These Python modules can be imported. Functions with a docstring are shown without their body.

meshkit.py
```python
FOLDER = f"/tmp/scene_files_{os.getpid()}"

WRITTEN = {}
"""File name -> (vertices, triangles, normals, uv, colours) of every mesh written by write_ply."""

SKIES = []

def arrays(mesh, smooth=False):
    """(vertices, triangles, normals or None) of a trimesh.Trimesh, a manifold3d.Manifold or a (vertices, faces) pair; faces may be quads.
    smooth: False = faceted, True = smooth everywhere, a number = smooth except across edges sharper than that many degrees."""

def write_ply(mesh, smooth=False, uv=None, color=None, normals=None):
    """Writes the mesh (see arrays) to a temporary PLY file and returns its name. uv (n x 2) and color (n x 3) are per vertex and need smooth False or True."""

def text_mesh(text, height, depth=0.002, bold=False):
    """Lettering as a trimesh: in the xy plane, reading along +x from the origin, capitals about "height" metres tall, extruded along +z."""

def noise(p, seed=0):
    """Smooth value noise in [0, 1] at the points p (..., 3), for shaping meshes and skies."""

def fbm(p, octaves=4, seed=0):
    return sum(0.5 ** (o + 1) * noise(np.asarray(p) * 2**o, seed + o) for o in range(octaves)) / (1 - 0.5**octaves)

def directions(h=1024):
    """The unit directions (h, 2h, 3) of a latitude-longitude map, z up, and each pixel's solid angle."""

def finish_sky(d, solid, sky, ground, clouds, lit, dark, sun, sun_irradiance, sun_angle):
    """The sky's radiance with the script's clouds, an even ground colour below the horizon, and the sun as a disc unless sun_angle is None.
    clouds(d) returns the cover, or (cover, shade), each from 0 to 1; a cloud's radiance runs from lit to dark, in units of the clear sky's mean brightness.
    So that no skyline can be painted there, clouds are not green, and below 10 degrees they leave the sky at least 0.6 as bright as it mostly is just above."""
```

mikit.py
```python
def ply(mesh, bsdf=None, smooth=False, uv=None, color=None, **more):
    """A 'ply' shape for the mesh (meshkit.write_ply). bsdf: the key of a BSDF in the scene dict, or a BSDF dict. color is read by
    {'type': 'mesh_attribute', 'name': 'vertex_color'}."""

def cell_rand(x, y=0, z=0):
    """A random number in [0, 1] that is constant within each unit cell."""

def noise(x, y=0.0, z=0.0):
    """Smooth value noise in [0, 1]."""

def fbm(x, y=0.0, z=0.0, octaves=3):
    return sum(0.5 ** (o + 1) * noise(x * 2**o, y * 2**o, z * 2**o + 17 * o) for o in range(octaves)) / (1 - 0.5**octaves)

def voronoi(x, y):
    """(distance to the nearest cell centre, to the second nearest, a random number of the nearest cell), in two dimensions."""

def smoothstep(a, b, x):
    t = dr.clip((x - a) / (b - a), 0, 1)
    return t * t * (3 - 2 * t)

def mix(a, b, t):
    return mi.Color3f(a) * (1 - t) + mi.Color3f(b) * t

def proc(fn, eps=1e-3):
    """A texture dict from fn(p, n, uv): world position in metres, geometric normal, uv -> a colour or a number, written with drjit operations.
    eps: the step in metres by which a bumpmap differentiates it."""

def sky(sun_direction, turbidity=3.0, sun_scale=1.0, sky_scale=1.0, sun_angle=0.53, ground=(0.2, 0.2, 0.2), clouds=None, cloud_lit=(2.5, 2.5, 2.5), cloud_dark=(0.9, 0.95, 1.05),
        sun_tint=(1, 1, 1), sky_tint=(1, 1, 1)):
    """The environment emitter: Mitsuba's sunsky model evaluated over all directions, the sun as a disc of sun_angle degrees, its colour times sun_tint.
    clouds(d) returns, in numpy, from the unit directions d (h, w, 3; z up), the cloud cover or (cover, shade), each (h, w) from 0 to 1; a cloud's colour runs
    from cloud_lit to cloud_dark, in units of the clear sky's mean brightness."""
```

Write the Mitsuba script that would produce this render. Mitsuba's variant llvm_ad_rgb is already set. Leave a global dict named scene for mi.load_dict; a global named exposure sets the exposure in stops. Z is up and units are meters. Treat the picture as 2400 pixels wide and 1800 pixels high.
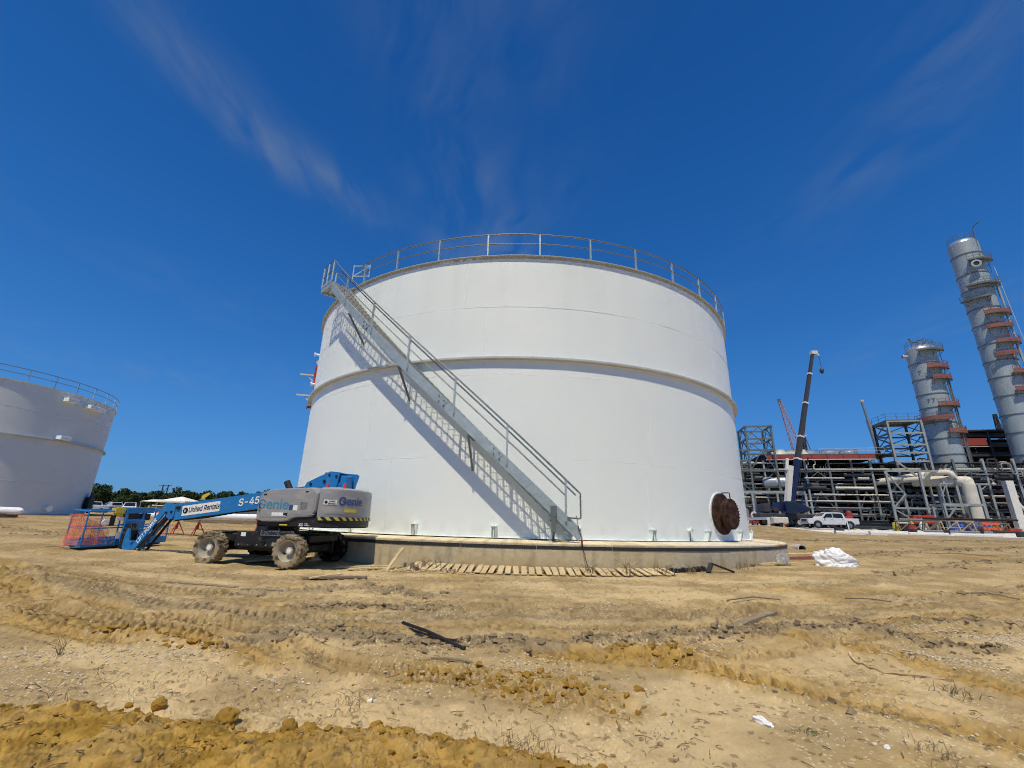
import math, numpy as np, drjit as dr, mitsuba as mi, mikit, meshkit
from scipy.spatial import cKDTree
T = mi.ScalarTransform4f
scene, labels = {}, {}

# ------------------------------------------------------------------ camera, sky, exposure
EYE, PITCH, ROLL = 1.5, 0.3031, 0.0263
_c, _s = math.cos(PITCH), math.sin(PITCH)
_up = [-math.sin(ROLL), -_s * math.cos(ROLL), _c * math.cos(ROLL)]
scene['camera'] = {'type': 'perspective', 'fov': 98.75, 'fov_axis': 'x', 'near_clip': 0.05, 'far_clip': 8000.0,
                   'to_world': T().look_at(origin=[0, 0, EYE], target=[0, _c, EYE + _s], up=_up)}
SUN_AZ, SUN_EL = math.radians(12), math.radians(61.5)      # behind the camera, a little to its left
SUN = [-math.sin(SUN_AZ) * math.cos(SUN_EL), -math.cos(SUN_AZ) * math.cos(SUN_EL), math.sin(SUN_EL)]


def cirrus(d):
    """Thin ice-cloud streaks on a flat layer, drawn out along the wind, and the haze near the horizon."""
    z = np.maximum(d[..., 2], 0.02)
    x, y = d[..., 0] / z, d[..., 1] / z
    o = 0 * x
    w = meshkit.fbm(np.stack([x * 2.2, y * 2.2, o], -1), 4, 5) - .5
    cov = o.copy()
    for P, wid, amp, sd in ((((-.78, .3), (-.76, .68), (-.73, .94), (-.64, 1.08), (-.46, 1.28), (-.2, 1.6)), .085, .46, 1), (((-.10, .2), (-.07, .62), (-.08, .85), (-.08, 1.2), (-.1, 1.9)), .20, .42, 2),
                            (((.95, .3), (.98, .88), (1.01, 1.52), (.92, 1.75), (.6, 2.3)), .15, .30, 3), (((-3.6, 2.2), (-3.0, 2.95), (-1.8, 3.6), (.5, 4.2)), .5, .16, 4), (((-1.6, .4), (-1.75, 1.2), (-1.5, 2.1)), .25, .10, 5), (((1.9, .5), (2.2, 1.4), (2.1, 2.6)), .3, .12, 6),
                            (((-.6, -.5), (-.2, -1.6), (.5, -2.5)), .3, .2, 7), (((1.4, -.4), (1.2, -1.5), (.4, -3)), .25, .2, 8), (((-2.4, -.4), (-2.0, -1.6), (-2.6, -3)), .4, .2, 9)):
        best, side = np.full(x.shape, 9.0), o
        for (x0, y0), (x1, y1) in zip(P, P[1:]):
            dx, dy = x1 - x0, y1 - y0; t = np.clip(((x - x0) * dx + (y - y0) * dy) / (dx * dx + dy * dy), 0, 1)
            best = np.minimum(best, np.hypot(x - x0 - t * dx, y - y0 - t * dy))
        core = np.exp(-((best + w * wid * 1.3) / wid) ** 2)
        fib = meshkit.fbm(np.stack([x * 16 + y * 5.5 + w * 5, y * 4.0 - x * 7, o + sd], -1), 5, 20 + sd)
        gap = meshkit.fbm(np.stack([x * 2.6, y * 2.2, o + 3 * sd], -1), 3, 40 + sd)
        cov += amp * core * np.clip((fib - .28) * 2.4, 0, 1.3) * np.clip((gap - (.10 if sd == 2 else .26)) * 2.6, 0, 1)
    haze = .46 * np.exp(-(z / .15) ** 1.0)
    return np.clip(cov * .55 + haze, 0, .6)


scene['sky'] = mikit.sky(SUN, turbidity=2.6, sky_scale=1.0, sun_scale=1.0, ground=(0.30, 0.23, 0.13), clouds=cirrus,
                         cloud_lit=(1.16, 1.40, 1.56), sky_tint=(0.160, 0.725, 1.36), sun_tint=(1.0, 1.045, 1.02))
exposure = 1.30

# ------------------------------------------------------------------ little mesh kit: a mesh is (vertices, triangles)
rng = np.random.default_rng(20240)


def cat(ms):
    V, F, k = [], [], 0
    for v, f in ms:
        V.append(v); F.append(np.asarray(f) + k); k += len(v)
    return np.vstack(V), np.vstack(F)


def quads(q):
    q = np.asarray(q)
    return np.vstack([q[:, [0, 1, 2]], q[:, [0, 2, 3]]])


BOXF = quads([[0, 2, 3, 1], [4, 5, 7, 6], [0, 1, 5, 4], [2, 6, 7, 3], [0, 4, 6, 2], [1, 3, 7, 5]])
BOXV = np.array([[x, y, z] for x in (-.5, .5) for y in (-.5, .5) for z in (-.5, .5)])
BOXF = quads([[0, 1, 3, 2], [4, 6, 7, 5], [0, 4, 5, 1], [2, 3, 7, 6], [0, 2, 6, 4], [1, 5, 7, 3]])


def nrm(v):
    v = np.asarray(v, float)
    return v / max(np.linalg.norm(v), 1e-12)


def rotz(a):
    return np.array([[math.cos(a), -math.sin(a), 0], [math.sin(a), math.cos(a), 0], [0, 0, 1.0]])


def place(m, R=None, t=(0, 0, 0)):
    v = np.asarray(m[0], float)
    return (v @ np.asarray(R).T if R is not None else v) + np.asarray(t, float), m[1]


def box(c, s, a=0.0):
    return place((BOXV * np.asarray(s, float), BOXF), rotz(a), c)


def cbox(c, s, a=0.0, ch=.02):
    """A box with chamfered edges."""
    s = np.asarray(s, float); ch = min(ch, .45 * s.min())
    pts = []
    for sx in (-1, 1):
        for sy in (-1, 1):
            for sz in (-1, 1):
                h = s / 2
                pts += [[sx * (h[0] - ch), sy * (h[1] - ch), sz * h[2]], [sx * (h[0] - ch), sy * h[1], sz * (h[2] - ch)], [sx * h[0], sy * (h[1] - ch), sz * (h[2] - ch)]]
    return place(hull(pts), rotz(a), c)


def hull(pts):
    import trimesh
    m = trimesh.convex.convex_hull(np.asarray(pts, float))
    return np.array(m.vertices), np.array(m.faces)


def beam(p, q, w, h, up=(0, 0, 1)):
    """A bar of w (sideways) by h (along up) from p to q."""
    p, q = np.asarray(p, float), np.asarray(q, float)
    L = np.linalg.norm(q - p); x = (q - p) / max(L, 1e-9)
    up = np.asarray(up, float)
    if abs(x @ nrm(up)) > .98:
        up = np.array([1.0, 0, 0]) if abs(x[0]) < .9 else np.array([0, 1.0, 0])
    y = nrm(np.cross(up, x)); z = np.cross(x, y)
    return (BOXV * [L, w, h]) @ np.stack([x, y, z]) + (p + q) / 2, BOXF


def ibeam(p, q, w, h, t=.02, up=(0, 0, 1)):
    """An I section: two flanges and a web."""
    p, q = np.asarray(p, float), np.asarray(q, float)
    x = nrm(q - p); up = np.asarray(up, float)
    if abs(x @ nrm(up)) > .98:
        up = np.array([0, 1.0, 0])
    y = nrm(np.cross(up, x)); z = np.cross(x, y)
    return cat([beam(p + z * (h - t) / 2, q + z * (h - t) / 2, w, t, z), beam(p - z * (h - t) / 2, q - z * (h - t) / 2, w, t, z), beam(p, q, t, h - 2 * t - .002, z)])


def channel(p, q, w, h, t=.015, up=(0, 0, 1), side=1):
    p, q = np.asarray(p, float), np.asarray(q, float)
    x = nrm(q - p); up = np.asarray(up, float); y = nrm(np.cross(up, x)); z = np.cross(x, y)
    o = y * side * (w / 2 - t / 2)
    return cat([beam(p + o, q + o, t, h, z), beam(p + z * (h - t) / 2 - o * 0.06, q + z * (h - t) / 2 - o * .06, w - t * 1.2, t, z), beam(p - z * (h - t) / 2 - o * .06, q - z * (h - t) / 2 - o * .06, w - t * 1.2, t, z)])


def frames(P, closed=False):
    P = np.asarray(P, float)
    t = np.roll(P, -1, 0) - np.roll(P, 1, 0) if closed else np.gradient(P, axis=0)
    t /= np.linalg.norm(t, axis=1, keepdims=True) + 1e-12
    ref = np.where(np.abs(t[:, 2:]) < .95, [0, 0, 1.0], [0, 1.0, 0]) if np.abs(t[:, 2]).max() < .95 else np.broadcast_to(np.array([.31, .77, .2]), t.shape)
    a = np.cross(t, ref); a /= np.linalg.norm(a, axis=1, keepdims=True) + 1e-12
    return t, a, np.cross(t, a)


def pipe(P, r, n=10, caps=True, closed=False):
    """A round tube along the points P."""
    P = np.asarray(P, float); r = np.broadcast_to(np.asarray(r, float), (len(P),))
    _, a, b = frames(P, closed)
    w = np.arange(n) * 2 * np.pi / n
    V = P[:, None] + r[:, None, None] * (np.cos(w)[None, :, None] * a[:, None] + np.sin(w)[None, :, None] * b[:, None])
    m = len(P); Q = []
    rows = range(m if closed else m - 1)
    for i in rows:
        for j in range(n):
            Q.append([i * n + j, i * n + (j + 1) % n, ((i + 1) % m) * n + (j + 1) % n, ((i + 1) % m) * n + j])
    V = V.reshape(-1, 3); F = quads(Q)[:, ::-1]
    if caps and not closed:
        V = np.vstack([V, P[:1], P[-1:]]); k = m * n
        F = np.vstack([F, [[k, j, (j + 1) % n] for j in range(n)], [[k + 1, (m - 1) * n + (j + 1) % n, (m - 1) * n + j] for j in range(n)]])
    return V, F


def elbowed(P, R, k=5):
    """The polyline P with its corners rounded to radius R."""
    P = [np.asarray(p, float) for p in P]; out = [P[0]]
    for a, b, c in zip(P, P[1:], P[2:]):
        u, v = nrm(a - b), nrm(c - b)
        d = min(R, .45 * np.linalg.norm(a - b), .45 * np.linalg.norm(c - b))
        for s in np.linspace(0, 1, k):
            out.append((1 - s) ** 2 * (b + u * d) + 2 * s * (1 - s) * b + s * s * (b + v * d))
    return np.array(out + [P[-1]])


def lathe(prof, n=32, c=(0, 0, 0), axis=None, a0=0.0, a1=2 * math.pi):
    """Profile (r, z) turned about z (or about axis)."""
    prof = np.asarray(prof, float); full = abs(a1 - a0 - 2 * math.pi) < 1e-6
    w = np.linspace(a0, a1, n + 1)
    V = np.stack([np.outer(np.cos(w), prof[:, 0]), np.outer(np.sin(w), prof[:, 0]), np.outer(np.ones(n + 1), prof[:, 1])], -1)
    m = len(prof)
    if full:
        V = V[:n]
    Q = [[i * m + j, ((i + 1) % n if full else i + 1) * m + j, ((i + 1) % n if full else i + 1) * m + j + 1, i * m + j + 1] for i in range(n) for j in range(m - 1)]
    V = V.reshape(-1, 3)
    if axis is not None:
        z = nrm(axis); x = nrm(np.cross([0, 0, 1.0], z)) if abs(z[2]) < .95 else np.array([1.0, 0, 0]); y = np.cross(z, x)
        V = V @ np.stack([x, y, z])
    return V + np.asarray(c, float), quads(Q)


def prism(poly, d, c=(0, 0, 0), ex=(1, 0, 0), ey=(0, 0, 1), ez=None):
    """Polygon in the plane (ex, ey) with thickness d along ez = ex x ey, centred."""
    import trimesh
    from shapely.geometry import Polygon
    m = trimesh.creation.extrude_polygon(Polygon(poly), d, engine='earcut')
    v = np.array(m.vertices) - [0, 0, d / 2]
    ex, ey = np.asarray(ex, float), np.asarray(ey, float)
    ez = np.cross(ex, ey) if ez is None else np.asarray(ez, float)
    f = np.array(m.faces)
    if np.dot(np.cross(ex, ey), ez) < 0:
        f = f[:, ::-1]
    return v @ np.stack([ex, ey, ez]) + np.asarray(c, float), f


def curved(R0, R1, z0, z1, a0, a1, n, c):
    """A curved bar: ring sector between radii and heights, angles in degrees from the side that faces the camera (-y), + to the right."""
    w = np.radians(np.linspace(a0, a1, n + 1)); full = abs(a1 - a0) >= 359.9
    pr = [(R0, z0), (R1, z0), (R1, z1), (R0, z1)]
    V = np.array([[c[0] + r * math.sin(t), c[1] - r * math.cos(t), z] for t in w for r, z in pr])
    Q = [[i * 4 + j, (i + 1) * 4 + j, (i + 1) * 4 + (j + 1) % 4, i * 4 + (j + 1) % 4] for i in range(n) for j in range(4)]
    F = quads(Q)
    if not full:
        F = np.vstack([F, quads([[3, 2, 1, 0], [n * 4, n * 4 + 1, n * 4 + 2, n * 4 + 3]])])
    return V, F


def text(s, h, c, ex, ey, bold=True, depth=.004, squeeze=1.0, shear=0.0, centre=True):
    m = meshkit.text_mesh(s, h, depth, bold)
    v = np.array(m.vertices); v[:, 0] += shear * v[:, 1]
    if centre:
        v[:, 0] -= (v[:, 0].min() + v[:, 0].max()) / 2
    v[:, 0] *= squeeze
    ex, ey = nrm(ex), nrm(ey)
    return v @ np.stack([ex, ey, np.cross(ex, ey)]) + np.asarray(c, float), np.array(m.faces)


def rock(r, seed, k=1, flat=.75, rough=.35):
    import trimesh
    m = trimesh.creation.icosphere(subdivisions=k)
    v = np.array(m.vertices)
    v *= (1 + rough * (meshkit.fbm(v * 1.7 + seed * 7.3, 3, seed) - .5) * 2)[:, None]
    v *= np.array([1, .8 + .3 * ((seed * 37) % 10) / 10, flat])
    return v * r, np.array(m.faces)


# ------------------------------------------------------------------ naming
def key(name):
    if name not in scene and name not in labels and not any(k.startswith(name + '__') for k in scene):
        return name
    i = _next.get(name, 1)
    while f'{name}_{i:03d}' in scene or f'{name}_{i:03d}' in labels:
        i += 1
    _next[name] = i + 1
    return f'{name}_{i:03d}'


_next, _used = {}, set()


def thing(name, label, cat_, group=None, kind=None):
    i, k = _next.get(name, 0), name
    while k in labels or k in scene:
        i += 1; k = f'{name}_{i:03d}'
    _next[name] = i
    labels[k] = {'label': label, 'category': cat_}
    if group: labels[k]['group'] = group
    if kind: labels[k]['kind'] = kind
    return k


def part(parent, name, mesh, mat, smooth=False, label=None, kind=None, **more):
    base = f'{parent}__{name}'; i, k = _next.get(base, 0), base
    while k in scene:
        i += 1; k = f'{base}_{i:03d}'
    _next[base] = i
    scene[k] = mesh if isinstance(mesh, dict) else mikit.ply(mesh, mat, smooth, **more)
    if label or kind:
        labels[k] = {}
        if label: labels[k]['label'] = label
        if kind: labels[k]['kind'] = kind
    return k


def single(name, label, cat_, mesh, mat, smooth=False, group=None, kind=None, **more):
    k = thing(name, label, cat_, group, kind)
    scene[k] = mikit.ply(mesh, mat, smooth, **more)
    return k


def struct(name, mesh, mat, smooth=False, label=None, **more):
    scene[name] = mikit.ply(mesh, mat, smooth, **more)
    labels[name] = {'kind': 'structure'}
    if label: labels[name]['label'] = label
    return name
# ------------------------------------------------------------------ materials
N, FB, SS, MIX = mikit.noise, mikit.fbm, mikit.smoothstep, mikit.mix


def mat(k, color, rough=.5, metal=0.0, spec=.5, bump=None, **more):
    d = {'type': 'principled', 'base_color': {'type': 'rgb', 'value': list(color)} if isinstance(color, (tuple, list)) else mikit.proc(color), 'roughness': rough, 'metallic': metal, 'specular': spec, **more}
    if bump is not None:
        d = {'type': 'bumpmap', 'arbitrary': mikit.proc(bump[0], bump[2] if len(bump) > 2 else 1e-3), 'scale': bump[1], 'bsdf': d}
    scene[k] = {'type': 'twosided', 'bsdf': d}
    return k


def flat(k, fn):
    scene[k] = {'type': 'twosided', 'bsdf': {'type': 'diffuse', 'reflectance': mikit.proc(fn)}}
    return k


def f_tank(p, n, uv):
    ang = dr.atan2(p.x - .535, 25.1 - p.y) * 11.2
    streak = FB(ang * 2.2, 3.0, p.z * .10, 3)
    broad = FB(ang * .35, 9.0, p.z * .25, 2)
    top = SS(6.0, 10.6, p.z) * SS(.45, .75, streak) * .10
    foot = SS(1.9, 1.0, p.z) * SS(.4, .7, N(ang * 5, 2, p.z * 3)) * .07
    speck = SS(.80, .9, N(ang * 22, 4, p.z * 22)) * .05
    k = 1.02 - top * .35 - foot - speck * .6 + (broad - .5) * .05
    return mi.Color3f(.755, .805, .79) * k


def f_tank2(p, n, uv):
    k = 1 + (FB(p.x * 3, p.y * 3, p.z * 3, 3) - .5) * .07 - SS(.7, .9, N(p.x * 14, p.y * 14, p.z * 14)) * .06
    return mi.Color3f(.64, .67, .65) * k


def f_galv(p, n, uv):
    s = N(p.x * 34, p.y * 34, p.z * 34)
    b = FB(p.x * 5, p.y * 5, p.z * 5, 3)
    return mi.Color3f(.45, .53, .535) * (.74 + .30 * s + .36 * (b - .5))


def f_galv_dark(p, n, uv):
    return mi.Color3f(.19, .20, .20) * (.8 + .4 * N(p.x * 14, p.y * 14, p.z * 14))


def f_conc(p, n, uv):
    ang = dr.atan2(p.x - .535, 25.1 - p.y) * 12.1
    st = FB(ang * 1.3, 2.0, p.z * .6, 3)
    low = SS(.75, .25, p.z)
    run = SS(.50, .78, N(ang * 6, 7, p.z * .8)) * .35
    right = SS(3.0, 6.0, ang)
    base = MIX((.50, .425, .275), (.40, .375, .31), right * .8)
    base = MIX(base, (.40, .30, .15), low * SS(.40, .65, st) * .75)
    base = base * (1 - run * .6) * (.86 + .28 * FB(p.x * 8, p.y * 8, p.z * 8, 3))
    blot = SS(.55, .2, dr.abs(ang - 10.6)) * SS(.35, .6, FB(ang * 3, 1, p.z * 3, 2))
    return MIX(base, (.33, .19, .07), blot * .8)


def f_apron(p, n, uv):
    return mi.Color3f(.42, .40, .37) * (.8 + .4 * FB(p.x * .8, p.y * .8, p.z, 4))


def f_wood(p, n, uv):
    g = N(p.x * 7 + p.y * 21, p.y * 9 - p.x * 3, p.z * 60)
    v = N(dr.floor(p.x * 4.1), dr.floor(p.y * .7), 3)
    return MIX((.36, .275, .145), (.58, .465, .275), g * .55 + v * .45)


def f_wood_grey(p, n, uv):
    g = FB(p.x * 15 + p.y * 3, p.y * 15, p.z * 40, 3)
    return MIX((.12, .092, .062), (.30, .24, .165), g)


def f_rust(p, n, uv):
    g = FB(p.x * 7, p.y * 7, p.z * 7, 4)
    return MIX((.026, .014, .012), (.080, .040, .028), SS(.3, .75, g))


def f_mud(p, n, uv):
    g = FB(p.x * 9, p.y * 9, p.z * 9, 4)
    return MIX((.075, .062, .045), (.31, .25, .165), SS(.28, .58, g))


def f_tyre_dark(p, n, uv):
    g = FB(p.x * 9, p.y * 9, p.z * 9, 4)
    return MIX((.012, .012, .012), (.16, .13, .09), SS(.50, .85, g))


def f_blue(p, n, uv):
    g = FB(p.x * 6, p.y * 6, p.z * 6, 4)
    return MIX((.012, .17, .47), (.05, .20, .42), SS(.5, .85, g))


def f_grey(p, n, uv):
    g = FB(p.x * 4, p.y * 4, p.z * 9, 4)
    return MIX((.27, .275, .285), (.34, .33, .31), SS(.45, .75, g))


def f_black(p, n, uv):
    g = FB(p.x * 8, p.y * 8, p.z * 8, 4)
    return MIX((.010, .010, .011), (.07, .06, .045), SS(.55, .9, g))


def f_steel(p, n, uv):
    return mi.Color3f(.145, .165, .165) * (.72 + .55 * FB(p.x * 1.7, p.y * 1.7, p.z * 1.7, 3))


def f_jacket(p, n, uv):
    g = FB(p.x * 1.1, p.y * 1.1, p.z * .5, 4)
    return mi.Color3f(.33, .39, .42) * (.78 + .40 * g)


def f_primer(p, n, uv):
    return MIX((.16, .045, .035), (.25, .095, .075), FB(p.x * 3, p.y * 3, p.z * 3, 3))


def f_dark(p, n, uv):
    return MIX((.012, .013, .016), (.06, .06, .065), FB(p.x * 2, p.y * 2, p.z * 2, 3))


def f_leaf(p, n, uv):
    g = FB(p.x * .5, p.y * .5, p.z * .5, 3)
    return MIX((.016, .030, .010), (.050, .075, .024), g)


def f_lift_hazard(p, n, uv):
    t = uv.x - dr.floor(uv.x)
    return MIX((.012, .012, .012), (.50, .42, .06), SS(.49, .51, t))


mat('tank_paint', f_tank, .42, 0, .4)
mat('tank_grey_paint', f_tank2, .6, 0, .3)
mat('ring_paint', lambda p, n, uv: mi.Color3f(.46, .475, .47) * (.85 + .3 * FB(p.x * 3, p.y * 3, p.z * 3, 3)), .6)  # white rings toned grey: the shade on them is put into the colour
mat('galvanised', f_galv, .48, .45)
mat('rail_steel', f_galv_dark, .5, .5)
mat('grate', (.46, .46, .43), .7, .1)
mat('concrete', f_conc, .9, 0, .2, bump=(lambda p, n, uv: FB(p.x * 14, p.y * 14, p.z * 14, 3), .012))
mat('apron_concrete', f_apron, .9, 0, .2)
mat('white_concrete', (.66, .65, .61), .9, 0, .2)
mat('mastic', (.022, .023, .024), .55)
mat('rust', f_rust, .85, 0, .2)
mat('wood', f_wood, .9, 0, .2)
mat('wood_grey', f_wood_grey, .9, 0, .2)
mat('lift_blue', f_blue, .38)
mat('lift_grey', f_grey, .38)
mat('lift_black', f_black, .55)
mat('black_rubber', (.012, .012, .012), .7)
mat('mud_tyre', f_mud, .95, 0, .1)
mat('dark_tyre', f_tyre_dark, .9, 0, .1)
mat('rim_grey', (.36, .33, .26), .75)
mat('label_white', (.78, .78, .76), .4)
mat('label_grey', (.30, .30, .28), .5)
mat('ink', (.012, .012, .014), .5)
mat('ink_blue', (.012, .13, .34), .4)
mat('ink_navy', (.03, .06, .24), .4)
mat('ink_teal', (.05, .22, .36), .4)
mat('yellow', (.62, .47, .05), .45)
mat('amber', (.70, .06, .02), .25)
mat('hazard', f_lift_hazard, .5)
mat('net_orange', (.78, .20, .10), .6)
mat('steel', f_steel, .5, .25)
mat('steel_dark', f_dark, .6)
mat('jacket', f_jacket, .5, .15)
mat('jacket_bright', (.55, .57, .58), .32, .7)
mat('primer', f_primer, .7)
mat('lattice_pink', (.42, .25, .22), .7)
mat('sign_grey', (.46, .46, .44), .5)
mat('rail_pink', (.215, .085, .072), .7)
mat('plant_galv', lambda p, n, uv: mi.Color3f(.31, .34, .335) * (.7 + .55 * FB(p.x * 1.3, p.y * 1.3, p.z * 1.3, 3)), .55, .15)
mat('cream', lambda p, n, uv: mi.Color3f(.60, .57, .48) * (.8 + .35 * FB(p.x, p.y, p.z, 3)), .55)
mat('pipe_white', (.50, .50, .46), .5)
mat('pipe_grey', (.28, .29, .30), .45, .4)
mat('pipe_dark', (.035, .036, .04), .5)
mat('crane_navy', (.010, .017, .060), .4)
mat('crane_boom', (.045, .042, .044), .5)
mat('crane_white', (.62, .60, .55), .5)
mat('truck_white', (.58, .60, .62), .22, 0, .5, clearcoat=.6)
mat('window_dark', (.012, .015, .018), .08, 0, .6)
mat('chrome', (.5, .5, .5), .2, .9)
mat('red_paint', (.45, .035, .02), .45)
mat('red_steel', (.27, .045, .035), .6)
mat('white_plastic', (.72, .74, .77), .5)
mat('tarp_blue', (.018, .055, .24), .5)
mat('leaf', f_leaf, .7, 0, .2)
mat('bark', (.07, .055, .04), .9)
flat('dry_grass', lambda p, n, uv: MIX((.13, .105, .065), (.34, .27, .15), N(p.x * 21, p.y * 21, p.z * 5)))
flat('dark_twig', lambda p, n, uv: mi.Color3f(.07, .055, .04) * (.7 + .6 * N(p.x * 9, p.y * 9, p.z * 9)))
mat('green_grass', (.10, .15, .05), .8)
mat('tent_white', (.72, .70, .64), .7)
mat('orange_vest', (.75, .13, .03), .7)
mat('skin', (.35, .2, .14), .6)
mat('jeans', (.03, .04, .07), .9)
scene['clear_film'] = {'type': 'principledthin', 'base_color': {'type': 'rgb', 'value': [.85, .88, .9]}, 'roughness': .25, 'spec_trans': .75, 'diff_trans': .7, 'eta': 1.4}


def f_soil(p, n, uv):
    """Soil: uv.x = how much of it is ochre clay, uv.y = how much is grey-brown clay."""
    a = FB(p.x * 1.3, p.y * 1.3, 2.0, 4)
    f = FB(p.x * 11, p.y * 11, p.z * 11, 4)
    g = N(p.x * 60, p.y * 60, p.z * 60)
    far = SS(9., 26., dr.sqrt(p.x * p.x + p.y * p.y))
    v1, v2, vr = mikit.voronoi(p.x * 26, p.y * 26)
    w1, w2, wr = mikit.voronoi(p.x * 9 + 3, p.y * 9)
    grit = SS(.45, .62, N(p.x * 1.7, p.y * 1.7, 5)) * .8 + .2
    pale = SS(.34, .22, v1) * SS(.62, .70, vr) * grit
    dark = SS(.30, .18, w1) * SS(.74, .80, wr) * .55
    sand = MIX((.365, .272, .142), (.530, .405, .220), SS(.35, .65, a))
    ochre = MIX((.260, .155, .030), (.400, .250, .060), SS(.3, .7, f))
    grey = MIX((.175, .135, .078), (.275, .218, .135), SS(.3, .7, f))
    red = MIX((.300, .215, .112), (.38, .29, .160), SS(.35, .65, a))
    c = MIX(sand, red, far * .75)
    c = MIX(c, ochre, dr.clip(uv.x, 0, 1))
    c = MIX(c, grey, dr.clip(uv.y, 0, 1))
    c = c * (.80 + .28 * f + .14 * g)
    c = MIX(c, (.13, .09, .05), dark)
    return MIX(c, (.60, .52, .37), pale * .7 * (1 - .85 * dr.clip(uv.x, 0, 1)))


flat('soil', f_soil)
flat('clod_ochre', lambda p, n, uv: MIX((.23, .130, .026), (.38, .235, .055), FB(p.x * 9, p.y * 9, p.z * 9, 3)))
flat('clod_grey', lambda p, n, uv: MIX((.20, .152, .09), (.32, .25, .155), FB(p.x * 7, p.y * 7, p.z * 7, 3)))
flat('pebble', lambda p, n, uv: MIX((.40, .33, .22), (.72, .65, .52), N(p.x * 31, p.y * 31, p.z * 31)))
# ------------------------------------------------------------------ the ground: one sheet, finest where one stands
def fbm2(x, y, s, o, seed):
    return meshkit.fbm(np.stack([x * s, y * s, 0 * x + seed * 1.7], -1), o, seed) - .5


def seg_dist(x, y, pts):
    """Distance to a polyline, arc length of the nearest point and the side."""
    best = np.full(x.shape, 1e9); arc = np.zeros(x.shape); side = np.zeros(x.shape); s0 = 0.0
    for (x0, y0), (x1, y1) in zip(pts, pts[1:]):
        dx, dy = x1 - x0, y1 - y0; L = math.hypot(dx, dy)
        t = np.clip(((x - x0) * dx + (y - y0) * dy) / L ** 2, 0, 1)
        d = np.hypot(x - x0 - t * dx, y - y0 - t * dy)
        m = d < best
        best = np.where(m, d, best); arc = np.where(m, s0 + t * L, arc); side = np.where(m, np.sign((x - x0) * dy - (y - y0) * dx), side)
        s0 += L
    return best, arc, side * best


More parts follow.
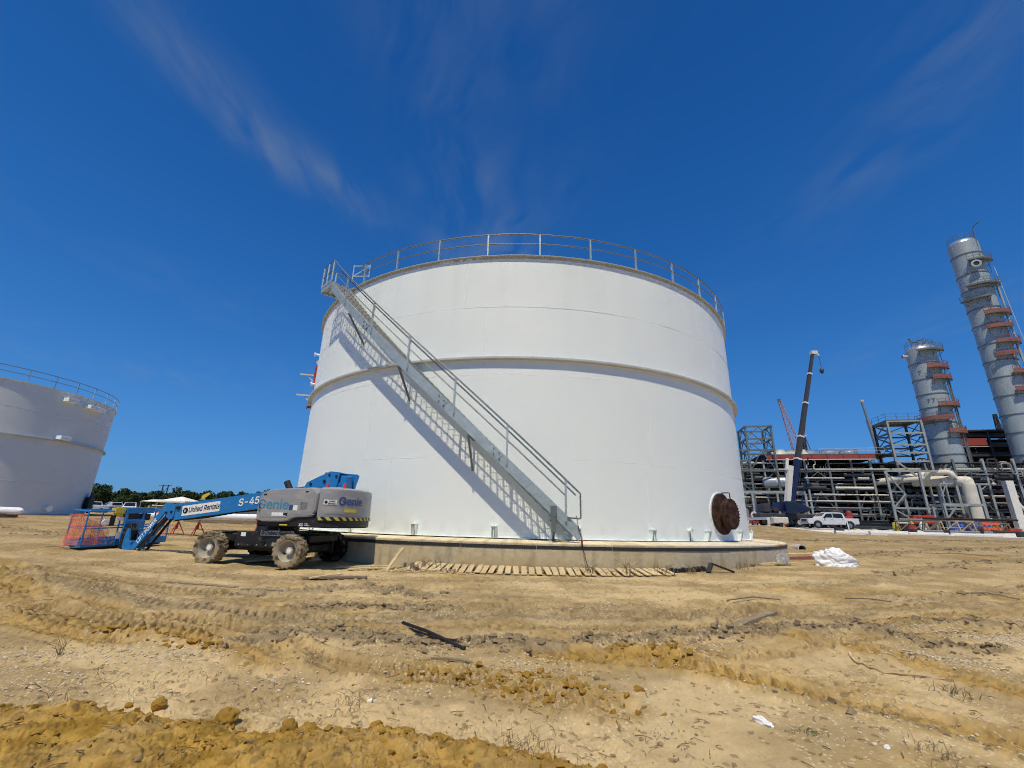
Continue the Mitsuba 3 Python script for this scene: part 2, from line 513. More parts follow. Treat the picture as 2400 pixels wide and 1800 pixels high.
def smooth_pts(P, n=6):
    P = np.asarray(P, float); out = []
    for i in range(len(P) - 1):
        p0, p1, p2, p3 = P[max(i - 1, 0)], P[i], P[i + 1], P[min(i + 2, len(P) - 1)]
        for t in np.arange(n) / n:
            out.append(.5 * (2 * p1 + (p2 - p0) * t + (2 * p0 - 5 * p1 + 4 * p2 - p3) * t ** 2 + (3 * p1 - p0 - 3 * p2 + p3) * t ** 3))
    return [tuple(q) for q in out] + [tuple(P[-1])]


sstep = lambda a, b, x: (lambda t: t * t * (3 - 2 * t))(np.clip((x - a) / (b - a), 0, 1))
BASE_R = [0, 8, 12, 14.5, 18.6, 22, 30, 45, 60, 66, 71, 100, 400, 4000]
BASE_L = [0, .03, .16, .22, .36, .46, .68, .98, 1.08, 1.10, 1.11, 1.15, 1.2, 1.2]
BASE_T = [0, .03, .16, .22, .36, .50, .74, .95, 1.05, 1.22, 1.48, 1.65, 1.65, 1.65]
# wheel tracks: points, half width, depth, lug pitch, ochre, grey
TRACKS = [
    (smooth_pts([(-10.6, 10.1), (-7.7, 8.9), (-5.45, 7.95), (-3.8, 7.5), (-2.5, 7.35), (-1.3, 7.6), (.1, 7.9), (2.6, 8.1), (6, 8.5)]), .28, .075, .17, .1, .75),
    (smooth_pts([(-12, 11.4), (-9.7, 9.5), (-7.5, 7.5), (-5.6, 6.75), (-4.3, 6.4), (-3.2, 6.0), (-2.4, 5.35)]), .28, .075, .17, .75, .0),
    (smooth_pts([(-9.4, 8.9), (-5.6, 7.3), (-3.5, 6.55), (-2.3, 5.66), (-1.46, 5.2), (-.34, 4.9), (.26, 4.6), (.9, 4.35)]), .25, .06, .16, .55, .15),
    (smooth_pts([(.5, 5.75), (1.2, 5.7), (2.03, 5.47), (2.6, 4.98), (3.14, 4.55), (3.5, 4.16), (3.9, 3.7)]), .24, .07, .15, .85, .0),
    (smooth_pts([(3.3, 7.2), (4.5, 6.5), (4.85, 5.75), (5.0, 5.0), (5.3, 4.2)]), .20, .05, .14, .85, .0),
    (smooth_pts([(-4, 8.5), (0, 8.95), (3, 9.0), (7, 9.6), (12, 11)]), .24, .03, .2, .25, .1),
    (smooth_pts([(4, 8.2), (7, 9.2), (12, 11.2), (18, 14)]), .25, .05, .2, .1, .35),
    (smooth_pts([(-14, 13.2), (-9, 11.2), (-5, 10.3), (-1, 10.2), (3, 10.4), (8, 12), (14, 15)]), .25, .04, .2, .1, .2),
    (smooth_pts([(-16, 11), (-10, 8.2), (-6.5, 6.6), (-4.5, 5.9)]), .2, .05, .17, .6, .0),
    (smooth_pts([(5.5, 7.6), (9, 8.3), (14, 10.2)]), .22, .06, .18, .1, .4),
    (smooth_pts([(-11, 10.7), (-7, 9.3), (-3.5, 8.6), (0, 8.35), (4, 8.5), (9, 9.3)]), .26, .05, .17, .45, .55),
    (smooth_pts([(-9, 7.6), (-6, 7.0), (-3, 6.9), (0, 7.1), (3, 7.4), (6.5, 8.0), (11, 9.4)]), .26, .05, .16, .5, .35),
    (smooth_pts([(-12, 12.0), (-7, 10.9), (-2, 11.2), (2, 11.6), (6, 11.4), (11, 12.6)]), .24, .035, .2, .2, .5),
    (smooth_pts([(1.2, 6.2), (3, 6.1), (5, 6.9), (9, 7.6), (13, 9)]), .22, .05, .16, .4, .2),
]
# ridges of broken clods pushed up beside the tracks: points, half width, height, ochre, grey
RIDGES = [
    (smooth_pts([(-3.3, 6.2), (-2.6, 6.5), (-1.9, 6.4), (-1.25, 6.2), (-.66, 6.17), (0, 6.24), (.6, 6.15)]), .30, .07, .0, .8),
    (smooth_pts([(.95, 6.3), (1.5, 6.55), (2.1, 6.8), (3.1, 7.0), (4.4, 7.3), (5.7, 7.4)]), .26, .085, .0, .9),
    (smooth_pts([(5.1, 7.5), (5.5, 7.05), (5.6, 6.6), (6.3, 6.3)]), .22, .10, .1, .8),
    (smooth_pts([(-1.0, 5.15), (-.2, 4.95), (.5, 4.8), (1.0, 4.5)]), .36, .035, .45, .1),
    (smooth_pts([(1.2, 5.75), (1.6, 5.9), (2.1, 5.6)]), .2, .05, .8, 0),
    (smooth_pts([(-5.2, 6.35), (-4.2, 6.1), (-3.3, 5.75)]), .2, .05, .7, .1),
    (smooth_pts([(2.5, 4.75), (3.0, 4.4), (3.5, 3.95)]), .12, .06, .5, .5),
    (smooth_pts([(-3.4, 8.0), (-2.2, 8.2), (-1.0, 8.3)]), .25, .06, .0, .8),
    (smooth_pts([(-5.0, 9.0), (-3.8, 9.6), (-2.6, 9.8), (-1.5, 9.2)]), .4, .05, .0, .75),
    (smooth_pts([(6.6, 7.9), (7.6, 7.5), (8.6, 7.6)]), .2, .09, .2, .6),
    (smooth_pts([(8, 9.8), (10, 10.4), (13, 11.5)]), .3, .08, .1, .5),
    (smooth_pts([(10, 13), (14, 15), (19, 17)]), .5, .10, .1, .4),
    (smooth_pts([(13, 18), (20, 21), (28, 24)]), .8, .14, .1, .4),
    (smooth_pts([(-14, 16.5), (-19, 19), (-26, 22)]), .7, .10, .1, .3),
    (smooth_pts([(16, 27), (24, 30), (36, 33)]), 1.2, .16, .1, .3),
]
BERM_X = [-9, -5.5, -4.4, -3.77, -3.14, -2.49, -1.93, -1.43, -.84, -.53, -.08, .33, .63, 1.1, 1.6]
BERM_Y = [4.6, 3.95, 3.86, 3.86, 3.98, 3.86, 3.66, 3.62, 3.66, 3.56, 3.46, 3.32, 3.18, 2.9, 2.3]
_cells = np.vstack([np.random.default_rng(5).uniform([-14, 1.0], [14, 13], (26000, 2)), np.random.default_rng(7).uniform([-6.5, 2.4], [6.5, 7.6], (52000, 2)), np.random.default_rng(8).uniform([-5, 2.4], [1.6, 4.4], (16000, 2))])
_cells_h = np.random.default_rng(6).uniform(0, 1, len(_cells))
_tree = cKDTree(_cells)


def terrain(x, y, masks=False):
    x, y = np.asarray(x, float), np.asarray(y, float)
    r = np.hypot(x, y); az = np.arctan2(x, np.maximum(y, 1e-6))
    k = sstep(-.5, .3, az)
    h = np.interp(r, BASE_R, BASE_L) * (1 - k) + np.interp(r, BASE_R, BASE_T) * k
    och, gre = np.zeros(r.shape), np.zeros(r.shape)
    near = r < 70
    X, Y = x[near], y[near]; R = r[near]
    d = np.zeros(X.shape); o = np.zeros(X.shape); g = np.zeros(X.shape)
    fade = sstep(60, 20, R); fine = sstep(22, 9, R)
    d += .75 * np.exp(-((X - 25.5) / 5.5) ** 2 - ((Y - 47) / 5) ** 2)
    d += fbm2(X, Y, .35, 3, 2) * .16 * sstep(3, 9, R) * np.where(R > 14, 1.5, 1) * fade
    rough = sstep(-.12, .16, fbm2(X, Y, .55, 3, 41))
    stretch = fbm2(X * .45 + Y * .1, Y * 1.5, 1.3, 4, 8)
    d += stretch * (.045 + .05 * rough) * sstep(3, 7, R) * fade
    d += fbm2(X, Y, 3.1, 4, 3) * (.030 + .060 * rough) * fade
    d += fbm2(X, Y, 11, 3, 4) * (.016 + .034 * rough) * fine
    crumb = np.abs(fbm2(X * 1.0 + fbm2(X, Y, 9, 2, 71) * .1, Y, 17, 2, 73))
    d -= sstep(.05, .0, crumb) * (.006 + .014 * rough) * fine
    d += np.abs(fbm2(X, Y, 6, 3, 75)) * .035 * rough * fine
    o += .55 * sstep(.02, .20, fbm2(X * .5, Y * 1.3, .7, 4, 12)) + .25 * sstep(-3, -8, X) * sstep(12, 8, R)
    g += .55 * sstep(.03, .18, fbm2(X * .6, Y * 1.2, .8, 4, 19)) * sstep(5, 8, R)
    pale = np.clip(np.exp(-((X + .2) / 1.7) ** 2 - ((Y - 4.55 + .1 * X) / .75) ** 2) + np.exp(-((X - 2.3) / .9) ** 2 - ((Y - 4.9) / .45) ** 2) + .8 * np.exp(-((X + .6) / .9) ** 2 - ((Y - 5.7) / .25) ** 2) + .7 * np.exp(-((X + 3.6) / 1.4) ** 2 - ((Y - 5.0) / .55) ** 2), 0, 1)
    o *= 1 - .95 * pale; g *= 1 - .9 * pale
    chunk = np.zeros(X.shape)
    for pts, w, dep, lug, oc, gc in TRACKS:
        P = np.asarray(pts); m = (X > P[:, 0].min() - 1) & (X < P[:, 0].max() + 1) & (Y > P[:, 1].min() - 1) & (Y < P[:, 1].max() + 1)
        if not m.any(): continue
        ds, arc, sd = seg_dist(X[m], Y[m], pts)
        wob = fbm2(X[m], Y[m], 1.5, 2, 29) * .2
        ins = sstep(w * 1.15, w * .75, ds + wob * .4)
        ridge = np.exp(-((ds - w * 1.25) / (.25 * w)) ** 2)
        phase = (arc + np.abs(sd) * .55) / lug
        lugs = sstep(-.1, .45, np.sin(2 * np.pi * phase + fbm2(X[m], Y[m], 4, 2, 31) * 2.5)) * sstep(.03 * w, .2 * w, np.abs(sd))
        wear = .35 + .65 * sstep(-.15, .1, fbm2(X[m], Y[m], .9, 2, 33))
        d[m] += -ins * dep * .6 + ridge * dep * .8 * wear + ins * lugs * dep * .75 * wear
        o[m] = np.maximum(o[m] * (1 - .6 * ins), oc * np.clip(ins + ridge * .7, 0, 1) * (.6 + .4 * wear)); g[m] = np.maximum(g[m] * (1 - .6 * ins), gc * np.clip(ins + ridge, 0, 1))
        chunk[m] = np.maximum(chunk[m], ridge * .45)
    for pts, w, hh, oc, gc in RIDGES:
        P = np.asarray(pts); m = (X > P[:, 0].min() - 2) & (X < P[:, 0].max() + 2) & (Y > P[:, 1].min() - 2) & (Y < P[:, 1].max() + 2)
        if not m.any(): continue
        ds, arc, sd = seg_dist(X[m], Y[m], pts)
        e = ds + fbm2(X[m], Y[m], 2.2 / max(w / .3, 1), 3, 37) * w * 1.3
        ins = sstep(w * 1.1, w * .35, e)
        d[m] += ins * hh * .45
        chunk[m] = np.maximum(chunk[m], ins * hh / .06)
        o[m] = np.maximum(o[m] * (1 - ins), oc * ins); g[m] = np.maximum(g[m] * (1 - ins), gc * ins)
    # the heap of ochre clay at one's feet
    edge = np.interp(X, BERM_X, BERM_Y) + fbm2(X, Y, 2.5, 3, 51) * .35
    dep = edge - Y
    ins = sstep(-.03, .10, dep) * sstep(1.9, 1.5, X) * sstep(-12, -6, X)
    d += ins * (.06 + .16 * sstep(0, .45, dep)) * (1 + fbm2(X, Y, 1.7, 3, 53) * 1.0)
    d += ins * (fbm2(X, Y, 2.4, 3, 55) * .10 + fbm2(X, Y, 9, 3, 56) * .035 + np.abs(fbm2(X, Y, 21, 3, 67)) * .035)
    o = np.maximum(o, ins * (.9 + fbm2(X, Y, 3, 3, 57) * .8)); g *= 1 - ins
    chunk = np.maximum(chunk, ins * .75 * sstep(-.12, .12, fbm2(X, Y, 1.9, 2, 59)))
    chunk = np.maximum(chunk, .30 * rough * sstep(9, 6, R) * sstep(-.02, .12, fbm2(X, Y, 1.1, 3, 61)))
    m = (chunk > .02) & (R < 13)
    if m.any():
        q, idx = _tree.query(np.stack([X[m], Y[m]], -1), k=2)
        c = sstep(0, .30, (q[:, 1] - q[:, 0]) / (q[:, 1] + q[:, 0] + 1e-9)) * (.15 + .85 * _cells_h[idx[:, 0]] ** 2) - .25
        d[m] += c * np.clip(q[:, 1] * 1.1, .012, .06) * chunk[m] * fine[m]
    flat = sstep(13.6, 12.4, np.hypot(X - .535, Y - 25.1))           # under the tank's ring wall
    d = d * (1 - flat)
    h[near] += d
    och[near] = o; gre[near] = g
    h = np.where(np.hypot(x - .535, y - 25.1) < 11.9, np.minimum(h, .30), h)
    return (h, och, gre) if masks else h


def hz(x, y):
    return float(terrain(np.array([x]), np.array([y]))[0])


def build_ground():
    th = np.concatenate([np.radians(np.arange(-180, -60, 4.0)), np.radians(np.arange(-60, 60, .115)), np.radians(np.arange(60, 180.1, 4.0))])
    rr = [.0]
    r = .4
    while r < 4200:
        rr.append(r)
        r *= 1.10 if r < 2.8 else 1.0046 if r < 15 else 1.011 if r < 70 else 1.16
    rr = np.array(rr)
    TH, RR = np.meshgrid(th, rr, indexing='ij')
    X, Y = RR * np.sin(TH), RR * np.cos(TH)
    h, o, g = terrain(X.ravel(), Y.ravel(), True)
    nt, nr = len(th), len(rr)
    i, j = np.meshgrid(np.arange(nt - 1), np.arange(nr - 1), indexing='ij')
    a = (i * nr + j).ravel(); b = a + 1; c = a + nr; e = c + 1
    F = np.vstack([np.stack([a, e, b], 1), np.stack([a, c, e], 1)])
    V = np.stack([X.ravel(), Y.ravel(), h], 1)
    struct('ground', (V, F[:, [0, 2, 1]] if False else F), 'soil', True, uv=np.stack([o, g], 1), label='rutted bare soil of pale sand and ochre clay around the tanks')


build_ground()

# ------------------------------------------------------------------ what lies loose on the soil
CLODS = {'ochre': [], 'grey': []}
PEB = []


def scatter(n, fn, seed):
    r_ = np.random.default_rng(seed)
    return [fn(r_) for _ in range(n)]


def shard(seed, n=11, flat=.7):
    q = np.random.default_rng(900 + seed); p = q.normal(size=(n, 3)); p /= np.linalg.norm(p, axis=1, keepdims=True)
    return hull(p * q.uniform(.65, 1.15, (n, 1)) * [1.15, .85, flat])


ROCKS = [shard(s, 9 + s % 5, .55 + .1 * (s % 3)) for s in range(9)]
PEBBLES = [rock(1.0, s + 40, 0, .5, .6) for s in range(7)]


def drop(x, y, r, src, r_, sink=.25):
    v, f = src
    a = r_.uniform(0, 6.28); t = r_.uniform(-.4, .4)
    M = rotz(a) @ np.array([[1, 0, 0], [0, math.cos(t), -math.sin(t)], [0, math.sin(t), math.cos(t)]])
    return v @ M.T * r, f, x, y, r * sink


def settle(lst):
    """Sets the pieces down on the ground, all heights in one go."""
    z = terrain(np.array([l[2] for l in lst]), np.array([l[3] for l in lst]))
    return cat([(v + [x, y, zz + s], f) for (v, f, x, y, s), zz in zip(lst, z)])


def loose():
    r_ = np.random.default_rng(77)
    bins = {'ochre': [], 'grey': []}
    for pts, w, hh, oc, gc in RIDGES:
        P = np.asarray(pts); L = np.hypot(*np.diff(P, axis=0).T); s = np.r_[0, np.cumsum(L)]
        n = int(s[-1] * 2 * w * (260 if P[:, 1].mean() < 9 else 16))
        for _ in range(n):
            t = r_.uniform(0, s[-1]); k = min(np.searchsorted(s, t, 'right') - 1, len(P) - 2)
            q = P[k] + (P[k + 1] - P[k]) * (t - s[k]) / L[k] + r_.normal(0, w * .55, 2)
            rad = (.009 + .056 * r_.random() ** 3.4) * (1.15 if gc > .7 else 1) * (1 if P[:, 1].mean() < 9 else 1.7)
            bins['ochre' if oc > gc else 'grey'].append(drop(q[0], q[1], rad, ROCKS[r_.integers(9)], r_, .12))
    for _ in range(3600):                                             # crumbs over the clay heap
        x = r_.uniform(-4.6, 1.3); e = np.interp(x, BERM_X, BERM_Y); y = e - abs(r_.normal(0, .35)) + .06
        bins['ochre'].append(drop(x, y, .004 + .034 * r_.random() ** 6, ROCKS[r_.integers(9)], r_, .12))
    for _ in range(2600):                                             # strays on the sand
        R = 3.3 + 8 * r_.random() ** 1.6; a = r_.uniform(-.95, .95)
        bins['grey' if r_.random() < .6 else 'ochre'].append(drop(R * math.sin(a), R * math.cos(a), .004 + .018 * r_.random() ** 4, ROCKS[r_.integers(9)], r_, .2))
    for nm, lab in (('ochre', 'crumbs of ochre clay strewn over the heap and the wheel tracks'), ('grey', 'broken grey brown clods along the wheel track ridges')):
        single(f'{nm}_clods', lab, 'clods', settle(bins[nm]), f'clod_{nm}', False, kind='stuff')
    pe = []
    for cx, cy, ax, ay, rot, n in ((-4.6, 5.45, 1.3, .30, .1, 620), (-3.6, 5.35, .7, .3, .2, 300), (-4.3, 4.6, 1.2, .4, -.3, 420), (.35, 5.5, .55, .36, .2, 420), (1.4, 8.6, 1.9, .40, .15, 700),
                                   (5.1, 6.05, .8, .22, -.5, 800), (6.9, 7.0, 1.1, .45, -.4, 2200), (6.1, 5.9, .5, .2, -.5, 150), (2.2, 6.3, .8, .25, .1, 260), (-2.3, 4.9, 1.2, .3, -.4, 200), (0, 5, 4, 1.3, 0, 700), (3.6, 3.9, 1.0, .4, -.5, 200), (-3.2, 3.6, 1.3, .3, 0, 40)):
        for _ in range(n):
            u = r_.normal(0, .5, 2) * [ax, ay]
            x, y = cx + u[0] * math.cos(rot) - u[1] * math.sin(rot), cy + u[0] * math.sin(rot) + u[1] * math.cos(rot)
            pe.append(drop(x, y, .004 + .016 * r_.random() ** 3, PEBBLES[r_.integers(7)], r_, .2))
    single('gravel', 'pale pebbles and shell gravel scattered over the sand', 'gravel', settle(pe), 'pebble', 30, kind='stuff')


loose()
# the larger lumps, one by one
for x, y, rad, sd, lab in ((-.68, 3.62, .095, 3, 'large rounded ochre clod on the crest of the clay heap, biggest of the lumps there'), (-.42, 3.58, .055, 5, 'ochre clod on the clay heap just right of the largest lump'),
                           (.27, 3.30, .055, 8, 'ochre clod at the right end of the clay heap near the dry grass'), (-2.72, 4.09, .05, 11, 'ochre lump lying on the sand behind the left crest of the clay heap'),
                           (-2.95, 4.08, .03, 13, 'small ochre lump left of the lump behind the left crest'), (-2.04, 3.84, .075, 14, 'broad ochre lump sunk in the crest of the clay heap left of centre'),
                           (-1.38, 3.72, .065, 17, 'squarish ochre lump on the clay heap between two larger lumps'), (.26, 5.84, .05, 19, 'flat stone leaning in the clod ridge below the middle of the ring wall'),
                           (-.86, 3.55, .045, 21, 'ochre lump half buried at the left foot of the largest clod'), (.92, 5.05, .03, 27, 'small dark stone alone on the pale sand right of centre'), (-1.35, 3.3, .05, 22, 'angular ochre lump low on the clay heap'), (.62, 3.32, .04, 23, 'last small ochre lump at the right tip of the clay heap')):
    m = rock(rad, sd, 3, .85, .38)
    v = m[0] + (meshkit.fbm(m[0] * 40 + sd, 3, sd)[:, None] - .5) * rad * .22
    single('clay_lump', lab, 'clod', (v + [x, y, hz(x, y) + rad * .45], m[1]), 'clod_ochre' if sd not in (19, 27) else 'clod_grey', True)


def tuft(x, y, n, h, spread, seed, lean=.6, r0=.003):
    r_ = np.random.default_rng(seed); ms = []
    for _ in range(n):
        a = r_.uniform(0, 6.28); l = r_.uniform(.4, 1) * h; q = r_.uniform(.1, lean)
        b = np.array([x + r_.normal(0, spread), y + r_.normal(0, spread), 0]); b[2] = 0
        d1 = np.array([math.cos(a) * q, math.sin(a) * q, 1.0]); d2 = np.array([math.cos(a) * q * 2.2 + r_.normal(0, .3), math.sin(a) * q * 2.2 + r_.normal(0, .3), .55])
        ms.append((b, d1, d2, l, r_.uniform(.6, 1.3) * r0))
    z = terrain(np.array([m[0][0] for m in ms]), np.array([m[0][1] for m in ms]))
    out = []
    for (b, d1, d2, l, r), zz in zip(ms, z):
        b = b + [0, 0, zz - .01]
        out.append(pipe([b, b + d1 * l * .5, b + d1 * l * .5 + d2 * l * .5], [r, r * .8, r * .25], 4, False))
    return cat(out)


for x, y, n, h, s, sd, m, lab in ((-4.72, 5.35, 14, .34, .05, 1, 'dark_twig', 'dead grey weed with thin upright stalks on the gravelly sand at the left'), (-4.7, 5.95, 26, .13, .05, 2, 'dry_grass', 'low grey green tuft right of the dead weed at the left'),
                                  (-2.05, 5.40, 30, .16, .06, 3, 'dry_grass', 'fan of dry straw below the left end of the clod ridge'), (-1.26, 4.32, 46, .12, .09, 4, 'dry_grass', 'tangled dead grass on the sand behind the largest ochre clod'),
                                  (.18, 3.60, 70, .15, .12, 5, 'dry_grass', 'wide straw tuft at the right end of the clay heap'), (4.28, 4.82, 30, .14, .1, 6, 'dark_twig', 'sparse dead weed on the ochre track at the right'),
                                  (3.0, 3.7, 36, .12, .1, 7, 'dry_grass', 'straw tuft in the bottom right corner of the yard'), (-.35, 5.1, 26, .1, .1, 8, 'dark_twig', 'small dead weed in the pale sand at the centre'), (-5.3, 8.95, 40, .22, .25, 9, 'dry_grass', 'dry weeds beside the left end of the half buried board'),
                                  (2.33, 3.98, 40, .06, .06, 10, 'green_grass', 'small green tuft right of the white paper scrap'), (-2.9, 4.6, 40, .09, .22, 12, 'dry_grass', 'flattened dry grass behind the left crest of the clay heap'), (-1.9, 4.25, 50, .1, .2, 13, 'dry_grass', 'trailing dry roots left of the largest clod'),
                                  (-.9, 3.5, 22, .1, .12, 14, 'dry_grass', 'straw poking out of the clay heap under the largest clod'), (-.6, 4.85, 40, .08, .12, 15, 'dry_grass', 'brown root tangle left of centre on the sand'), (1.15, 3.75, 30, .07, .15, 16, 'dark_twig', 'thin dark twigs on the grey patch in front'),
                                  (3.4, 4.45, 24, .1, .12, 17, 'dry_grass', 'straw on the edge of the right ochre track'), (-3.6, 4.35, 40, .1, .25, 18, 'dark_twig', 'dark flattened weed on the gravel at far left')):
    single('dry_weed' if m != 'green_grass' else 'grass_tuft', lab, 'weed' if m != 'green_grass' else 'grass', tuft(x, y, n, h, s, sd, 1.1 if h < .13 else .6, .0022), m, True, kind='stuff' if s >= .12 or m == 'green_grass' else None)


def chips():
    r_ = np.random.default_rng(8); ms = []; pts = []
    for _ in range(900):
        R = 3.4 + 8 * r_.random() ** 1.3; a = r_.uniform(-.95, .95)
        L = r_.uniform(.03, .14); w = r_.uniform(0, 3.14)
        pts.append((R * math.sin(a), R * math.cos(a), L, w, r_.uniform(.0015, .0035)))
    z = terrain(np.array([p[0] for p in pts]), np.array([p[1] for p in pts]))
    for (x, y, L, w, r), zz in zip(pts, z):
        d = np.array([math.cos(w), math.sin(w), 0]) * L / 2
        ms.append(pipe([[x - d[0], y - d[1], zz + .006], [x + r_.normal(0, .012), y + r_.normal(0, .012), zz + .016], [x + d[0], y + d[1], zz + .007]], r, 4, False))
    single('straw_litter', 'loose straw, roots and twigs lying all over the soil', 'straw', cat(ms), 'dry_grass', kind='stuff')


chips()
# ------------------------------------------------------------------ the white tank, its ring wall and its stair
TC = (.535, 25.1)
ZB, ZT, RT = 1.024, 10.774, 11.14


def tp(R, deg, z, c=TC):
    t = math.radians(deg)
    return np.array([c[0] + R * math.sin(t), c[1] - R * math.cos(t), z])


def tdir(deg):
    t = math.radians(deg)
    return np.array([math.sin(t), -math.cos(t), 0]), np.array([math.cos(t), math.sin(t), 0])      # outward, tangent (to the right)


def shell(c, R, z0, z1, n=220, wob=0.0, seed=1):
    a = np.linspace(0, 2 * np.pi, n, endpoint=False); k = 9
    z = np.linspace(z0, z1, k)
    A, Z = np.meshgrid(a, z, indexing='ij')
    r = R + wob * (meshkit.fbm(np.stack([np.cos(A) * 5 + seed, np.sin(A) * 5, Z * .55], -1), 3, seed) - .5)
    V = np.stack([c[0] + r * np.sin(A), c[1] - r * np.cos(A), Z], -1).reshape(-1, 3)
    Q = [[i * k + j, ((i + 1) % n) * k + j, ((i + 1) % n) * k + j + 1, i * k + j + 1] for i in range(n) for j in range(k - 1)]
    return V, quads(Q)


def anchor_chair(c, deg, zb, R):
    o, t = tdir(deg); p = tp(R, deg, zb, c)
    a = math.radians(deg)
    plate = box(p + o * .10 + [0, 0, .335], (.20, .18, .02), a)
    g1 = prism([(0, 0), (.09, 0), (.17, .32), (0, .32)], .014, p + t * .065 + o * .002, o, (0, 0, 1))
    g2 = prism([(0, 0), (.09, 0), (.17, .32), (0, .32)], .014, p - t * .065 + o * .002, o, (0, 0, 1))
    return cat([plate, g1, g2]), pipe([p + o * .115 + [0, 0, .01], p + o * .115 + [0, 0, .41]], .016, 8), pipe([p + o * .115 + [0, 0, .347], p + o * .115 + [0, 0, .378]], .03, 6)


def guard_rail(tk, c, R, z, h, angs, gaps, mat_, closed_ends):
    """Posts and two rails round the rim. gaps: the angles between which there is no rail."""
    for a in angs:
        o, t = tdir(a); p = tp(R, a, z, c)
        part(tk, 'guardrail__post', beam(p, p + [0, 0, h - .015], .065, .05, t), 'galvanised')
    a0, a1 = gaps
    for nm, zz, r in (('guardrail__top_rail', h, .028), ('guardrail__mid_rail', h * .55, .022)):
        P = [tp(R, a, z + zz, c) for a in np.arange(a0, a1 + .01, 2.0)]
        part(tk, nm, pipe(P, r, 8), mat_, True)
    for a, s in ((a0, -1), (a1, 1)):
        P = [tp(R, a, z + h, c), tp(R, a + s * 1.35, z + h, c), tp(R, a + s * 1.35, z + h * .55, c), tp(R, a, z + h * .55, c)]
        part(tk, 'guardrail__end_loop', pipe(elbowed(P, .08), .024, 8), mat_, True)


tk = thing('storage_tank', 'huge white storage tank with a stair up its side, on the concrete ring wall', 'tank')
for i, (z0, z1) in enumerate(((ZB, 3.42), (3.42, 6.20), (6.20, 8.73), (8.73, ZT - .03))):
    part(tk, 'shell_course', shell(TC, RT - .0015 * i, z0, z1, wob=.030, seed=3), 'tank_paint', True)
for z in (3.42, 6.20, 8.73):
    P = [tp(RT - .003, a, z, TC) for a in np.arange(0, 360, 1.5)]
    part(tk, 'weld_seam', pipe(P, .0055, 6, closed=True), 'tank_paint', True)
for i, (z0, z1, offs) in enumerate(((ZB, 3.42, 21), (3.42, 6.20, -30), (6.20, 8.73, -8.0), (8.73, ZT - .1, -11.8))):
    for k in range(7):
        a = offs + k * 52.5
        part(tk, 'weld_seam', pipe([tp(RT + .001, a, z0 + .01), tp(RT + .001, a, z1 - .01)], .0045, 6), 'tank_paint', True)
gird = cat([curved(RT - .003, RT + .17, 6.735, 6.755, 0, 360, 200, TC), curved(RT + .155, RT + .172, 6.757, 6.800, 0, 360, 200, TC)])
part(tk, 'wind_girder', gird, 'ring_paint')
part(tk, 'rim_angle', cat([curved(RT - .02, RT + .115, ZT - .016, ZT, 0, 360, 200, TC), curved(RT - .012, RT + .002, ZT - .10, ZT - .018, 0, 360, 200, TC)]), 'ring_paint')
part(tk, 'roof', lathe([(RT - .03, ZT - .005), (RT * .5, ZT + .35), (.01, ZT + .7)], 96, (TC[0], TC[1], 0)), 'tank_paint', True)
part(tk, 'bottom_flange', curved(RT - .02, RT + .07, ZB - .006, ZB + .006, 0, 360, 200, TC), 'tank_paint')
for k in range(27):
    a = -4.95 + 13.09 * (k - 13)
    if abs(a) > 85: continue
    m, bolt, nut = anchor_chair(TC, a, ZB, RT)
    part(tk, 'anchor_chair', m, 'tank_paint'); part(tk, 'anchor_chair__bolt' if False else 'anchor_bolt', cat([bolt]), 'tank_paint', True)
guard_rail(tk, TC, RT + .08, ZT, .89, [-37.23 + 9.765 * k for k in range(35) if k < 35][:34], (-37.23, -37.23 + 9.765 * 33), 'rail_steel', True)
# manway: reinforcing plate, neck, flange ring, blind cover with bolts, davit
MW = 40.0; o, t = tdir(MW); pm = tp(RT, MW, 1.95)


def disc_on_shell(a0, z0, r, thick, n=40):
    V, F = [], []
    rings = 5
    for j in range(rings + 1):
        for i in range(n):
            w = 2 * math.pi * i / n; q = r * j / rings
            V.append(tp(RT + thick, a0 + math.degrees(q * math.cos(w) / RT), z0 + q * math.sin(w)))
    Q = [[j * n + i, j * n + (i + 1) % n, (j + 1) * n + (i + 1) % n, (j + 1) * n + i] for j in range(rings) for i in range(n)]
    m = len(V)
    for i in range(n):
        w = 2 * math.pi * i / n
        V.append(tp(RT - .01, a0 + math.degrees(r * math.cos(w) / RT), z0 + r * math.sin(w)))
    Q += [[rings * n + i, rings * n + (i + 1) % n, m + (i + 1) % n, m + i] for i in range(n)]
    return np.array(V), quads(Q)


part(tk, 'manway__reinforcing_plate', disc_on_shell(MW - .1, 1.96, .742, .03), 'tank_paint', 40)
part(tk, 'manway__flange', lathe([(.72, .032), (.72, .10), (.69, .12), (.54, .13), (.44, .17), (.44, .28), (.53, .28), (.53, .34), (.001, .345)], 44, pm, o), 'rust', 35)
part(tk, 'manway__cover', lathe([(.001, .33), (.53, .347), (.53, .41), (.50, .43), (.34, .44), (.001, .445)], 44, pm + t * .03, o), 'rust', 35)
bx = nrm(np.cross([0, 0, 1.0], o)); by = np.cross(o, bx)
for k in range(28):
    w = 2 * math.pi * k / 28; q = pm + t * .03 + (bx * math.cos(w) + by * math.sin(w)) * .48
    part(tk, 'manway__bolt', pipe([q + o * .27, q + o * .46], .020, 6), 'rust')
part(tk, 'manway__davit', pipe(elbowed([pm + o * .08 + t * .05 + [0, 0, .62], pm + o * .08 + t * .05 + [0, 0, .74], pm + o * .38 + t * .05 + [0, 0, .74], pm + o * .38 + t * .05 + [0, 0, .48]], .06), .020, 8), 'rust', True)
o2, t2 = tdir(45.2)
part(tk, 'name_plate', box(tp(RT + .05, 45.2, 2.12), (.34, .02, .24), math.radians(45.2)), 'rail_steel')
o3, t3 = tdir(29.42)
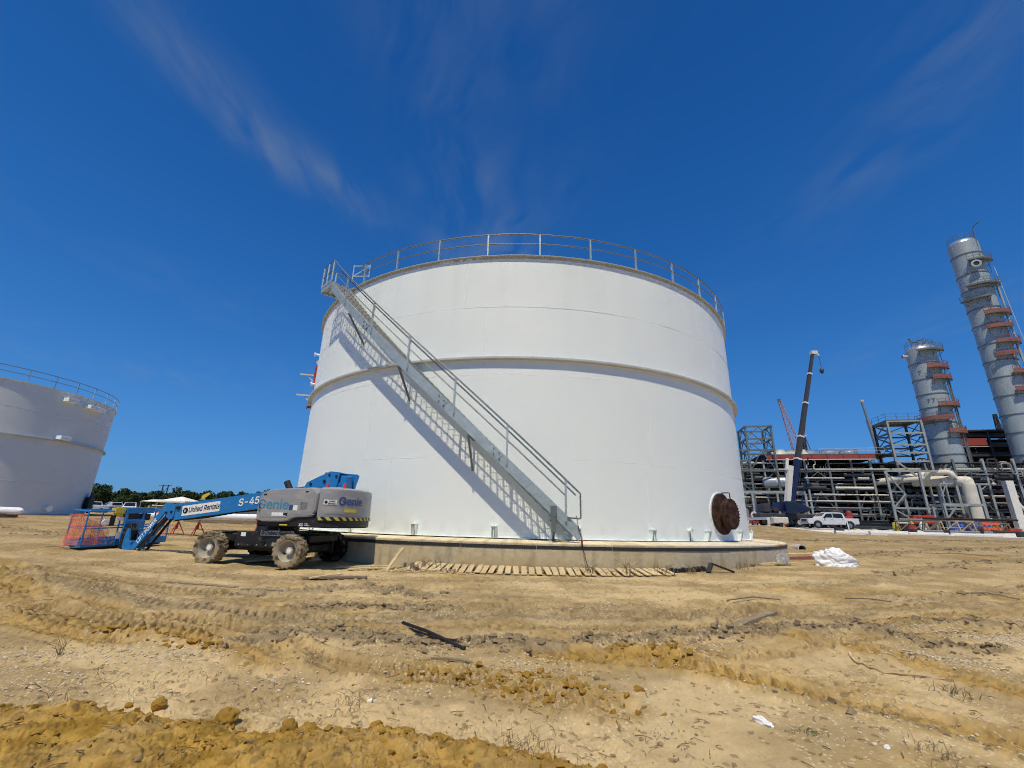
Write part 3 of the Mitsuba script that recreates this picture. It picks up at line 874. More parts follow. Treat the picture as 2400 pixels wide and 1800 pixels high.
part(tk, 'nozzle', lathe([(.05, -.02), (.05, .14), (.10, .14), (.10, .17), (.04, .172), (.04, .1), (.001, .1)], 20, tp(RT, 29.42, 1.36), o3), 'tank_paint', 35)
part(tk, 'nozzle_drain', pipe([tp(RT + .09, 29.3, 1.31), tp(RT + .12, 29.0, 1.03)], .012, 6), 'pipe_dark', True)
for z, w in ((9.35, .22), (7.75, .16), (6.55, .16)):                    # small stubs on the left flank
    oo, tt = tdir(-64)
    part(tk, 'nozzle', lathe([(.06, -.02), (.06, w), (.11, w), (.11, w + .04), (.001, w + .042)], 16, tp(RT, -64 - z * .5, z), tdir(-64 - z * .5)[0]), 'tank_paint' if z > 7 else 'primer', 35)

# ring wall of cast concrete, its form panels 0.6 m wide
rw = thing('ring_wall', 'low round concrete ring wall under the white tank, stained tan, with a black sealing band', 'foundation')
RW, ZW = 12.25, .945
RC = (.80, 25.15)
NP = 126
for k in range(NP):
    a0, a1 = 360 / NP * k - 180, 360 / NP * (k + 1) - 180
    if abs((a0 + a1) / 2) > 112: continue
    g = .045
    j = .004 * math.sin(k * 12.9)
    part(rw, 'form_panel', curved(RW - .35, RW + j, -.1, .79, a0 + g * .3, a1 - g * .3, 2, RC), 'concrete')
part(rw, 'top_slab', lathe([(RW - .002, .881), (RW - .002, ZW - .02), (RW - .025, ZW), (RT - .4, ZB - .009), (.01, ZB - .009)], 252, (RC[0], RC[1], 0)), 'concrete', 35)
part(rw, 'core', curved(RW - .8, RW - .012, -.1, .88, 0, 360, 200, RC), 'concrete')
for k in range(36):
    a0 = -180 + 10 * k
    if abs(a0 + 5) > 112: continue
    part(rw, 'sealing_strip', curved(RW - .01, RW + .012 + .003 * (k % 3), .792 + .002 * (k % 2), .882, a0 + .02, a0 + 9.93, 8, RC), 'mastic')

# spiral stair round the shell
st = thing('staircase', 'galvanised steel stair climbing from the ring wall up the left front of the white tank', 'stair')
RO_, RI_ = 12.0, 11.26
zs = lambda a: 2.75 - .1902 * a                                        # top edge of the stringers
A0, A1 = 7.1, -42.6


def stringer(R, a0, a1, n=44):
    w = np.linspace(a0, a1, n); V = []
    for a in w:
        o_, t_ = tdir(a); p = tp(R, a, zs(a)); V += [p + o_ * .006, p - o_ * .006, p - o_ * .006 - [0, 0, .40], p + o_ * .006 - [0, 0, .40]]
    Q = [[i * 4 + j, (i + 1) * 4 + j, (i + 1) * 4 + (j + 1) % 4, i * 4 + (j + 1) % 4] for i in range(n - 1) for j in range(4)]
    F = np.vstack([quads(Q), quads([[3, 2, 1, 0], [n * 4 - 4, n * 4 - 3, n * 4 - 2, n * 4 - 1]])])
    return np.array(V), F


def flange(R, a0, a1, dz, w, side, n=44):
    P = np.linspace(a0, a1, n); V = []
    for a in P:
        o_, t_ = tdir(a); p = tp(R, a, zs(a) + dz) - o_ * side * w / 2
        for u, v in ((-.5, -.006), (.5, -.006), (.5, .006), (-.5, .006)):
            V.append(p + o_ * u * w + [0, 0, v])
    Q = [[i * 4 + j, (i + 1) * 4 + j, (i + 1) * 4 + (j + 1) % 4, i * 4 + (j + 1) % 4] for i in range(n - 1) for j in range(4)]
    return np.array(V), quads(Q)


def fix(m):
    import trimesh
    x = trimesh.Trimesh(m[0], m[1], process=False); x.fix_normals()
    return np.array(x.vertices), np.array(x.faces)


for R, s in ((RO_, 1), (RI_, -1)):
    part(st, 'stringer', fix(cat([stringer(R, A0, A1), flange(R - s * .008, A0 - .3, A1, -.012, .055, s), flange(R - s * .008, A0 - .3, A1, -.388, .055, s)])), 'galvanised')
NT = 47
for k in range(NT):
    a = A0 - 1.3 + (A1 - A0 + 1.6) * k / (NT - 1); z = zs(a) - .14
    o_, t_ = tdir(a)
    ms = []
    for q in range(4):                                                # open bar grating tread with a nosing
        ms.append(beam(tp(RI_ + .02, a + (q - 1.5) * .30, z), tp(RO_ - .02, a + (q - 1.5) * .30, z), .006, .030))
    ms.append(beam(tp(RI_ + .02, a + .65, z + .006), tp(RO_ - .02, a + .65, z + .006), .028, .035))
    for q in range(4):
        r_ = RI_ + .12 + q * .17
        ms.append(beam(tp(r_, a - .55, z), tp(r_, a + .60, z), .006, .012))
    part(st, 'tread', cat(ms), 'grate')
PA = [-36.2, -27.9, -19.55, -11.15, -3.02, 5.3]
for a in PA:
    o_, t_ = tdir(a)
    part(st, 'post', beam(tp(RO_ + .035, a, zs(a) - .22), tp(RO_ + .035, a, zs(a) + .95), .055, .055, t_), 'galvanised')
    part(st, 'rail_bracket', pipe(elbowed([tp(RO_ + .03, a, zs(a) + .70), tp(RO_ - .05, a, zs(a) + .71), tp(RO_ - .05, a, zs(a) + .80)], .03), .008, 6), 'rail_steel')
span = np.arange(5.3, -41.5, -1.2)
part(st, 'top_rail', pipe([*[tp(RO_ + .035, a, zs(a) + .97) for a in (7.1, 6.2)], *[tp(RO_ + .035, a, zs(a) + .97) for a in span], tp(RO_ + .035, -42.9, zs(-42.9) + 1.0)], .026, 8), 'rail_steel', True)
part(st, 'hand_rail', pipe([*[tp(RO_ - .05, a, zs(a) + .82) for a in (6.8, 6.0)], *[tp(RO_ - .05, a, zs(a) + .82) for a in span]], .021, 8), 'rail_steel', True)
part(st, 'mid_rail', pipe([tp(RO_ + .035, a, zs(a) + .50) for a in span], .018, 8), 'rail_steel', True)
part(st, 'end_loop', pipe(elbowed([tp(RO_ + .035, 7.1, zs(7.1) + .97), tp(RO_ + .035, 7.35, zs(7.1) + .93), tp(RO_ + .035, 7.35, zs(7.1) + .22), tp(RO_ + .035, 5.3, zs(7.1) + .25)], .05), .024, 8), 'rail_steel', True)
for a in (-34.7, -21.3, -8.8, 3.9):                                    # triangular bracket down to the shell
    z = zs(a) - .42; o_, t_ = tdir(a)
    part(st, 'brace', cat([beam(tp(RT + .005, a, z - .035), tp(RO_ + .02, a, z - .035), .06, .06), beam(tp(RT + .01, a, z - 1.0), tp(RO_ - .03, a, z - .04), .055, .055, t_)]), 'rail_steel')
    part(st, 'brace_plate', box(tp(RT + .012, a, z - .95), (.16, .02, .22), math.radians(a)), 'tank_paint')
part(st, 'support_leg', cat([box(tp(RO_ + .03, 3.6, zs(3.6) - .26), (.17, .09, .30), math.radians(3.6)), box(tp(RO_ + .03, 3.6, zs(3.6) - .62), (.13, .07, .40), math.radians(3.6))]), 'steel')
for a in (-29.5, -13.2, -4.5):                                         # bolted splices of the stringer
    o_, t_ = tdir(a)
    part(st, 'splice_plate', beam(tp(RO_ + .014, a - .6, zs(a - .6) - .18), tp(RO_ + .014, a + .6, zs(a + .6) - .18), .012, .24, (0, 0, 1)), 'galvanised')
    part(st, 'splice_bolt', cat([pipe([tp(RO_ + .01, a + u, zs(a + u) - v), tp(RO_ + .05, a + u, zs(a + u) - v)], .018, 6) for u in (-.4, .4) for v in (.10, .27)]), 'ink')
# landing at the rim
ZL = zs(-42.6) + .01
L0, L1 = -42.7, -47.6
fl = [(tp(r, a, ZL)) for a in (L0, L1) for r in (RI_ - .1, RO_ + .02)]
part(st, 'landing_frame', cat([beam(tp(RO_ + .02, L0, ZL - .09), tp(RO_ + .02, L1, ZL - .09), .03, .20), beam(tp(RO_ + .03, L1, ZL - .09), tp(RI_ - .3, L1, ZL - .09), .03, .20), beam(tp(RI_ - .1, L0, ZL - .09), tp(RI_ - .1, L1, ZL - .09), .03, .20), beam(tp(RO_, L0, ZL - .1), tp(RI_ - .3, L0, ZL - .1), .03, .18)]), 'galvanised')
part(st, 'landing_grating', cat([beam(tp(RI_ - .08, L0 + (L1 - L0) * k / 22, ZL - .01), tp(RO_, L0 + (L1 - L0) * k / 22, ZL - .01), .008, .035) for k in range(23)] + [beam(tp(r, L0, ZL), tp(r, L1, ZL), .008, .014) for r in np.linspace(RI_, RO_, 7)]), 'grate')
part(st, 'toe_board', cat([beam(tp(RO_ + .045, L0, ZL + .07), tp(RO_ + .045, L1, ZL + .07), .008, .12), beam(tp(RO_ + .04, L1 - .06, ZL + .07), tp(RI_ - .3, L1 - .06, ZL + .07), .008, .12)]), 'galvanised')
for r, a in ((RO_ + .02, L1), (RO_ + .02, L0 - .2), (RI_ + .25, L1), (RI_ - .3, L1), (RO_ + .02, -45.2)):
    part(st, 'post', beam(tp(r, a, ZL), tp(r, a, ZL + 1.03), .05, .05), 'galvanised')
for z in (1.05, .55):
    part(st, 'landing_rail', pipe(elbowed([tp(RO_ + .03, L0 - .2, ZL + z), tp(RO_ + .03, L1, ZL + z), tp(RI_ - .3, L1, ZL + z)], .08), .024, 8), 'rail_steel', True)
part(st, 'self_closing_gate', cat([beam(tp(RI_ + .05, -41.2, ZL + .45), tp(RI_ - .35, -38.2, ZL + .45), .03, .03), beam(tp(RI_ + .05, -41.2, ZL + .95), tp(RI_ - .35, -38.2, ZL + .95), .03, .03), beam(tp(RI_ + .05, -41.2, ZL + .2), tp(RI_ + .05, -41.2, ZL + 1.0), .04, .04), beam(tp(RI_ - .35, -38.2, ZL + .4), tp(RI_ - .35, -38.2, ZL + 1.0), .03, .03), beam(tp(RI_ + .05, -41.2, ZL + .45), tp(RI_ - .35, -38.2, ZL + .95), .03, .03)]), 'galvanised')

# red pipe stack with struts, seen past the left flank of the tank
fs = thing('pipe_davit', 'red pipe with white struts sticking out behind the left flank of the white tank', 'pipe')
q = tp(RT, -74, 0)
part(fs, 'riser', pipe(elbowed([q + [-.25, .6, 7.2], q + [-.35, .6, 7.9], q + [-.48, .6, 8.6], q + [-.40, .5, 9.2], q + [-.22, .4, 9.4]], .3), .085, 10), 'red_paint', True)
part(fs, 'flange', lathe([(.07, 0), (.17, 0), (.17, .06), (.07, .06)], 18, q + [-.26, .40, 9.40], (.6, -.8, .1)), 'pipe_white', 35)
for z in (8.75, 7.6):
    part(fs, 'strut', beam(q + [-1.35, .7, z + .1], q + [.2, .5, z - .05], .07, .07), 'pipe_white')
    part(fs, 'strut', beam(q + [-.9, .7, z], q + [.0, .5, z - .8], .05, .05), 'pipe_white')

# the second tank, further off at the left
T2 = (-47.1, 36.5); R2 = 10.0; Z2B, Z2T = 1.12, 10.87
t2k = thing('storage_tank', 'grey shaded cylindrical storage tank cut by the left edge of the picture, further off', 'tank')
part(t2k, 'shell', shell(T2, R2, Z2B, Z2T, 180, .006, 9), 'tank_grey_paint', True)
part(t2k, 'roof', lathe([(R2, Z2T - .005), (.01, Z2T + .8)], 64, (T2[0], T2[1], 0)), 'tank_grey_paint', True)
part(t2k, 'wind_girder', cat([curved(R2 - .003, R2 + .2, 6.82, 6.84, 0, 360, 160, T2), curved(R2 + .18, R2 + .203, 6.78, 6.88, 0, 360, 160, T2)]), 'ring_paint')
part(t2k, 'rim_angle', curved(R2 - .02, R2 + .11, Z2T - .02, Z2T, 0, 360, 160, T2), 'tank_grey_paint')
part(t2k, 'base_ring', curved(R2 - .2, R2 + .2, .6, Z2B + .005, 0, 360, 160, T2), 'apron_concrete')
for z in (8.9, 3.5):
    part(t2k, 'weld_seam', pipe([tp(R2, a, z, T2) for a in np.arange(0, 360, 3)], .012, 6, closed=True), 'tank_grey_paint', True)
guard_rail(t2k, T2, R2 + .06, Z2T, 1.0, [20 + 9.77 * k for k in range(33)], (20, 20 + 9.77 * 32), 'rail_steel', True)
for a, z in ((97, 10.1), (102, 10.1), (86, 10.2), (88, 7.1)):
    o_, t_ = tdir(a)
    part(t2k, 'overflow_box', cbox(tp(R2 + .28, a, z, T2), (.9, .6, .32), math.radians(a), .02), 'tank_paint')
oM, tM = tdir(121)
part(t2k, 'manway', lathe([(.55, -.05), (.55, .3), (.85, .3), (.85, .42), (.6, .45), (.001, .45)], 28, tp(R2, 121, 2.1, T2), oM), 'black_rubber', 35)
part(t2k, 'nozzle', lathe([(.12, -.05), (.12, .3), (.25, .3), (.25, .36), (.001, .36)], 18, tp(R2, 92, 1.55, T2), tdir(92)[0]), 'tank_paint', 35)
# ------------------------------------------------------------------ the blue and grey boom lift
LC = np.array([-6.62, 13.38]); LB = np.array([-.98, .199]) / math.hypot(.98, .199); LN = np.array([-LB[1], LB[0]])   # forward (along the boom), towards the yard


def lw(m):
    """Lift axes (forward, to its left, up) to the yard."""
    v = np.asarray(m[0], float)
    return np.stack([LC[0] + v[:, 0] * LB[0] + v[:, 1] * LN[0], LC[1] + v[:, 0] * LB[1] + v[:, 1] * LN[1], v[:, 2]], 1), m[1]


lift = thing('boom_lift', 'blue and grey boom lift with its long boom lowered, parked left of the white tank', 'boom lift')
lp = lambda name, m, mt, smooth=False, label=None, **k: part(lift, name, lw(m), mt, smooth, label, **k)


def loft(secs):
    """Closed outlines of equal length joined one after another, ends capped."""
    import trimesh
    n = len(secs[0]); V = np.vstack(secs); Q = [[i * n + j, i * n + (j + 1) % n, (i + 1) * n + (j + 1) % n, (i + 1) * n + j] for i in range(len(secs) - 1) for j in range(n)]
    c0, c1 = secs[0].mean(0), secs[-1].mean(0)
    V = np.vstack([V, c0[None], c1[None]]); k = len(secs) * n
    F = np.vstack([quads(Q), [[k, (j + 1) % n, j] for j in range(n)], [[k + 1, k - n + j, k - n + (j + 1) % n] for j in range(n)]])
    return fix((V, F))


def chaikin(P, n=2):
    P = np.asarray(P, float)
    for _ in range(n):
        q = np.roll(P, -1, 0)
        P = np.stack([.8 * P + .2 * q, .2 * P + .8 * q], 1).reshape(-1, P.shape[1])
    return P


def tyre(dark, seed):
    prof = [(.265, -.13), (.30, -.155), (.37, -.16), (.395, -.15), (.40, -.10), (.402, 0), (.40, .10), (.395, .15), (.37, .16), (.30, .155), (.265, .13)]
    ms = [lathe(prof, 40, (0, 0, 0), (0, 1, 0))]
    for k in range(20):
        for s in (-1, 1):
            w = 2 * math.pi * (k + .5 * (s > 0)) / 20
            lug = hull([(x, s * y, z) for x, y, z in ((-.030, .01, .39), (.020, .01, .39), (-.030, .01, .420), (.015, .01, .420), (.005, .165, .37), (.062, .165, .37), (.010, .158, .412), (.055, .158, .412), (.01, .163, .34), (.06, .163, .34))])
            c, s_ = math.cos(w), math.sin(w)
            ms.append((lug[0] @ np.array([[c, 0, -s_], [0, 1, 0], [s_, 0, c]]), lug[1]))
    return cat(ms)


TY = tyre(0, 0)
for f, n, mt in ((1.20, .98, 'mud_tyre'), (-1.22, .98, 'mud_tyre'), (1.20, -.96, 'dark_tyre'), (-1.20, -.96, 'dark_tyre')):
    s = 1 if n > 0 else -1; z = .22 + .41
    R = np.diag([1.0, s, 1.0]) if s > 0 else rotz(math.pi)
    W = lambda m: lw(place(m, R, (f, n, z)))
    wk = part(lift, 'wheel__tyre', W(TY), mt, 25)
    part(lift, 'wheel__rim', W(lathe([(.278, .125), (.262, .14), (.252, .12), (.235, .03), (.21, -.02), (.16, -.035), (.10, -.03), (.10, .045), (.085, .055), (.001, .056)], 36, (0, 0, 0), (0, 1, 0))), 'rim_grey' if mt == 'mud_tyre' else 'lift_black', 35)
    part(lift, 'wheel__hub_cap', W(cat([lathe([(.062, .05), (.06, .064), (.001, .066)], 20, (0, 0, 0), (0, 1, 0))] + [box((.08 * math.cos(q), .06, .08 * math.sin(q)), (.014, .012, .014)) for q in np.arange(9) * .698])), 'label_white' if mt == 'mud_tyre' else 'lift_black', 35)
# chassis
lp('chassis', cat([cbox((0, 0, .80), (2.1, 1.2, .46), 0, .03), cbox((-.32, .74, .87), (1.85, .26, .40), 0, .02), cbox((-.3, -.74, .87), (1.9, .26, .40), 0, .02), cbox((1.05, .15, .90), (.75, 1.3, .22), 0, .03), cbox((-1.15, .1, .92), (.9, 1.3, .20), 0, .03)]), 'lift_black')
for f in (1.2, -1.2):
    lp('axle', cat([cbox((f, 0, .64), (.20, 1.62, .20), 0, .02), cbox((f, .78, .66), (.30, .12, .34), 0, .03), cbox((f, -.78, .66), (.30, .12, .34), 0, .03)]), 'lift_black')
    lp('steering_cylinder', pipe([(f + .16, -.6, .66), (f + .16, .6, .66)], .035, 8), 'lift_black', True)
lp('fender_plate', cbox((1.10, .62, 1.045), (.62, .42, .03), 0, .01), 'rust')
lp('slew_ring', lathe([(.001, 1.04), (.56, 1.04), (.56, 1.22), (.001, 1.22)], 36), 'lift_black', 30)
lp('chassis_sign', box((-.66, .874, 1.04), (1.0, .010, .135)), 'sign_grey')
lp('lettering', text('United Rentals', .088, (-.72, .8835, .998), (-1, 0, 0), (0, 0, 1), shear=.2), 'ink', label='chassis sign reading United Rentals')
lp('emblem', lathe([(.020, 0), (.048, 0), (.048, .004), (.020, .004)], 20, (-.235, .881, 1.04), (0, 1, 0)), 'ink')
for c, s in (((.36, .8735, .99), (.15, .006, .10)), ((-.62, .8735, .76), (.12, .006, .09)), ((-1.18, .8735, .93), (.14, .006, .10))):
    lp('data_plate', box(c, s), 'label_white' if c[0] > 0 else 'label_grey')
for x, y in ((-.3, .80), (-.95, .79), (.1, .72)):
    lp('tie_down', lathe([(.02, 0), (.045, 0), (.045, .03), (.02, .03)], 12, (x, .872, y), (0, 1, 0)), 'lift_black')
lp('hose', pipe(elbowed([(-.9, .9, .75), (-1.0, .98, .55), (-1.3, .80, .5), (-1.5, .5, .6)], .15), .02, 6), 'black_rubber', True)

# turntable: black base, two engine covers and the counterweight
rear = [(-1.905, 1.10), (-2.10, 1.06), (-2.35, .86), (-2.52, .46), (-2.58, 0)]
rear = rear + [(a, -b) for a, b in rear[-2::-1]]
rc = np.array(smooth_pts(rear, 4))
full = np.vstack([[(-.06, 1.0), (-.95, 1.06)], rc, [(-.95, -1.06), (-.06, -1.0)]])


def lift_sec(P, z, k=1.0):
    c = np.array([-1.4, 0]); return np.column_stack([c + (P - c) * k, np.full(len(P), z)])


lp('turntable', loft([lift_sec(full, 1.215, .95), lift_sec(full, 1.24, .985), lift_sec(full, 1.47, .985)]), 'lift_black', 30)
rw_ = np.vstack([rc, [(-1.905, -1.10), (-1.905, 1.10)]])[:-1]
rcs = lambda z, k: np.column_stack([np.array([-1.905, 0]) + (rw_ - [-1.905, 0]) * k, np.full(len(rw_), z)])
lp('counterweight', loft([rcs(1.475, .99), rcs(1.60, 1.0), rcs(2.12, .985), rcs(2.20, .965), rcs(2.235, .91), rcs(2.25, .8)]), 'lift_grey', 35)
arc = np.r_[0, np.cumsum(np.hypot(*np.diff(rc, axis=0).T))]


def wrap(m, s0, z0, off=.004, k=1.0):
    """Bends a flat piece (x along, y up, z out) round the counterweight, x = 0 at arc length s0."""
    v = np.asarray(m[0], float); s = s0 + v[:, 0]
    x = np.interp(s, arc, rc[:, 0]); y = np.interp(s, arc, rc[:, 1])
    dx = np.interp(s + .03, arc, rc[:, 0]) - np.interp(s - .03, arc, rc[:, 0]); dy = np.interp(s + .03, arc, rc[:, 1]) - np.interp(s - .03, arc, rc[:, 1])
    L = np.hypot(dx, dy) + 1e-9; nx, ny = dy / L, -dx / L
    return np.column_stack([x * 1 + nx * (off + v[:, 2]), y + ny * (off + v[:, 2]), z0 + v[:, 1]]), m[1]


def grid(w, h, nx, d=.004):
    x = np.linspace(-w / 2, w / 2, nx + 1)
    V = np.array([[a, b, c] for a in x for b, c in ((-h / 2, 0), (-h / 2, d), (h / 2, d), (h / 2, 0))])
    Q = [[i * 4 + j, (i + 1) * 4 + j, (i + 1) * 4 + (j + 1) % 4, i * 4 + (j + 1) % 4] for i in range(nx) for j in range(4)]
    F = np.vstack([quads(Q), quads([[3, 2, 1, 0], [nx * 4, nx * 4 + 1, nx * 4 + 2, nx * 4 + 3]])])
    return fix((V, F))


hz_ = grid(2.7, .085, 50, .006); hv = wrap((hz_[0] + [0, 0, .002], hz_[1]), 1.40, 1.445, .014)
lp('hazard_band', hv, 'hazard', False, uv=np.column_stack([(hz_[0][:, 0] + hz_[0][:, 1] * 1.0) / .21, hz_[0][:, 1]]))
for sgn in (1, -1):
    prof = chaikin([(-.115, 1.33), (-.10, 1.55), (-.10, 1.90), (-.16, 2.08), (-.40, 2.16), (-1.0, 2.205), (-1.885, 2.235), (-1.885, 1.485), (-1.24, 1.455), (-1.06, 1.34)], 1)
    c = prof.mean(0); secs = []
    for n_, k in ((.40, .97), (.46, 1.0), (1.02, 1.0), (1.08, .985), (1.115, .955), (1.125, .90)):
        q = c + (prof - c) * [k, .5 * (k + 1) if k > .97 else k]; secs.append(np.column_stack([q[:, 0], np.full(len(q), sgn * n_), q[:, 1]]))
    lp('engine_cover', loft(secs), 'lift_grey', 35)
lp('cover_ledge', prism([(-.17, 1.47), (-1.02, 1.47), (-1.16, 1.545), (-1.85, 1.555), (-1.85, 1.535), (-1.17, 1.525), (-1.03, 1.45), (-.17, 1.45)], .03, (0, 1.118, 0), (1, 0, 0), (0, 0, 1)), 'lift_grey')
lp('cover_panel', prism(chaikin([(-1.36, 1.60), (-1.80, 1.58), (-1.80, 2.08), (-1.62, 2.14), (-1.48, 2.02), (-1.45, 1.78)], 2), .012, (0, 1.124, 0), (1, 0, 0), (0, 0, 1)), 'lift_grey')
lp('lettering', text('Genie', .225, (-.60, 1.124, 1.665), (-1, 0, 0), (0, 0, 1), squeeze=1.12), 'ink_teal', label='big teal lettering Genie on the side cover')
lp('decal', box((-1.135, 1.1265, 1.705), (.105, .006, .13)), 'ink_navy'); lp('decal', box((-1.265, 1.1265, 1.70), (.13, .006, .13)), 'label_white')
lp('decal', box((-.80, 1.1265, 1.53), (.42, .006, .085)), 'label_white'); lp('decal', box((-1.0, 1.130, 1.535), (.12, .004, .07)), 'ink')
tg = text('Genie', .20, (0, 0, 0), (1, 0, 0), (0, 1, 0), squeeze=1.1, depth=.004)
lp('lettering', wrap(tg, .92, 1.80, .004), 'ink_navy', label='big navy lettering Genie on the counterweight')
lp('decal', wrap(grid(.32, .12, 8), .30, 1.86, .003), 'label_white')
lp('lettering', wrap(text('United', .038, (.04, .010, .005), (1, 0, 0), (0, 1, 0)), .30, 1.86, .004), 'ink'); lp('lettering', wrap(text('Rentals', .038, (.04, -.046, .005), (1, 0, 0), (0, 1, 0)), .30, 1.86, .004), 'ink')
lp('emblem', wrap(lathe([(.001, .0), (.040, 0), (.040, .004), (.001, .004)], 18, (-.105, 0, .004)), .30, 1.86, .004), 'ink')
lp('decal', wrap(grid(.42, .085, 10), .90, 1.66, .003), 'yellow')
lp('decal', wrap(grid(1.1, .010, 16), .75, 1.575, .003), 'label_grey')
lp('lettering', text('XC', .068, (-1.47, 1.075, 1.245), (-1, 0, 0), (0, 0, 1)), 'label_white', label='white lettering XC XTRA CAPACITY low on the turntable')
lp('lettering', text('XTRA', .026, (-1.62, 1.072, 1.29), (-1, 0, 0), (0, 0, 1)), 'label_white'); lp('lettering', text('CAPACITY', .022, (-1.645, 1.072, 1.252), (-1, 0, 0), (0, 0, 1)), 'label_white')
lp('emblem', cat([beam((-1.74, 1.074, 1.275), (-1.775, 1.074, 1.325), .006, .012), beam((-1.81, 1.074, 1.275), (-1.775, 1.074, 1.325), .006, .012)]), 'label_white')
lp('marker_lamp', cbox((-.95, 1.07, 1.262), (.24, .03, .035), 0, .01), 'yellow')
lp('exhaust_pipe', pipe([(-.62, .5, 2.1), (-.50, .5, 2.26), (-.40, .5, 2.42)], .085, 12), 'black_rubber', 35)
for f, n in ((-1.74, .55), (-2.30, .62)):
    lp('beacon', lathe([(.001, .10), (.03, .09), (.035, 0), (.045, -.01), (.045, -.03), (.001, -.03)], 14, (f, n, 2.275)), 'amber', 35)
lp('access_cap', cbox((-2.12, .72, 2.235), (.38, .16, .05), .25, .015), 'label_grey')
for f, z in ((-.30, 2.085), (-1.55, 2.17)): lp('cover_latch', cbox((f, 1.118, z - .06), (.10, .02, .05), 0, .006), 'ink')
for k in range(7): lp('louvre', box((-1.50 - .022 * (k % 2), 1.128, 1.66 + .028 * k), (.20, .008, .010)), 'lift_black')
lp('grab_handle', pipe(elbowed([(-.22, 1.10, 1.60), (-.22, 1.17, 1.60), (-.22, 1.17, 1.80), (-.22, 1.10, 1.80)], .03), .010, 6), 'lift_black', True)
for f in (-.2, -.75, -1.3): lp('lower_cable', pipe(elbowed([(f, 1.0, 1.20), (f - .1, 1.0, 1.10), (f - .35, .9, 1.12), (f - .4, .85, 1.2)], .06), .014, 6), 'black_rubber', True)
lp('step_plate', cbox((.15, .93, .72), (.34, .10, .03), 0, .008), 'lift_black')
for k in range(6): lp('frame_bolt', pipe([(.45 - .28 * k, .872, .73), (.45 - .28 * k, .888, .73)], .018, 6), 'label_grey')
# boom
bz_ = lambda f: 1.905 - .135 * (f - .62)
bd = nrm([1, 0, -.135]); bu = np.array([.135, 0, 1]) / math.hypot(.135, 1)
lp('boom', cat([beam((-1.7, 0, bz_(-1.7)), (3.56, 0, bz_(3.56)),   .30, .46, bu), beam((-1.7, 0, bz_(-1.7) + .222), (3.5, 0, bz_(3.5) + .222), .22, .012, bu)]), 'lift_blue')
lp('boom_extension', beam((3.55, 0, bz_(3.55)), (3.72, 0, bz_(3.72)), .24, .34, bu), 'lift_blue')
for n in (.16, -.16):
    lp('boom_head', prism(chaikin([(3.52, bz_(3.52) - .20), (3.52, bz_(3.52) + .22), (3.80, 1.80), (3.98, 1.74), (3.96, 1.56), (3.70, 1.30)], 1), .03, (0, n, 0), (1, 0, 0), (0, 0, 1)), 'lift_blue')
    e = .45 if n > 0 else .0
    lp('pivot_bracket', prism([(-.75, 2.2), (-.87, 2.43), (-1.56, 2.74), (-1.87 - .0 * e, 2.715), (-1.80, 2.2)] if n > 0 else [(-.75, 2.2), (-.87, 2.43), (-1.56, 2.74), (-2.14, 2.70), (-2.20, 2.66), (-2.08, 2.2)], .035, (0, n * 1.5, 0), (1, 0, 0), (0, 0, 1)), 'lift_blue')
lp('pivot_block', cat([cbox((-1.35, 0, 2.32), (1.1, .42, .22), 0, .02), cbox((-1.95, 0, 2.42), (.22, .34, .42), 0, .02), cbox((-1.6, 0, 2.70), (.5, .42, .03), .0, .01)]), 'lift_blue')
for f, z, r in ((-1.0, 2.38, .04), (-1.42, 2.46, .045), (-1.55, 2.64, .03), (-1.78, 2.60, .035)):
    lp('pivot_pin', pipe([(f, .25, z), (f, .285, z)], r, 12), 'lift_black', 30)
lp('boom_cable_tray', pipe([(-.5, -.2, 2.25), (1.5, -.2, 2.02), (3.6, -.2, 1.72)], .03, 8), 'black_rubber', True)
tx = lambda s, h, f, dz, mt, lab=None, **k: lp('lettering', text(s, h, (f, .1575, bz_(f) + dz), -bd, bu, **k), mt, label=lab)
lp('decal', beam((3.27, .153, bz_(3.27)), (1.98, .153, bz_(1.98)), .008, .29, bu), 'label_white')
tx('United Rentals', .15, 2.50, -.068, 'ink', 'black lettering United Rentals on the boom', shear=.22, squeeze=.76)
lp('emblem', lathe([(.045, 0), (.088, 0), (.088, .004), (.045, .004)], 22, (3.15, .158, bz_(3.15)), (0, 1, 0)), 'ink'); lp('emblem', prism([(0, -.05), (.05, -.04), (.05, .04), (0, .05)], .004, (3.15, .160, bz_(3.15)), (-1, 0, 0), (0, 0, 1)), 'ink')
tx('S-45', .20, 1.0, -.08, 'label_white', 'white lettering S-45 on the boom', shear=.15)
for q, n in enumerate((-.06, 0, .06)): lp('boom_hose', pipe([(f, n, bz_(f) - .25 - .015 * math.sin(f * 3 + q)) for f in np.linspace(.8, 3.6, 12)], .016, 6), 'black_rubber', True)
lp('limit_switch', cbox((3.42, .17, bz_(3.42) + .12), (.12, .06, .09), 0, .01), 'lift_black')
for f in (3.62, 3.80): lp('boom_pin', pipe([(f, .17, bz_(f) + .02), (f, .205, bz_(f) + .02)], .035, 10), 'lift_black', 30)
lp('wear_pad', beam((3.54, .162, bz_(3.54)), (3.58, .162, bz_(3.58)), .012, .40, bu), 'lift_black')
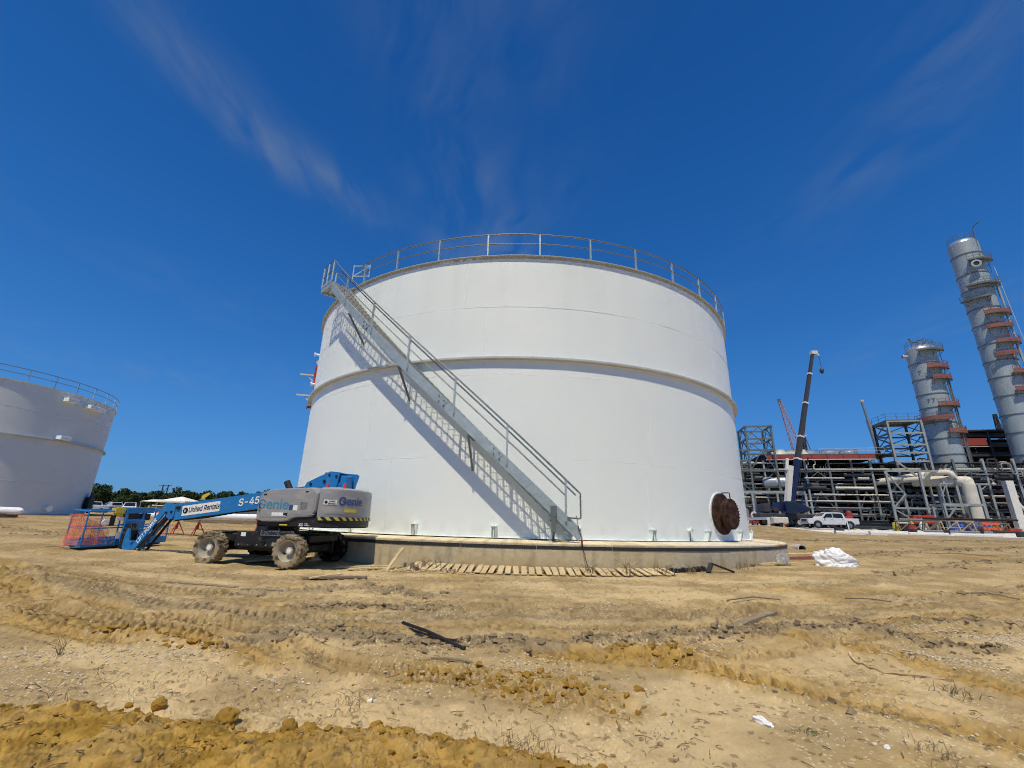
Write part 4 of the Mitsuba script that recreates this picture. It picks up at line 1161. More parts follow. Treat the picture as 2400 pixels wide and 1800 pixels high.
# jib with its cylinder
J0, J1 = np.array([3.86, 0, 1.66]), np.array([4.78, 0, .40]); jd = nrm(J1 - J0); ju = np.array([-jd[2], 0, jd[0]])
for n in (.13, -.13):
    lp('jib_arm', beam(J0 + [0, n, 0], J1 + [0, n, 0], .05, .17, ju), 'lift_blue')
    lp('jib_link', beam(J0 + [.04, n, -.28] + ju * -.06, J1 + [-.18, n, -.02] + ju * -.06, .035, .07, ju), 'lift_black')
lp('jib_cylinder', pipe([J0 + [0, 0, -.2], J1 + [-.18, 0, .12]], .05, 10), 'lift_black', True)
lp('lettering', text('LIFT POWER', .10, J0 * .44 + J1 * .56 + [0, .156, 0] + ju * -.045, -jd, ju if ju[2] > 0 else -ju, shear=.15), 'label_white', label='white lettering LIFT POWER along the jib')
lp('jib_foot', cat([prism(chaikin([(4.70, .31), (5.02, .31), (5.10, .55), (5.06, 1.0), (4.96, 1.0), (4.88, .60)], 1), .05, (0, n, 0), (1, 0, 0), (0, 0, 1)) for n in (.17, -.17)] + [cbox((4.98, 0, .50), (.26, .30, .30), 0, .02)]), 'lift_blue')
lp('rotator', cat([cbox((5.16, 0, .72), (.22, .34, .60), 0, .03), pipe([(5.14, 0, .45), (5.14, 0, 1.15)], .11, 14)]), 'lift_black')
lp('hydraulic_hose', cat([pipe(elbowed([(3.8, -.05 + q, 1.55), (4.2, .05 + q, 1.0), (4.9, .1 + q, .95), (5.1, q, 1.1)], .25), .02, 6) for q in (-.08, 0, .07)]), 'black_rubber', True)

# basket: axes along its long side, away from the boom, up
KB = np.array([-12.31, 13.56, .462]); yw = 1.17; tl, ts = .041, .038
KL = np.array([math.cos(yw), math.sin(yw), tl]); KS = np.array([-math.sin(yw), math.cos(yw), ts]); KU = np.array([-tl * math.cos(yw) + ts * math.sin(yw), -tl * math.sin(yw) - ts * math.cos(yw), 1.0])
WL, WS, WU = 2.25, .84, 1.01
kp = lambda a, s, u: KB + a * KL + s * KS + u * KU
bp = lambda name, m, mt, smooth=False, label=None: part(lift, 'basket__' + name, m, mt, smooth, label)
tube_ = lambda *P, r=.021, e=.1: pipe(elbowed([kp(*q) for q in P], e), r, 8)
bp('floor', beam(kp(WL / 2, 0, .03), kp(WL / 2, WS, .03), WL, .05, KU), 'lift_blue')
for nm, P in (('toe_board', ((.02, 0, .11), (WL - .02, 0, .11))), ('toe_board', ((.02, WS, .11), (WL - .02, WS, .11))), ('toe_board', ((0, .02, .11), (0, WS - .02, .11))), ('toe_board', ((WL, .02, .11), (WL, WS - .02, .11)))):
    bp(nm, beam(kp(*P[0]), kp(*P[1]), .012, .16, KU), 'lift_blue')
for s in (0, WS):
    for k in range(5):
        if s == 0 and .9 < (k + .5) * .35 + .25 < 1.3: continue
        a = .30 + k * .40
        bp('hazard_mark', beam(kp(a, s - .01 if s == 0 else s - .009, .06), kp(a + .09, s - .01 if s == 0 else s - .009, .15), .006, .05, KU), 'label_grey')
for a, s in ((0, 0), (WL, 0), (0, WS), (WL, WS), (.82, 0), (.75, WS), (1.5, WS), (1.50, 0)):
    bp('post', tube_((a, s, .0), (a, s, WU)), 'lift_blue', True)
bp('top_rail', pipe(elbowed([kp(*q) for q in ((.95, 0, WU), (0, 0, WU), (0, WS, WU), (WL, WS, WU), (WL, 0, WU), (1.4, 0, WU))], .10), .022, 8), 'lift_blue', True)
bp('mid_rail', pipe(elbowed([kp(*q) for q in ((.95, 0, .52), (0, 0, .52), (0, WS, .52), (WL, WS, .52), (WL, 0, .52), (1.4, 0, .52))], .10), .018, 8), 'lift_blue', True)
bp('entry_bar', tube_((.95, -.02, WU), (.95, -.02, .62), (.78, -.02, .60)), 'lift_blue', True)
bp('mount_frame', cat([beam(kp(.95, -.05, .10), kp(.95, -.05, .98), .08, .06, KL), beam(kp(1.40, -.05, .10), kp(1.40, -.05, .98), .08, .06, KL), beam(kp(.9, -.06, .30), kp(1.45, -.06, .30), .06, .14, KU), beam(kp(.9, -.06, .70), kp(1.45, -.06, .70), .06, .14, KU)]), 'lift_blue')
bp('mount_plate', beam(kp(.92, -.10, .5), kp(1.44, -.10, .5), .02, .44, KU), 'lift_blue')
bp('control_box', cat([beam(kp(.92, .02, 1.02), kp(1.66, .02, 1.02), .24, .16, KU)]), 'lift_blue'); bp('control_panel', beam(kp(.94, .06, .82), kp(1.62, .06, .82), .2, .2, KU), 'lift_black')
bp('control_hood', beam(kp(.62, .05, 1.03), kp(.88, .05, 1.03), .22, .14, KU), 'yellow', label='yellow cover over the basket controls'); bp('control_lever', beam(kp(.64, .03, .90), kp(.86, .03, .90), .1, .12, KU), 'yellow')
bp('manual_box', beam(kp(.56, -.01, .74), kp(.68, -.01, .74), .05, .30, KU), 'lift_black')
bp('warning_plate', beam(kp(.72, -.03, .78), kp(.90, -.03, .78), .01, .09, KU), 'label_white'); bp('warning_plate', beam(kp(.80, -.03, .30), kp(.92, -.03, .30), .01, .2, KU), 'label_white')
bp('horn_ring', lathe([(.05, -.03), (.09, -.03), (.09, .03), (.05, .03), (.05, -.03)], 20, kp(.44, -.03, .68), -KS), 'label_white', 35)
bp('skid', cat([beam(kp(.1, .1, -.03), kp(WL - .1, .1, -.03), .05, .05, KU), beam(kp(.1, WS - .1, -.03), kp(WL - .1, WS - .1, -.03), .05, .05, KU)]), 'lift_black')


def netting(fn, w, h, cell=.06, t=.016):
    """A net: crossing strands of a slack sheet, fn(u, v) in metres -> point."""
    V, F = [], []

    def strand(P, wid):
        k = len(V)
        for p, q in zip(P, wid):
            V.append(p - q); V.append(p + q)
        for i in range(len(P) - 1):
            F.append([k + 2 * i, k + 2 * i + 1, k + 2 * i + 3]); F.append([k + 2 * i, k + 2 * i + 3, k + 2 * i + 2])
    for u in np.arange(0, w + .001, cell):
        vs = np.linspace(0, h, 10); strand([fn(u, v) for v in vs], [(fn(u + t / 2, v) - fn(u - t / 2, v)) / 2 for v in vs])
    for v in np.arange(0, h + .001, cell):
        us = np.linspace(0, w, 14); strand([fn(u, v) for u in us], [(fn(u, v + t / 2) - fn(u, v - t / 2)) / 2 for u in us])
    return np.array(V), np.array(F)


wav = lambda u, v, k: .035 * math.sin(9 * u + 3 * v + k) + .025 * math.sin(21 * u - 7 * v + 2 * k)
NETS = [(lambda u, v: kp(-.03 - .06 * (1 - v) ** 2 + wav(u, v, 0), u, .06 + v + .02 * math.sin(7 * u)), WS, .86), (lambda u, v: kp(u, WS + .03 + wav(u, v, 1), .06 + v * (1 - .75 * max(0, u - .2))), 1.05, .84),
        (lambda u, v: kp(.02 + u * (.35 + .65 * (1 - v)), -.02 + wav(u, v, 2) * .5, .08 + v * .9), .62, .82), (lambda u, v: kp(WL + .03 + wav(u, v, 3), u, .14 + v), WS, .82)]
for (fn, w, h), lab in zip(NETS, ('orange plastic netting tied across the left end of the lift basket', 'orange netting sagging along the far side of the lift basket', 'torn orange netting at the near left corner of the lift basket', 'orange netting over the right end of the lift basket')):
    m = netting(fn, w, h, .042, .0105)
    single('safety_net', lab, 'netting', m, 'net_orange', True)
# ------------------------------------------------------------------ the process plant on the right, on its own grid (u along its front, v away from it)
PO = np.array([40.008, 78.0]); PA_ = math.radians(-14)
U_, V_ = np.array([math.cos(PA_), math.sin(PA_)]), np.array([-math.sin(PA_), math.cos(PA_)])
ZG = 1.65


def P(u, v, z):
    return np.array([*(PO + u * U_ + v * V_), z])


pb = lambda a, b, w=.25, h=None: beam(P(*a), P(*b), w, h or w)
pi_ = lambda a, b, w=.28, h=None: ibeam(P(*a), P(*b), w, h or w, .03, (*V_, 0) if a[2] != b[2] and a[:2] == b[:2] else (0, 0, 1))

# slab in front of the plant
sl = np.array([(28.0, 54), (31.0, 50.0), (35.5, 48.9), (41.6, 46.2), (46.2, 41.6), (53, 33), (80, 10), (190, 20), (190, 120), (60, 150), (34, 120), (22, 70)])
zsl = terrain(sl[:, 0], sl[:, 1])
import trimesh as _tm
from shapely.geometry import Polygon as _Pg, Point as _Pt


def sheet(poly, step, lift_, thick):
    """A slab that follows the ground."""
    pg = _Pg(poly); xs = np.arange(poly[:, 0].min(), poly[:, 0].max(), step); ys = np.arange(poly[:, 1].min(), poly[:, 1].max(), step)
    from scipy.spatial import Delaunay
    edge = np.array([np.asarray(pg.exterior.interpolate(d).coords[0]) for d in np.arange(0, pg.length, step)])
    ins = np.array([(x, y) for x in xs for y in ys if pg.buffer(-step * .5).contains(_Pt(x, y))])
    q = np.vstack([edge, ins]); tri = Delaunay(q).simplices
    tri = tri[[pg.buffer(.01).contains(_Pt(*q[t].mean(0))) for t in tri]]
    r = np.hypot(q[:, 0], q[:, 1]); z = np.interp(r, BASE_R, BASE_T) + lift_
    n = len(q); ne = len(edge)
    V = np.vstack([np.column_stack([q, z]), np.column_stack([edge, z[:ne] - thick])])
    a, b, c = q[tri[:, 0]], q[tri[:, 1]], q[tri[:, 2]]
    flip = ((b - a)[:, 0] * (c - a)[:, 1] - (b - a)[:, 1] * (c - a)[:, 0]) < 0
    tri[flip] = tri[flip][:, ::-1]
    side = quads([[i, (i + 1) % ne, n + (i + 1) % ne, n + i] for i in range(ne)])
    if not _tm.Trimesh(V, np.vstack([tri, side]), process=False).is_winding_consistent:
        side = side[:, ::-1]
    return V, np.vstack([tri, side])


struct('pavement', sheet(sl, 3.0, .13, .6), 'apron_concrete', label='pale concrete laydown slab in front of the process plant')


def rail_on(parent, pts, h, mt='steel', r=.03):
    for q in pts[:-1]:
        part(parent, 'rail_post', beam(q, q + np.array([0, 0, h]), .05, .05), mt)
    part(parent, 'rail_post', beam(pts[-1], pts[-1] + np.array([0, 0, h]), .05, .05), mt)
    for k in (1.0, .5):
        for a, b in zip(pts, pts[1:]):
            part(parent, 'guard_rail', beam(a + np.array([0, 0, h * k]), b + np.array([0, 0, h * k]), .045, .045), mt)


# pipe rack with the fan deck on top
rk = thing('pipe_rack', 'long open steel pipe rack full of stacked dark pipes behind the white pickup', 'pipe rack')
UC = [-2.5, 1.3, 4.9, 8.2, 11.4, 15.05, 18.45, 21.3, 25.2, 29.0, 33.0, 37.0, 41.0, 45.0]
LV = [4.8, 5.9, 7.9, 9.6, 11.15]
for v in (2.0, 8.0, 14.0):
    for u in UC:
        part(rk, 'column', pi_((u, v, ZG - .4), (u, v, 13.1 if v < 14 else 12.4), .30), ('plant_galv' if int(u * 7) % 3 else 'steel') if v < 3 else 'steel_dark')  # front columns paler, rows behind dark: rack shade put into the steel colour
for v in (2.0, 14.0):
    for z in LV:
        for u0, u1 in zip(UC, UC[1:]):
            part(rk, 'beam', pi_((u0 + .16, v, z), (u1 - .16, v, z), .18, .22), ('plant_galv' if z == 11.15 else 'steel' if z == 4.8 else 'steel_dark') if v < 3 else 'steel_dark')  # most beams dark: their shade is put into the colour
for u in UC:
    for z in LV:
        part(rk, 'cross_beam', pi_((u, 2.2, z - .28), (u, 13.8, z - .28), .2, .26), 'steel_dark')
for k, (u0, u1) in enumerate(zip(UC, UC[1:])):
    if k % 2 == 0:
        um = (u0 + u1) / 2
        for z0, z1 in ((ZG, 4.65), (4.95, 7.75), (9.7, 11.0)):
            part(rk, 'brace', pb((u0 + .2, 2.02, z0), (um, 2.02, z1), .13), 'steel'); part(rk, 'brace', pb((u1 - .2, 2.02, z0), (um, 2.02, z1), .13), 'steel')
pr_ = np.random.default_rng(31)
PM = ['pipe_dark'] * 9 + ['steel_dark'] * 7 + ['pipe_grey'] * 4 + ['pipe_white'] * 2 + ['cream'] * 1  # mostly dark tones: the dim rack interior is put into the pipe colours
npipe = 0
for z in [3.5] + LV + [12.3, 6.9, 8.7, 10.4]:
    v = 2.5
    while v < 13.4:
        r = pr_.choice([.09, .13, .17, .22, .28, .34], p=[.25, .25, .2, .15, .1, .05]); v += r
        u0, u1 = (-3, 46) if pr_.random() < .55 else tuple(np.sort(pr_.uniform(-3, 46, 2)))
        if u1 - u0 > 3 and z + r < 13 and npipe < 210:
            zz = z + .16 + r
            pts = [P(u0, v, zz), P(u1, v, zz)]
            if pr_.random() < .5: pts = pts + [P(u1, v, zz + pr_.choice([-2.4, 1.7, -1.2]))]
            if pr_.random() < .3: pts = [P(u0, v, zz - 1.8)] + pts
            part(rk, 'pipe', pipe(elbowed(pts, r * 3, 4), r, 8), PM[pr_.integers(len(PM))] if v > 3.2 or r < .15 else ['pipe_white', 'pipe_grey', 'pipe_dark', 'pipe_dark'][pr_.integers(4)], True); npipe += 1
        v += r + pr_.uniform(.08, .5)
for z, u0, u1, r, m in ((11.42, 1, 25.3, .13, 'pipe_white'), (8.3, 15.4, 21.0, .24, 'cream'), (8.35, 4.2, 14.0, .26, 'pipe_dark'), (6.12, 10, 24, .13, 'pipe_white'), (5.05, -2, 20, .10, 'pipe_grey'), (12.55, 1.5, 8.6, .16, 'pipe_white'), (9.95, 11, 17, .12, 'pipe_white'), (7.2, 12, 23, .14, 'pipe_white'), (10.5, 17, 21, .3, 'pipe_dark'), (9.9, 19, 20.6, .22, 'pipe_white'), (6.6, -2, 9, .12, 'pipe_white')):
    part(rk, 'pipe', pipe([P(u0, 1.9, z), P(u1, 1.9, z)], r, 10), m, True)
for u in (9.9, 11.5, 12.6):                                            # white goosenecks
    part(rk, 'gooseneck', pipe(elbowed([P(u, 1.6, 11.4), P(u, 1.6, 12.1), P(u + .35, 1.6, 12.3), P(u + .35, 1.6, 12.9), P(u, 1.6, 13.1)], .3), .10, 8), 'pipe_white', True)
for k in range(70):                                                    # risers, valves, small vessels
    u, v = pr_.uniform(-2, 45), pr_.uniform(2.4, 12); z0 = pr_.choice([ZG] + LV); h = pr_.uniform(1.0, 3.2)
    part(rk, 'riser', pipe([P(u, v, z0), P(u, v, min(z0 + h, 13))], pr_.uniform(.05, .16), 8), PM[pr_.integers(len(PM))], True)
for k in range(26):
    u, v = pr_.uniform(0, 44), pr_.uniform(2.2, 7); z0 = pr_.choice([ZG + .8] + LV[:4]); L = pr_.uniform(1.5, 3.5); r = pr_.uniform(.35, .6)
    part(rk, 'exchanger', lathe([(.001, -.1), (r * .8, 0), (r, .15), (r, L), (r * .8, L + .15), (.001, L + .2)], 16, P(u, v, z0 + r + .2), (*U_, 0)), ['pipe_dark', 'pipe_dark', 'steel_dark', 'pipe_grey'][pr_.integers(4)], 35)
for k in range(110):                                                    # hangers, cable trays, valves with hand wheels, ladders and small stages near the front
    u, z = pr_.uniform(0, 44), pr_.uniform(2.2, 12.2); v = pr_.uniform(1.2, 4.5); q = k % 6
    m = ['steel_dark', 'steel', 'pipe_grey', 'steel_dark', 'pipe_dark', 'pipe_white', 'steel_dark'][pr_.integers(7)]
    if q == 0: part(rk, 'cable_tray', beam(P(u, v, z), P(u + pr_.uniform(2, 6), v, z), .5, .12), m)
    elif q == 1: part(rk, 'valve', cat([lathe([(.001, -.3), (.14, -.25), (.26, 0), (.14, .25), (.001, .3)], 12, P(u, v, z), (*U_, 0)), pipe([P(u, v, z), P(u, v, z + .6)], .05, 6), lathe([(.22, 0), (.26, 0), (.26, .04), (.22, .04)], 14, P(u, v, z + .6))]), m, 35)
    elif q == 2: part(rk, 'ladder', cat([beam(P(u, v, z), P(u, v, z + 2.4), .06, .06), beam(P(u + .45, v, z), P(u + .45, v, z + 2.4), .06, .06)] + [beam(P(u, v, z + .3 * j), P(u + .45, v, z + .3 * j), .03, .03) for j in range(8)]), m)
    elif q == 3: part(rk, 'pipe_loop', pipe(elbowed([P(u, v, z), P(u, v, z + 1.1), P(u + 1.2, v, z + 1.1), P(u + 1.2, v, z - .6), P(u + 2.6, v, z - .6)], .3), pr_.uniform(.05, .14), 8), m, True)
    elif q == 4: part(rk, 'junction_box', cbox(P(u, v, z), (.6, .3, .7), PA_, .03), m)
    else: part(rk, 'stage', cat([beam(P(u, v, z), P(u + 2, v, z), 1.2, .06)] + [beam(P(u + j, v - .6, z), P(u + j, v - .6, z + 1), .05, .05) for j in (0, 1, 2)] + [beam(P(u, v - .6, z + h), P(u + 2, v - .6, z + h), .05, .05) for h in (.5, 1)]), m)
for k in range(46):                                                    # pumps, tanks, skids and scaffolds on the ground under and before the rack
    u, v = pr_.uniform(-2, 44), pr_.uniform(-1.2, 3.2); q = k % 5; m = ['steel_dark', 'pipe_dark', 'steel', 'steel_dark', 'pipe_grey', 'red_steel', 'steel_dark', 'pipe_white'][pr_.integers(8)]
    if q == 0: part(rk, 'pump', cat([cbox(P(u, v, ZG + .25), (1.7, .8, .3), PA_, .04), lathe([(.001, -.5), (.3, -.45), (.36, 0), (.3, .5), (.001, .55)], 14, P(u, v, ZG + .75), (*U_, 0)), lathe([(.001, -.2), (.42, -.15), (.42, .15), (.001, .2)], 14, P(u + .7, v, ZG + .75), (*U_, 0))]), m, 35)
    elif q == 1: part(rk, 'skid', cat([cbox(P(u, v, ZG + .8), (pr_.uniform(1, 2.6), 1.0, pr_.uniform(.8, 1.5)), PA_, .06)]), m)
    elif q == 2: part(rk, 'scaffold', cat([pipe([P(u + i * 1.6, v + j, ZG), P(u + i * 1.6, v + j, ZG + 3.6)], .04, 5) for i in (0, 1) for j in (0, 1)] + [pipe([P(u, v + j, ZG + z), P(u + 1.6, v + j, ZG + z)], .03, 5) for j in (0, 1) for z in (.5, 1.5, 2.5, 3.5)] + [pipe([P(u, v, ZG + .5), P(u + 1.6, v, ZG + 2.5)], .03, 5)]), 'steel' if k % 2 else 'steel_dark')
    elif q == 3: part(rk, 'vertical_vessel', lathe([(.001, 0), (.4, .1), (.5, .4), (.5, 2.2), (.35, 2.5), (.001, 2.6)], 16, P(u, v, ZG + .4)), m, 35)
    else: part(rk, 'pipe_spool', pipe(elbowed([P(u, v, ZG + .3), P(u, v, ZG + 2.2), P(u + 1.5, v + .6, ZG + 2.2), P(u + 1.5, v + .6, ZG + 3.8)], .35), pr_.uniform(.10, .2), 8), m, True)
for v, z0, z1 in ((14.3, 1.6, 4.5), (14.3, 5.0, 7.6), (14.3, 8.1, 11.0), (14.3, 11.3, 13.9)):  # dark backing added behind the rack to shut out sky and keep it dark
    for u0, u1 in zip(UC, UC[1:]):
        part(rk, 'dark_backing_panel', beam(P(u0 + .1, v, (z0 + z1) / 2), P(u1 - .1, v, (z0 + z1) / 2), .06, z1 - z0), 'steel_dark')
for z in (7.6, 11.0, 4.45):
    for u0, u1 in zip(UC, UC[1:]):
        part(rk, 'walkway', beam(P(u0 + .1, 9.5, z), P(u1 - .1, 9.5, z), 7.5, .05), 'steel_dark')  # solid decks added to block light and darken the rack interior

ac = thing('air_cooler', 'row of fan rings over a red panelled box on top of the pipe rack', 'air cooler')
for k in range(7):
    u0 = 5.2 + 2.40 * k
    part(ac, 'red_panel', beam(P(u0 + .03, 1.25, 13.50), P(u0 + 2.36, 1.25, 13.50), .08, .72), 'red_steel')
    part(ac, 'bundle_box', beam(P(u0 + .03, 5.6, 13.45), P(u0 + 2.36, 5.6, 13.45), 7.5, .7), 'steel_dark')
    part(ac, 'lower_rail', pb((u0 + .0, 1.25, 13.05), (u0 + 2.4, 1.25, 13.05), .14), 'pipe_white')
part(ac, 'deck', beam(P(4.6, 5.6, 13.98), P(25.6, 5.6, 13.98), 8.4, .10), 'steel')
for k in range(5):
    c = P(7.3 + 3.05 * k, 4.6, 14.05)
    part(ac, 'fan_ring', lathe([(1.42, 0), (1.42, .55), (1.36, .62), (1.36, .95), (1.40, .98), (1.28, .98), (1.28, 0)], 40, c), 'jacket_bright' if k != 1 else 'pipe_white', 30)
    part(ac, 'fan_guard', lathe([(.001, 1.10), (.7, 1.04), (1.30, .99), (1.30, .97), (.7, 1.0), (.001, 1.05)], 24, c), 'steel', 30)
for k in range(2):
    c = P(8.0 + 3.3 * k, 2.9, 14.05)
    part(ac, 'transition_cone', lathe([(1.3, 0), (.85, .75), (.85, .95), (.001, 1.0)], 28, c), 'pipe_white', 30)
rail_on(ac, [P(u, 1.5, 14.03) for u in np.arange(14, 26, 2.4)], .95, 'pipe_white')

# left steel tower and its vessel platform
ta = thing('steel_tower', 'open braced steel tower just right of the white tank, above a drum platform', 'steel tower')
for u in (2.2, 6.35):
    for v in (0, 5):
        part(ta, 'column', pi_((u, v, ZG - .3), (u, v, 18.85), .30), 'steel')
for z in (18.85, 16.6, 14.6, 11.0, 7.3):
    for v in (0, 5): part(ta, 'beam', pb((1.9 if z > 18 else 2.2, v, z), (6.35 + (.3 if z > 18 else 0), v, z), .20, .28), 'steel')
    for u in (2.2, 6.35): part(ta, 'beam', pb((u, -.3 if z > 18 else 0, z), (u, 5.3 if z > 18 else 5, z), .20, .28), 'steel')
for z0, z1 in ((16.6, 18.85), (14.6, 16.6), (11.0, 14.6)):
    for v in (0, 5):
        part(ta, 'brace', pb((2.3, v, z0 + .1), (4.3, v, z1 - .1), .13), 'steel'); part(ta, 'brace', pb((6.25, v, z0 + .1), (4.3, v, z1 - .1), .13), 'steel')
    for u in (2.2, 6.35):
        part(ta, 'brace', pb((u, .1, z0 + .1), (u, 2.5, z1 - .1), .13), 'steel'); part(ta, 'brace', pb((u, 4.9, z0 + .1), (u, 2.5, z1 - .1), .13), 'steel')
for u in (-1.5, .4):
    part(ta, 'column', pi_((u, 0, ZG - .3), (u, 0, 14.6), .28), 'steel')
for z in (14.6, 12.8, 11.0, 8.9, 7.3, 5.2):
    part(ta, 'beam', pb((-1.5, 0, z), (2.1, 0, z), .18, .24), 'steel')
for z0, z1 in ((11.1, 14.5), (7.4, 10.9)):
    part(ta, 'brace', pb((-1.4, 0, z1), (2.1, 0, z0), .13), 'steel')
part(ta, 'platform_beam', pb((-1, -1.9, 7.25), (9.4, -1.9, 7.25), .25, .42), 'plant_galv'); part(ta, 'platform_deck', beam(P(4.2, -.4, 7.42), P(9.3, -.4, 7.42), 2.8, .08), 'steel')
for u in (1.4, 5.2, 9.35):
    part(ta, 'platform_leg', pi_((u, -1.9, ZG - .3), (u, -1.9, 7.05), .30), 'plant_galv')
for z in (5.4, 3.5): part(ta, 'beam', pb((5.4, -1.9, z), (9.2, -1.9, z), .16, .2), 'steel')
rail_on(ta, [P(u, -1.9, 7.46) for u in (-.5, 1.6, 3.7, 5.8)], 1.0, 'steel')
dv = nrm(.93 * np.array([*U_, 0]) - .36 * np.array([*V_, 0]))
dr_ = thing('drum', 'white horizontal pressure drum with domed end lying on the platform behind the crane boom', 'drum')
dp = P(4.55, 1.6, 9.15)
part(dr_, 'body', lathe([(.001, -.35), (.5, -.28), (.8, -.08), (.88, .15), (.88, 3.0), (.8, 3.25), (.5, 3.45), (.001, 3.52)], 32, dp, dv), 'jacket_bright', 35)
part(dr_, 'band', lathe([(.885, 1.85), (.90, 1.85), (.90, 2.05), (.885, 2.05)], 32, dp, dv), 'pipe_white', 35)
part(dr_, 'nozzle', lathe([(.20, 3.4), (.20, 3.75), (.34, 3.75), (.34, 3.85), (.14, 3.86), (.14, 3.7)], 20, dp, dv), 'pipe_white', 35)
for k in (.6, 2.4): part(dr_, 'saddle', beam(dp + dv * k + [0, 0, -1.7], dp + dv * k + [0, 0, -.5], .9, .2, dv), 'plant_galv')

# tall braced frame in the middle
te = thing('steel_tower', 'tall pale braced steel frame with a railed deck, left of the shorter column', 'steel tower')
for u in (24.1, 28.9):
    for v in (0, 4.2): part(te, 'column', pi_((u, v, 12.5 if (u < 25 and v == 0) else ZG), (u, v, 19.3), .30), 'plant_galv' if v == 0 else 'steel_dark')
part(te, 'raking_column', pb((24.1, 0, 12.55), (27.0, 0, 9.6), .26), 'plant_galv')
for z in (19.2, 17.15, 15.2, 13.9, 12.5):
    for v in (0, 4.2): part(te, 'beam', pb((24.2, v, z), (28.8, v, z), .20, .26), 'plant_galv' if v == 0 else 'steel')
    for u in (24.1, 28.9): part(te, 'beam', pb((u, .2, z), (u, 4.0, z), .20, .26), 'steel')
for z0, z1 in ((17.25, 19.1), (15.3, 17.0), (13.9, 15.1)):
    part(te, 'brace', pb((24.2, 4.2, z0), (28.8, 4.2, z1), .12), 'steel'); part(te, 'brace', pb((24.2, 4.25, z1), (28.8, 4.25, z0), .12), 'steel')
    for u in (24.1, 28.9):
        part(te, 'brace', pb((u, .1, z0), (u, 4.1, z1), .12), 'steel'); part(te, 'brace', pb((u + .05, .1, z1), (u + .05, 4.1, z0), .12), 'steel')
part(te, 'deck', beam(P(24.0, 2.1, 19.40), P(29.0, 2.1, 19.40), 4.5, .08), 'steel')
rail_on(te, [P(24, 4.3, 19.44), P(24, 2.1, 19.44), P(24, -.1, 19.44), P(25.6, -.1, 19.44), P(27.3, -.1, 19.44), P(29, -.1, 19.44)], 1.05, 'steel', .03)
tl_ = thing('support_structure', 'lower braced frame of pale columns with K bracing in front of the rack', 'steel frame')
for u in (21.3, 25.8, 30.2): part(tl_, 'column', pi_((u, -2, ZG - .3), (u, -2, 10.75), .32), 'plant_galv')
for z in (10.7, 5.0): part(tl_, 'beam', pb((21.4, -2, z), (30.1, -2, z), .22, .28), 'plant_galv')
for v in (2,):
    part(tl_, 'column', pi_((24.0, v, ZG), (24.0, v, 10.75), .28), 'steel_dark')
for z0, z1, u0, u1 in ((10.3, 7.6, 21.5, 23.2), (7.2, 5.2, 23.4, 21.6), (4.7, 3.2, 21.6, 23.9), (7.5, 7.5, 21.4, 23.4), (3.1, 3.1, 21.4, 24), (7.6, 5.1, 23.2, 23.2)):
    part(tl_, 'brace', pb((u0, -1.95, z0), (u1, -1.95 + (u1 - 21.3) * .2, z1), .16), 'plant_galv')
for k in range(3):                                                     # stair flights inside
    part(tl_, 'stair_flight', cat([pb((22.0 + .2 * q, -.6, 2.0 + 2.6 * k + .22 * q), (22.0 + .2 * q, .3, 2.0 + 2.6 * k + .22 * q), .24, .04) for q in range(11)] + [pb((21.9, -.65, 2.0 + 2.6 * k), (24.2, -.65, 4.5 + 2.6 * k), .06, .24)]), 'steel')

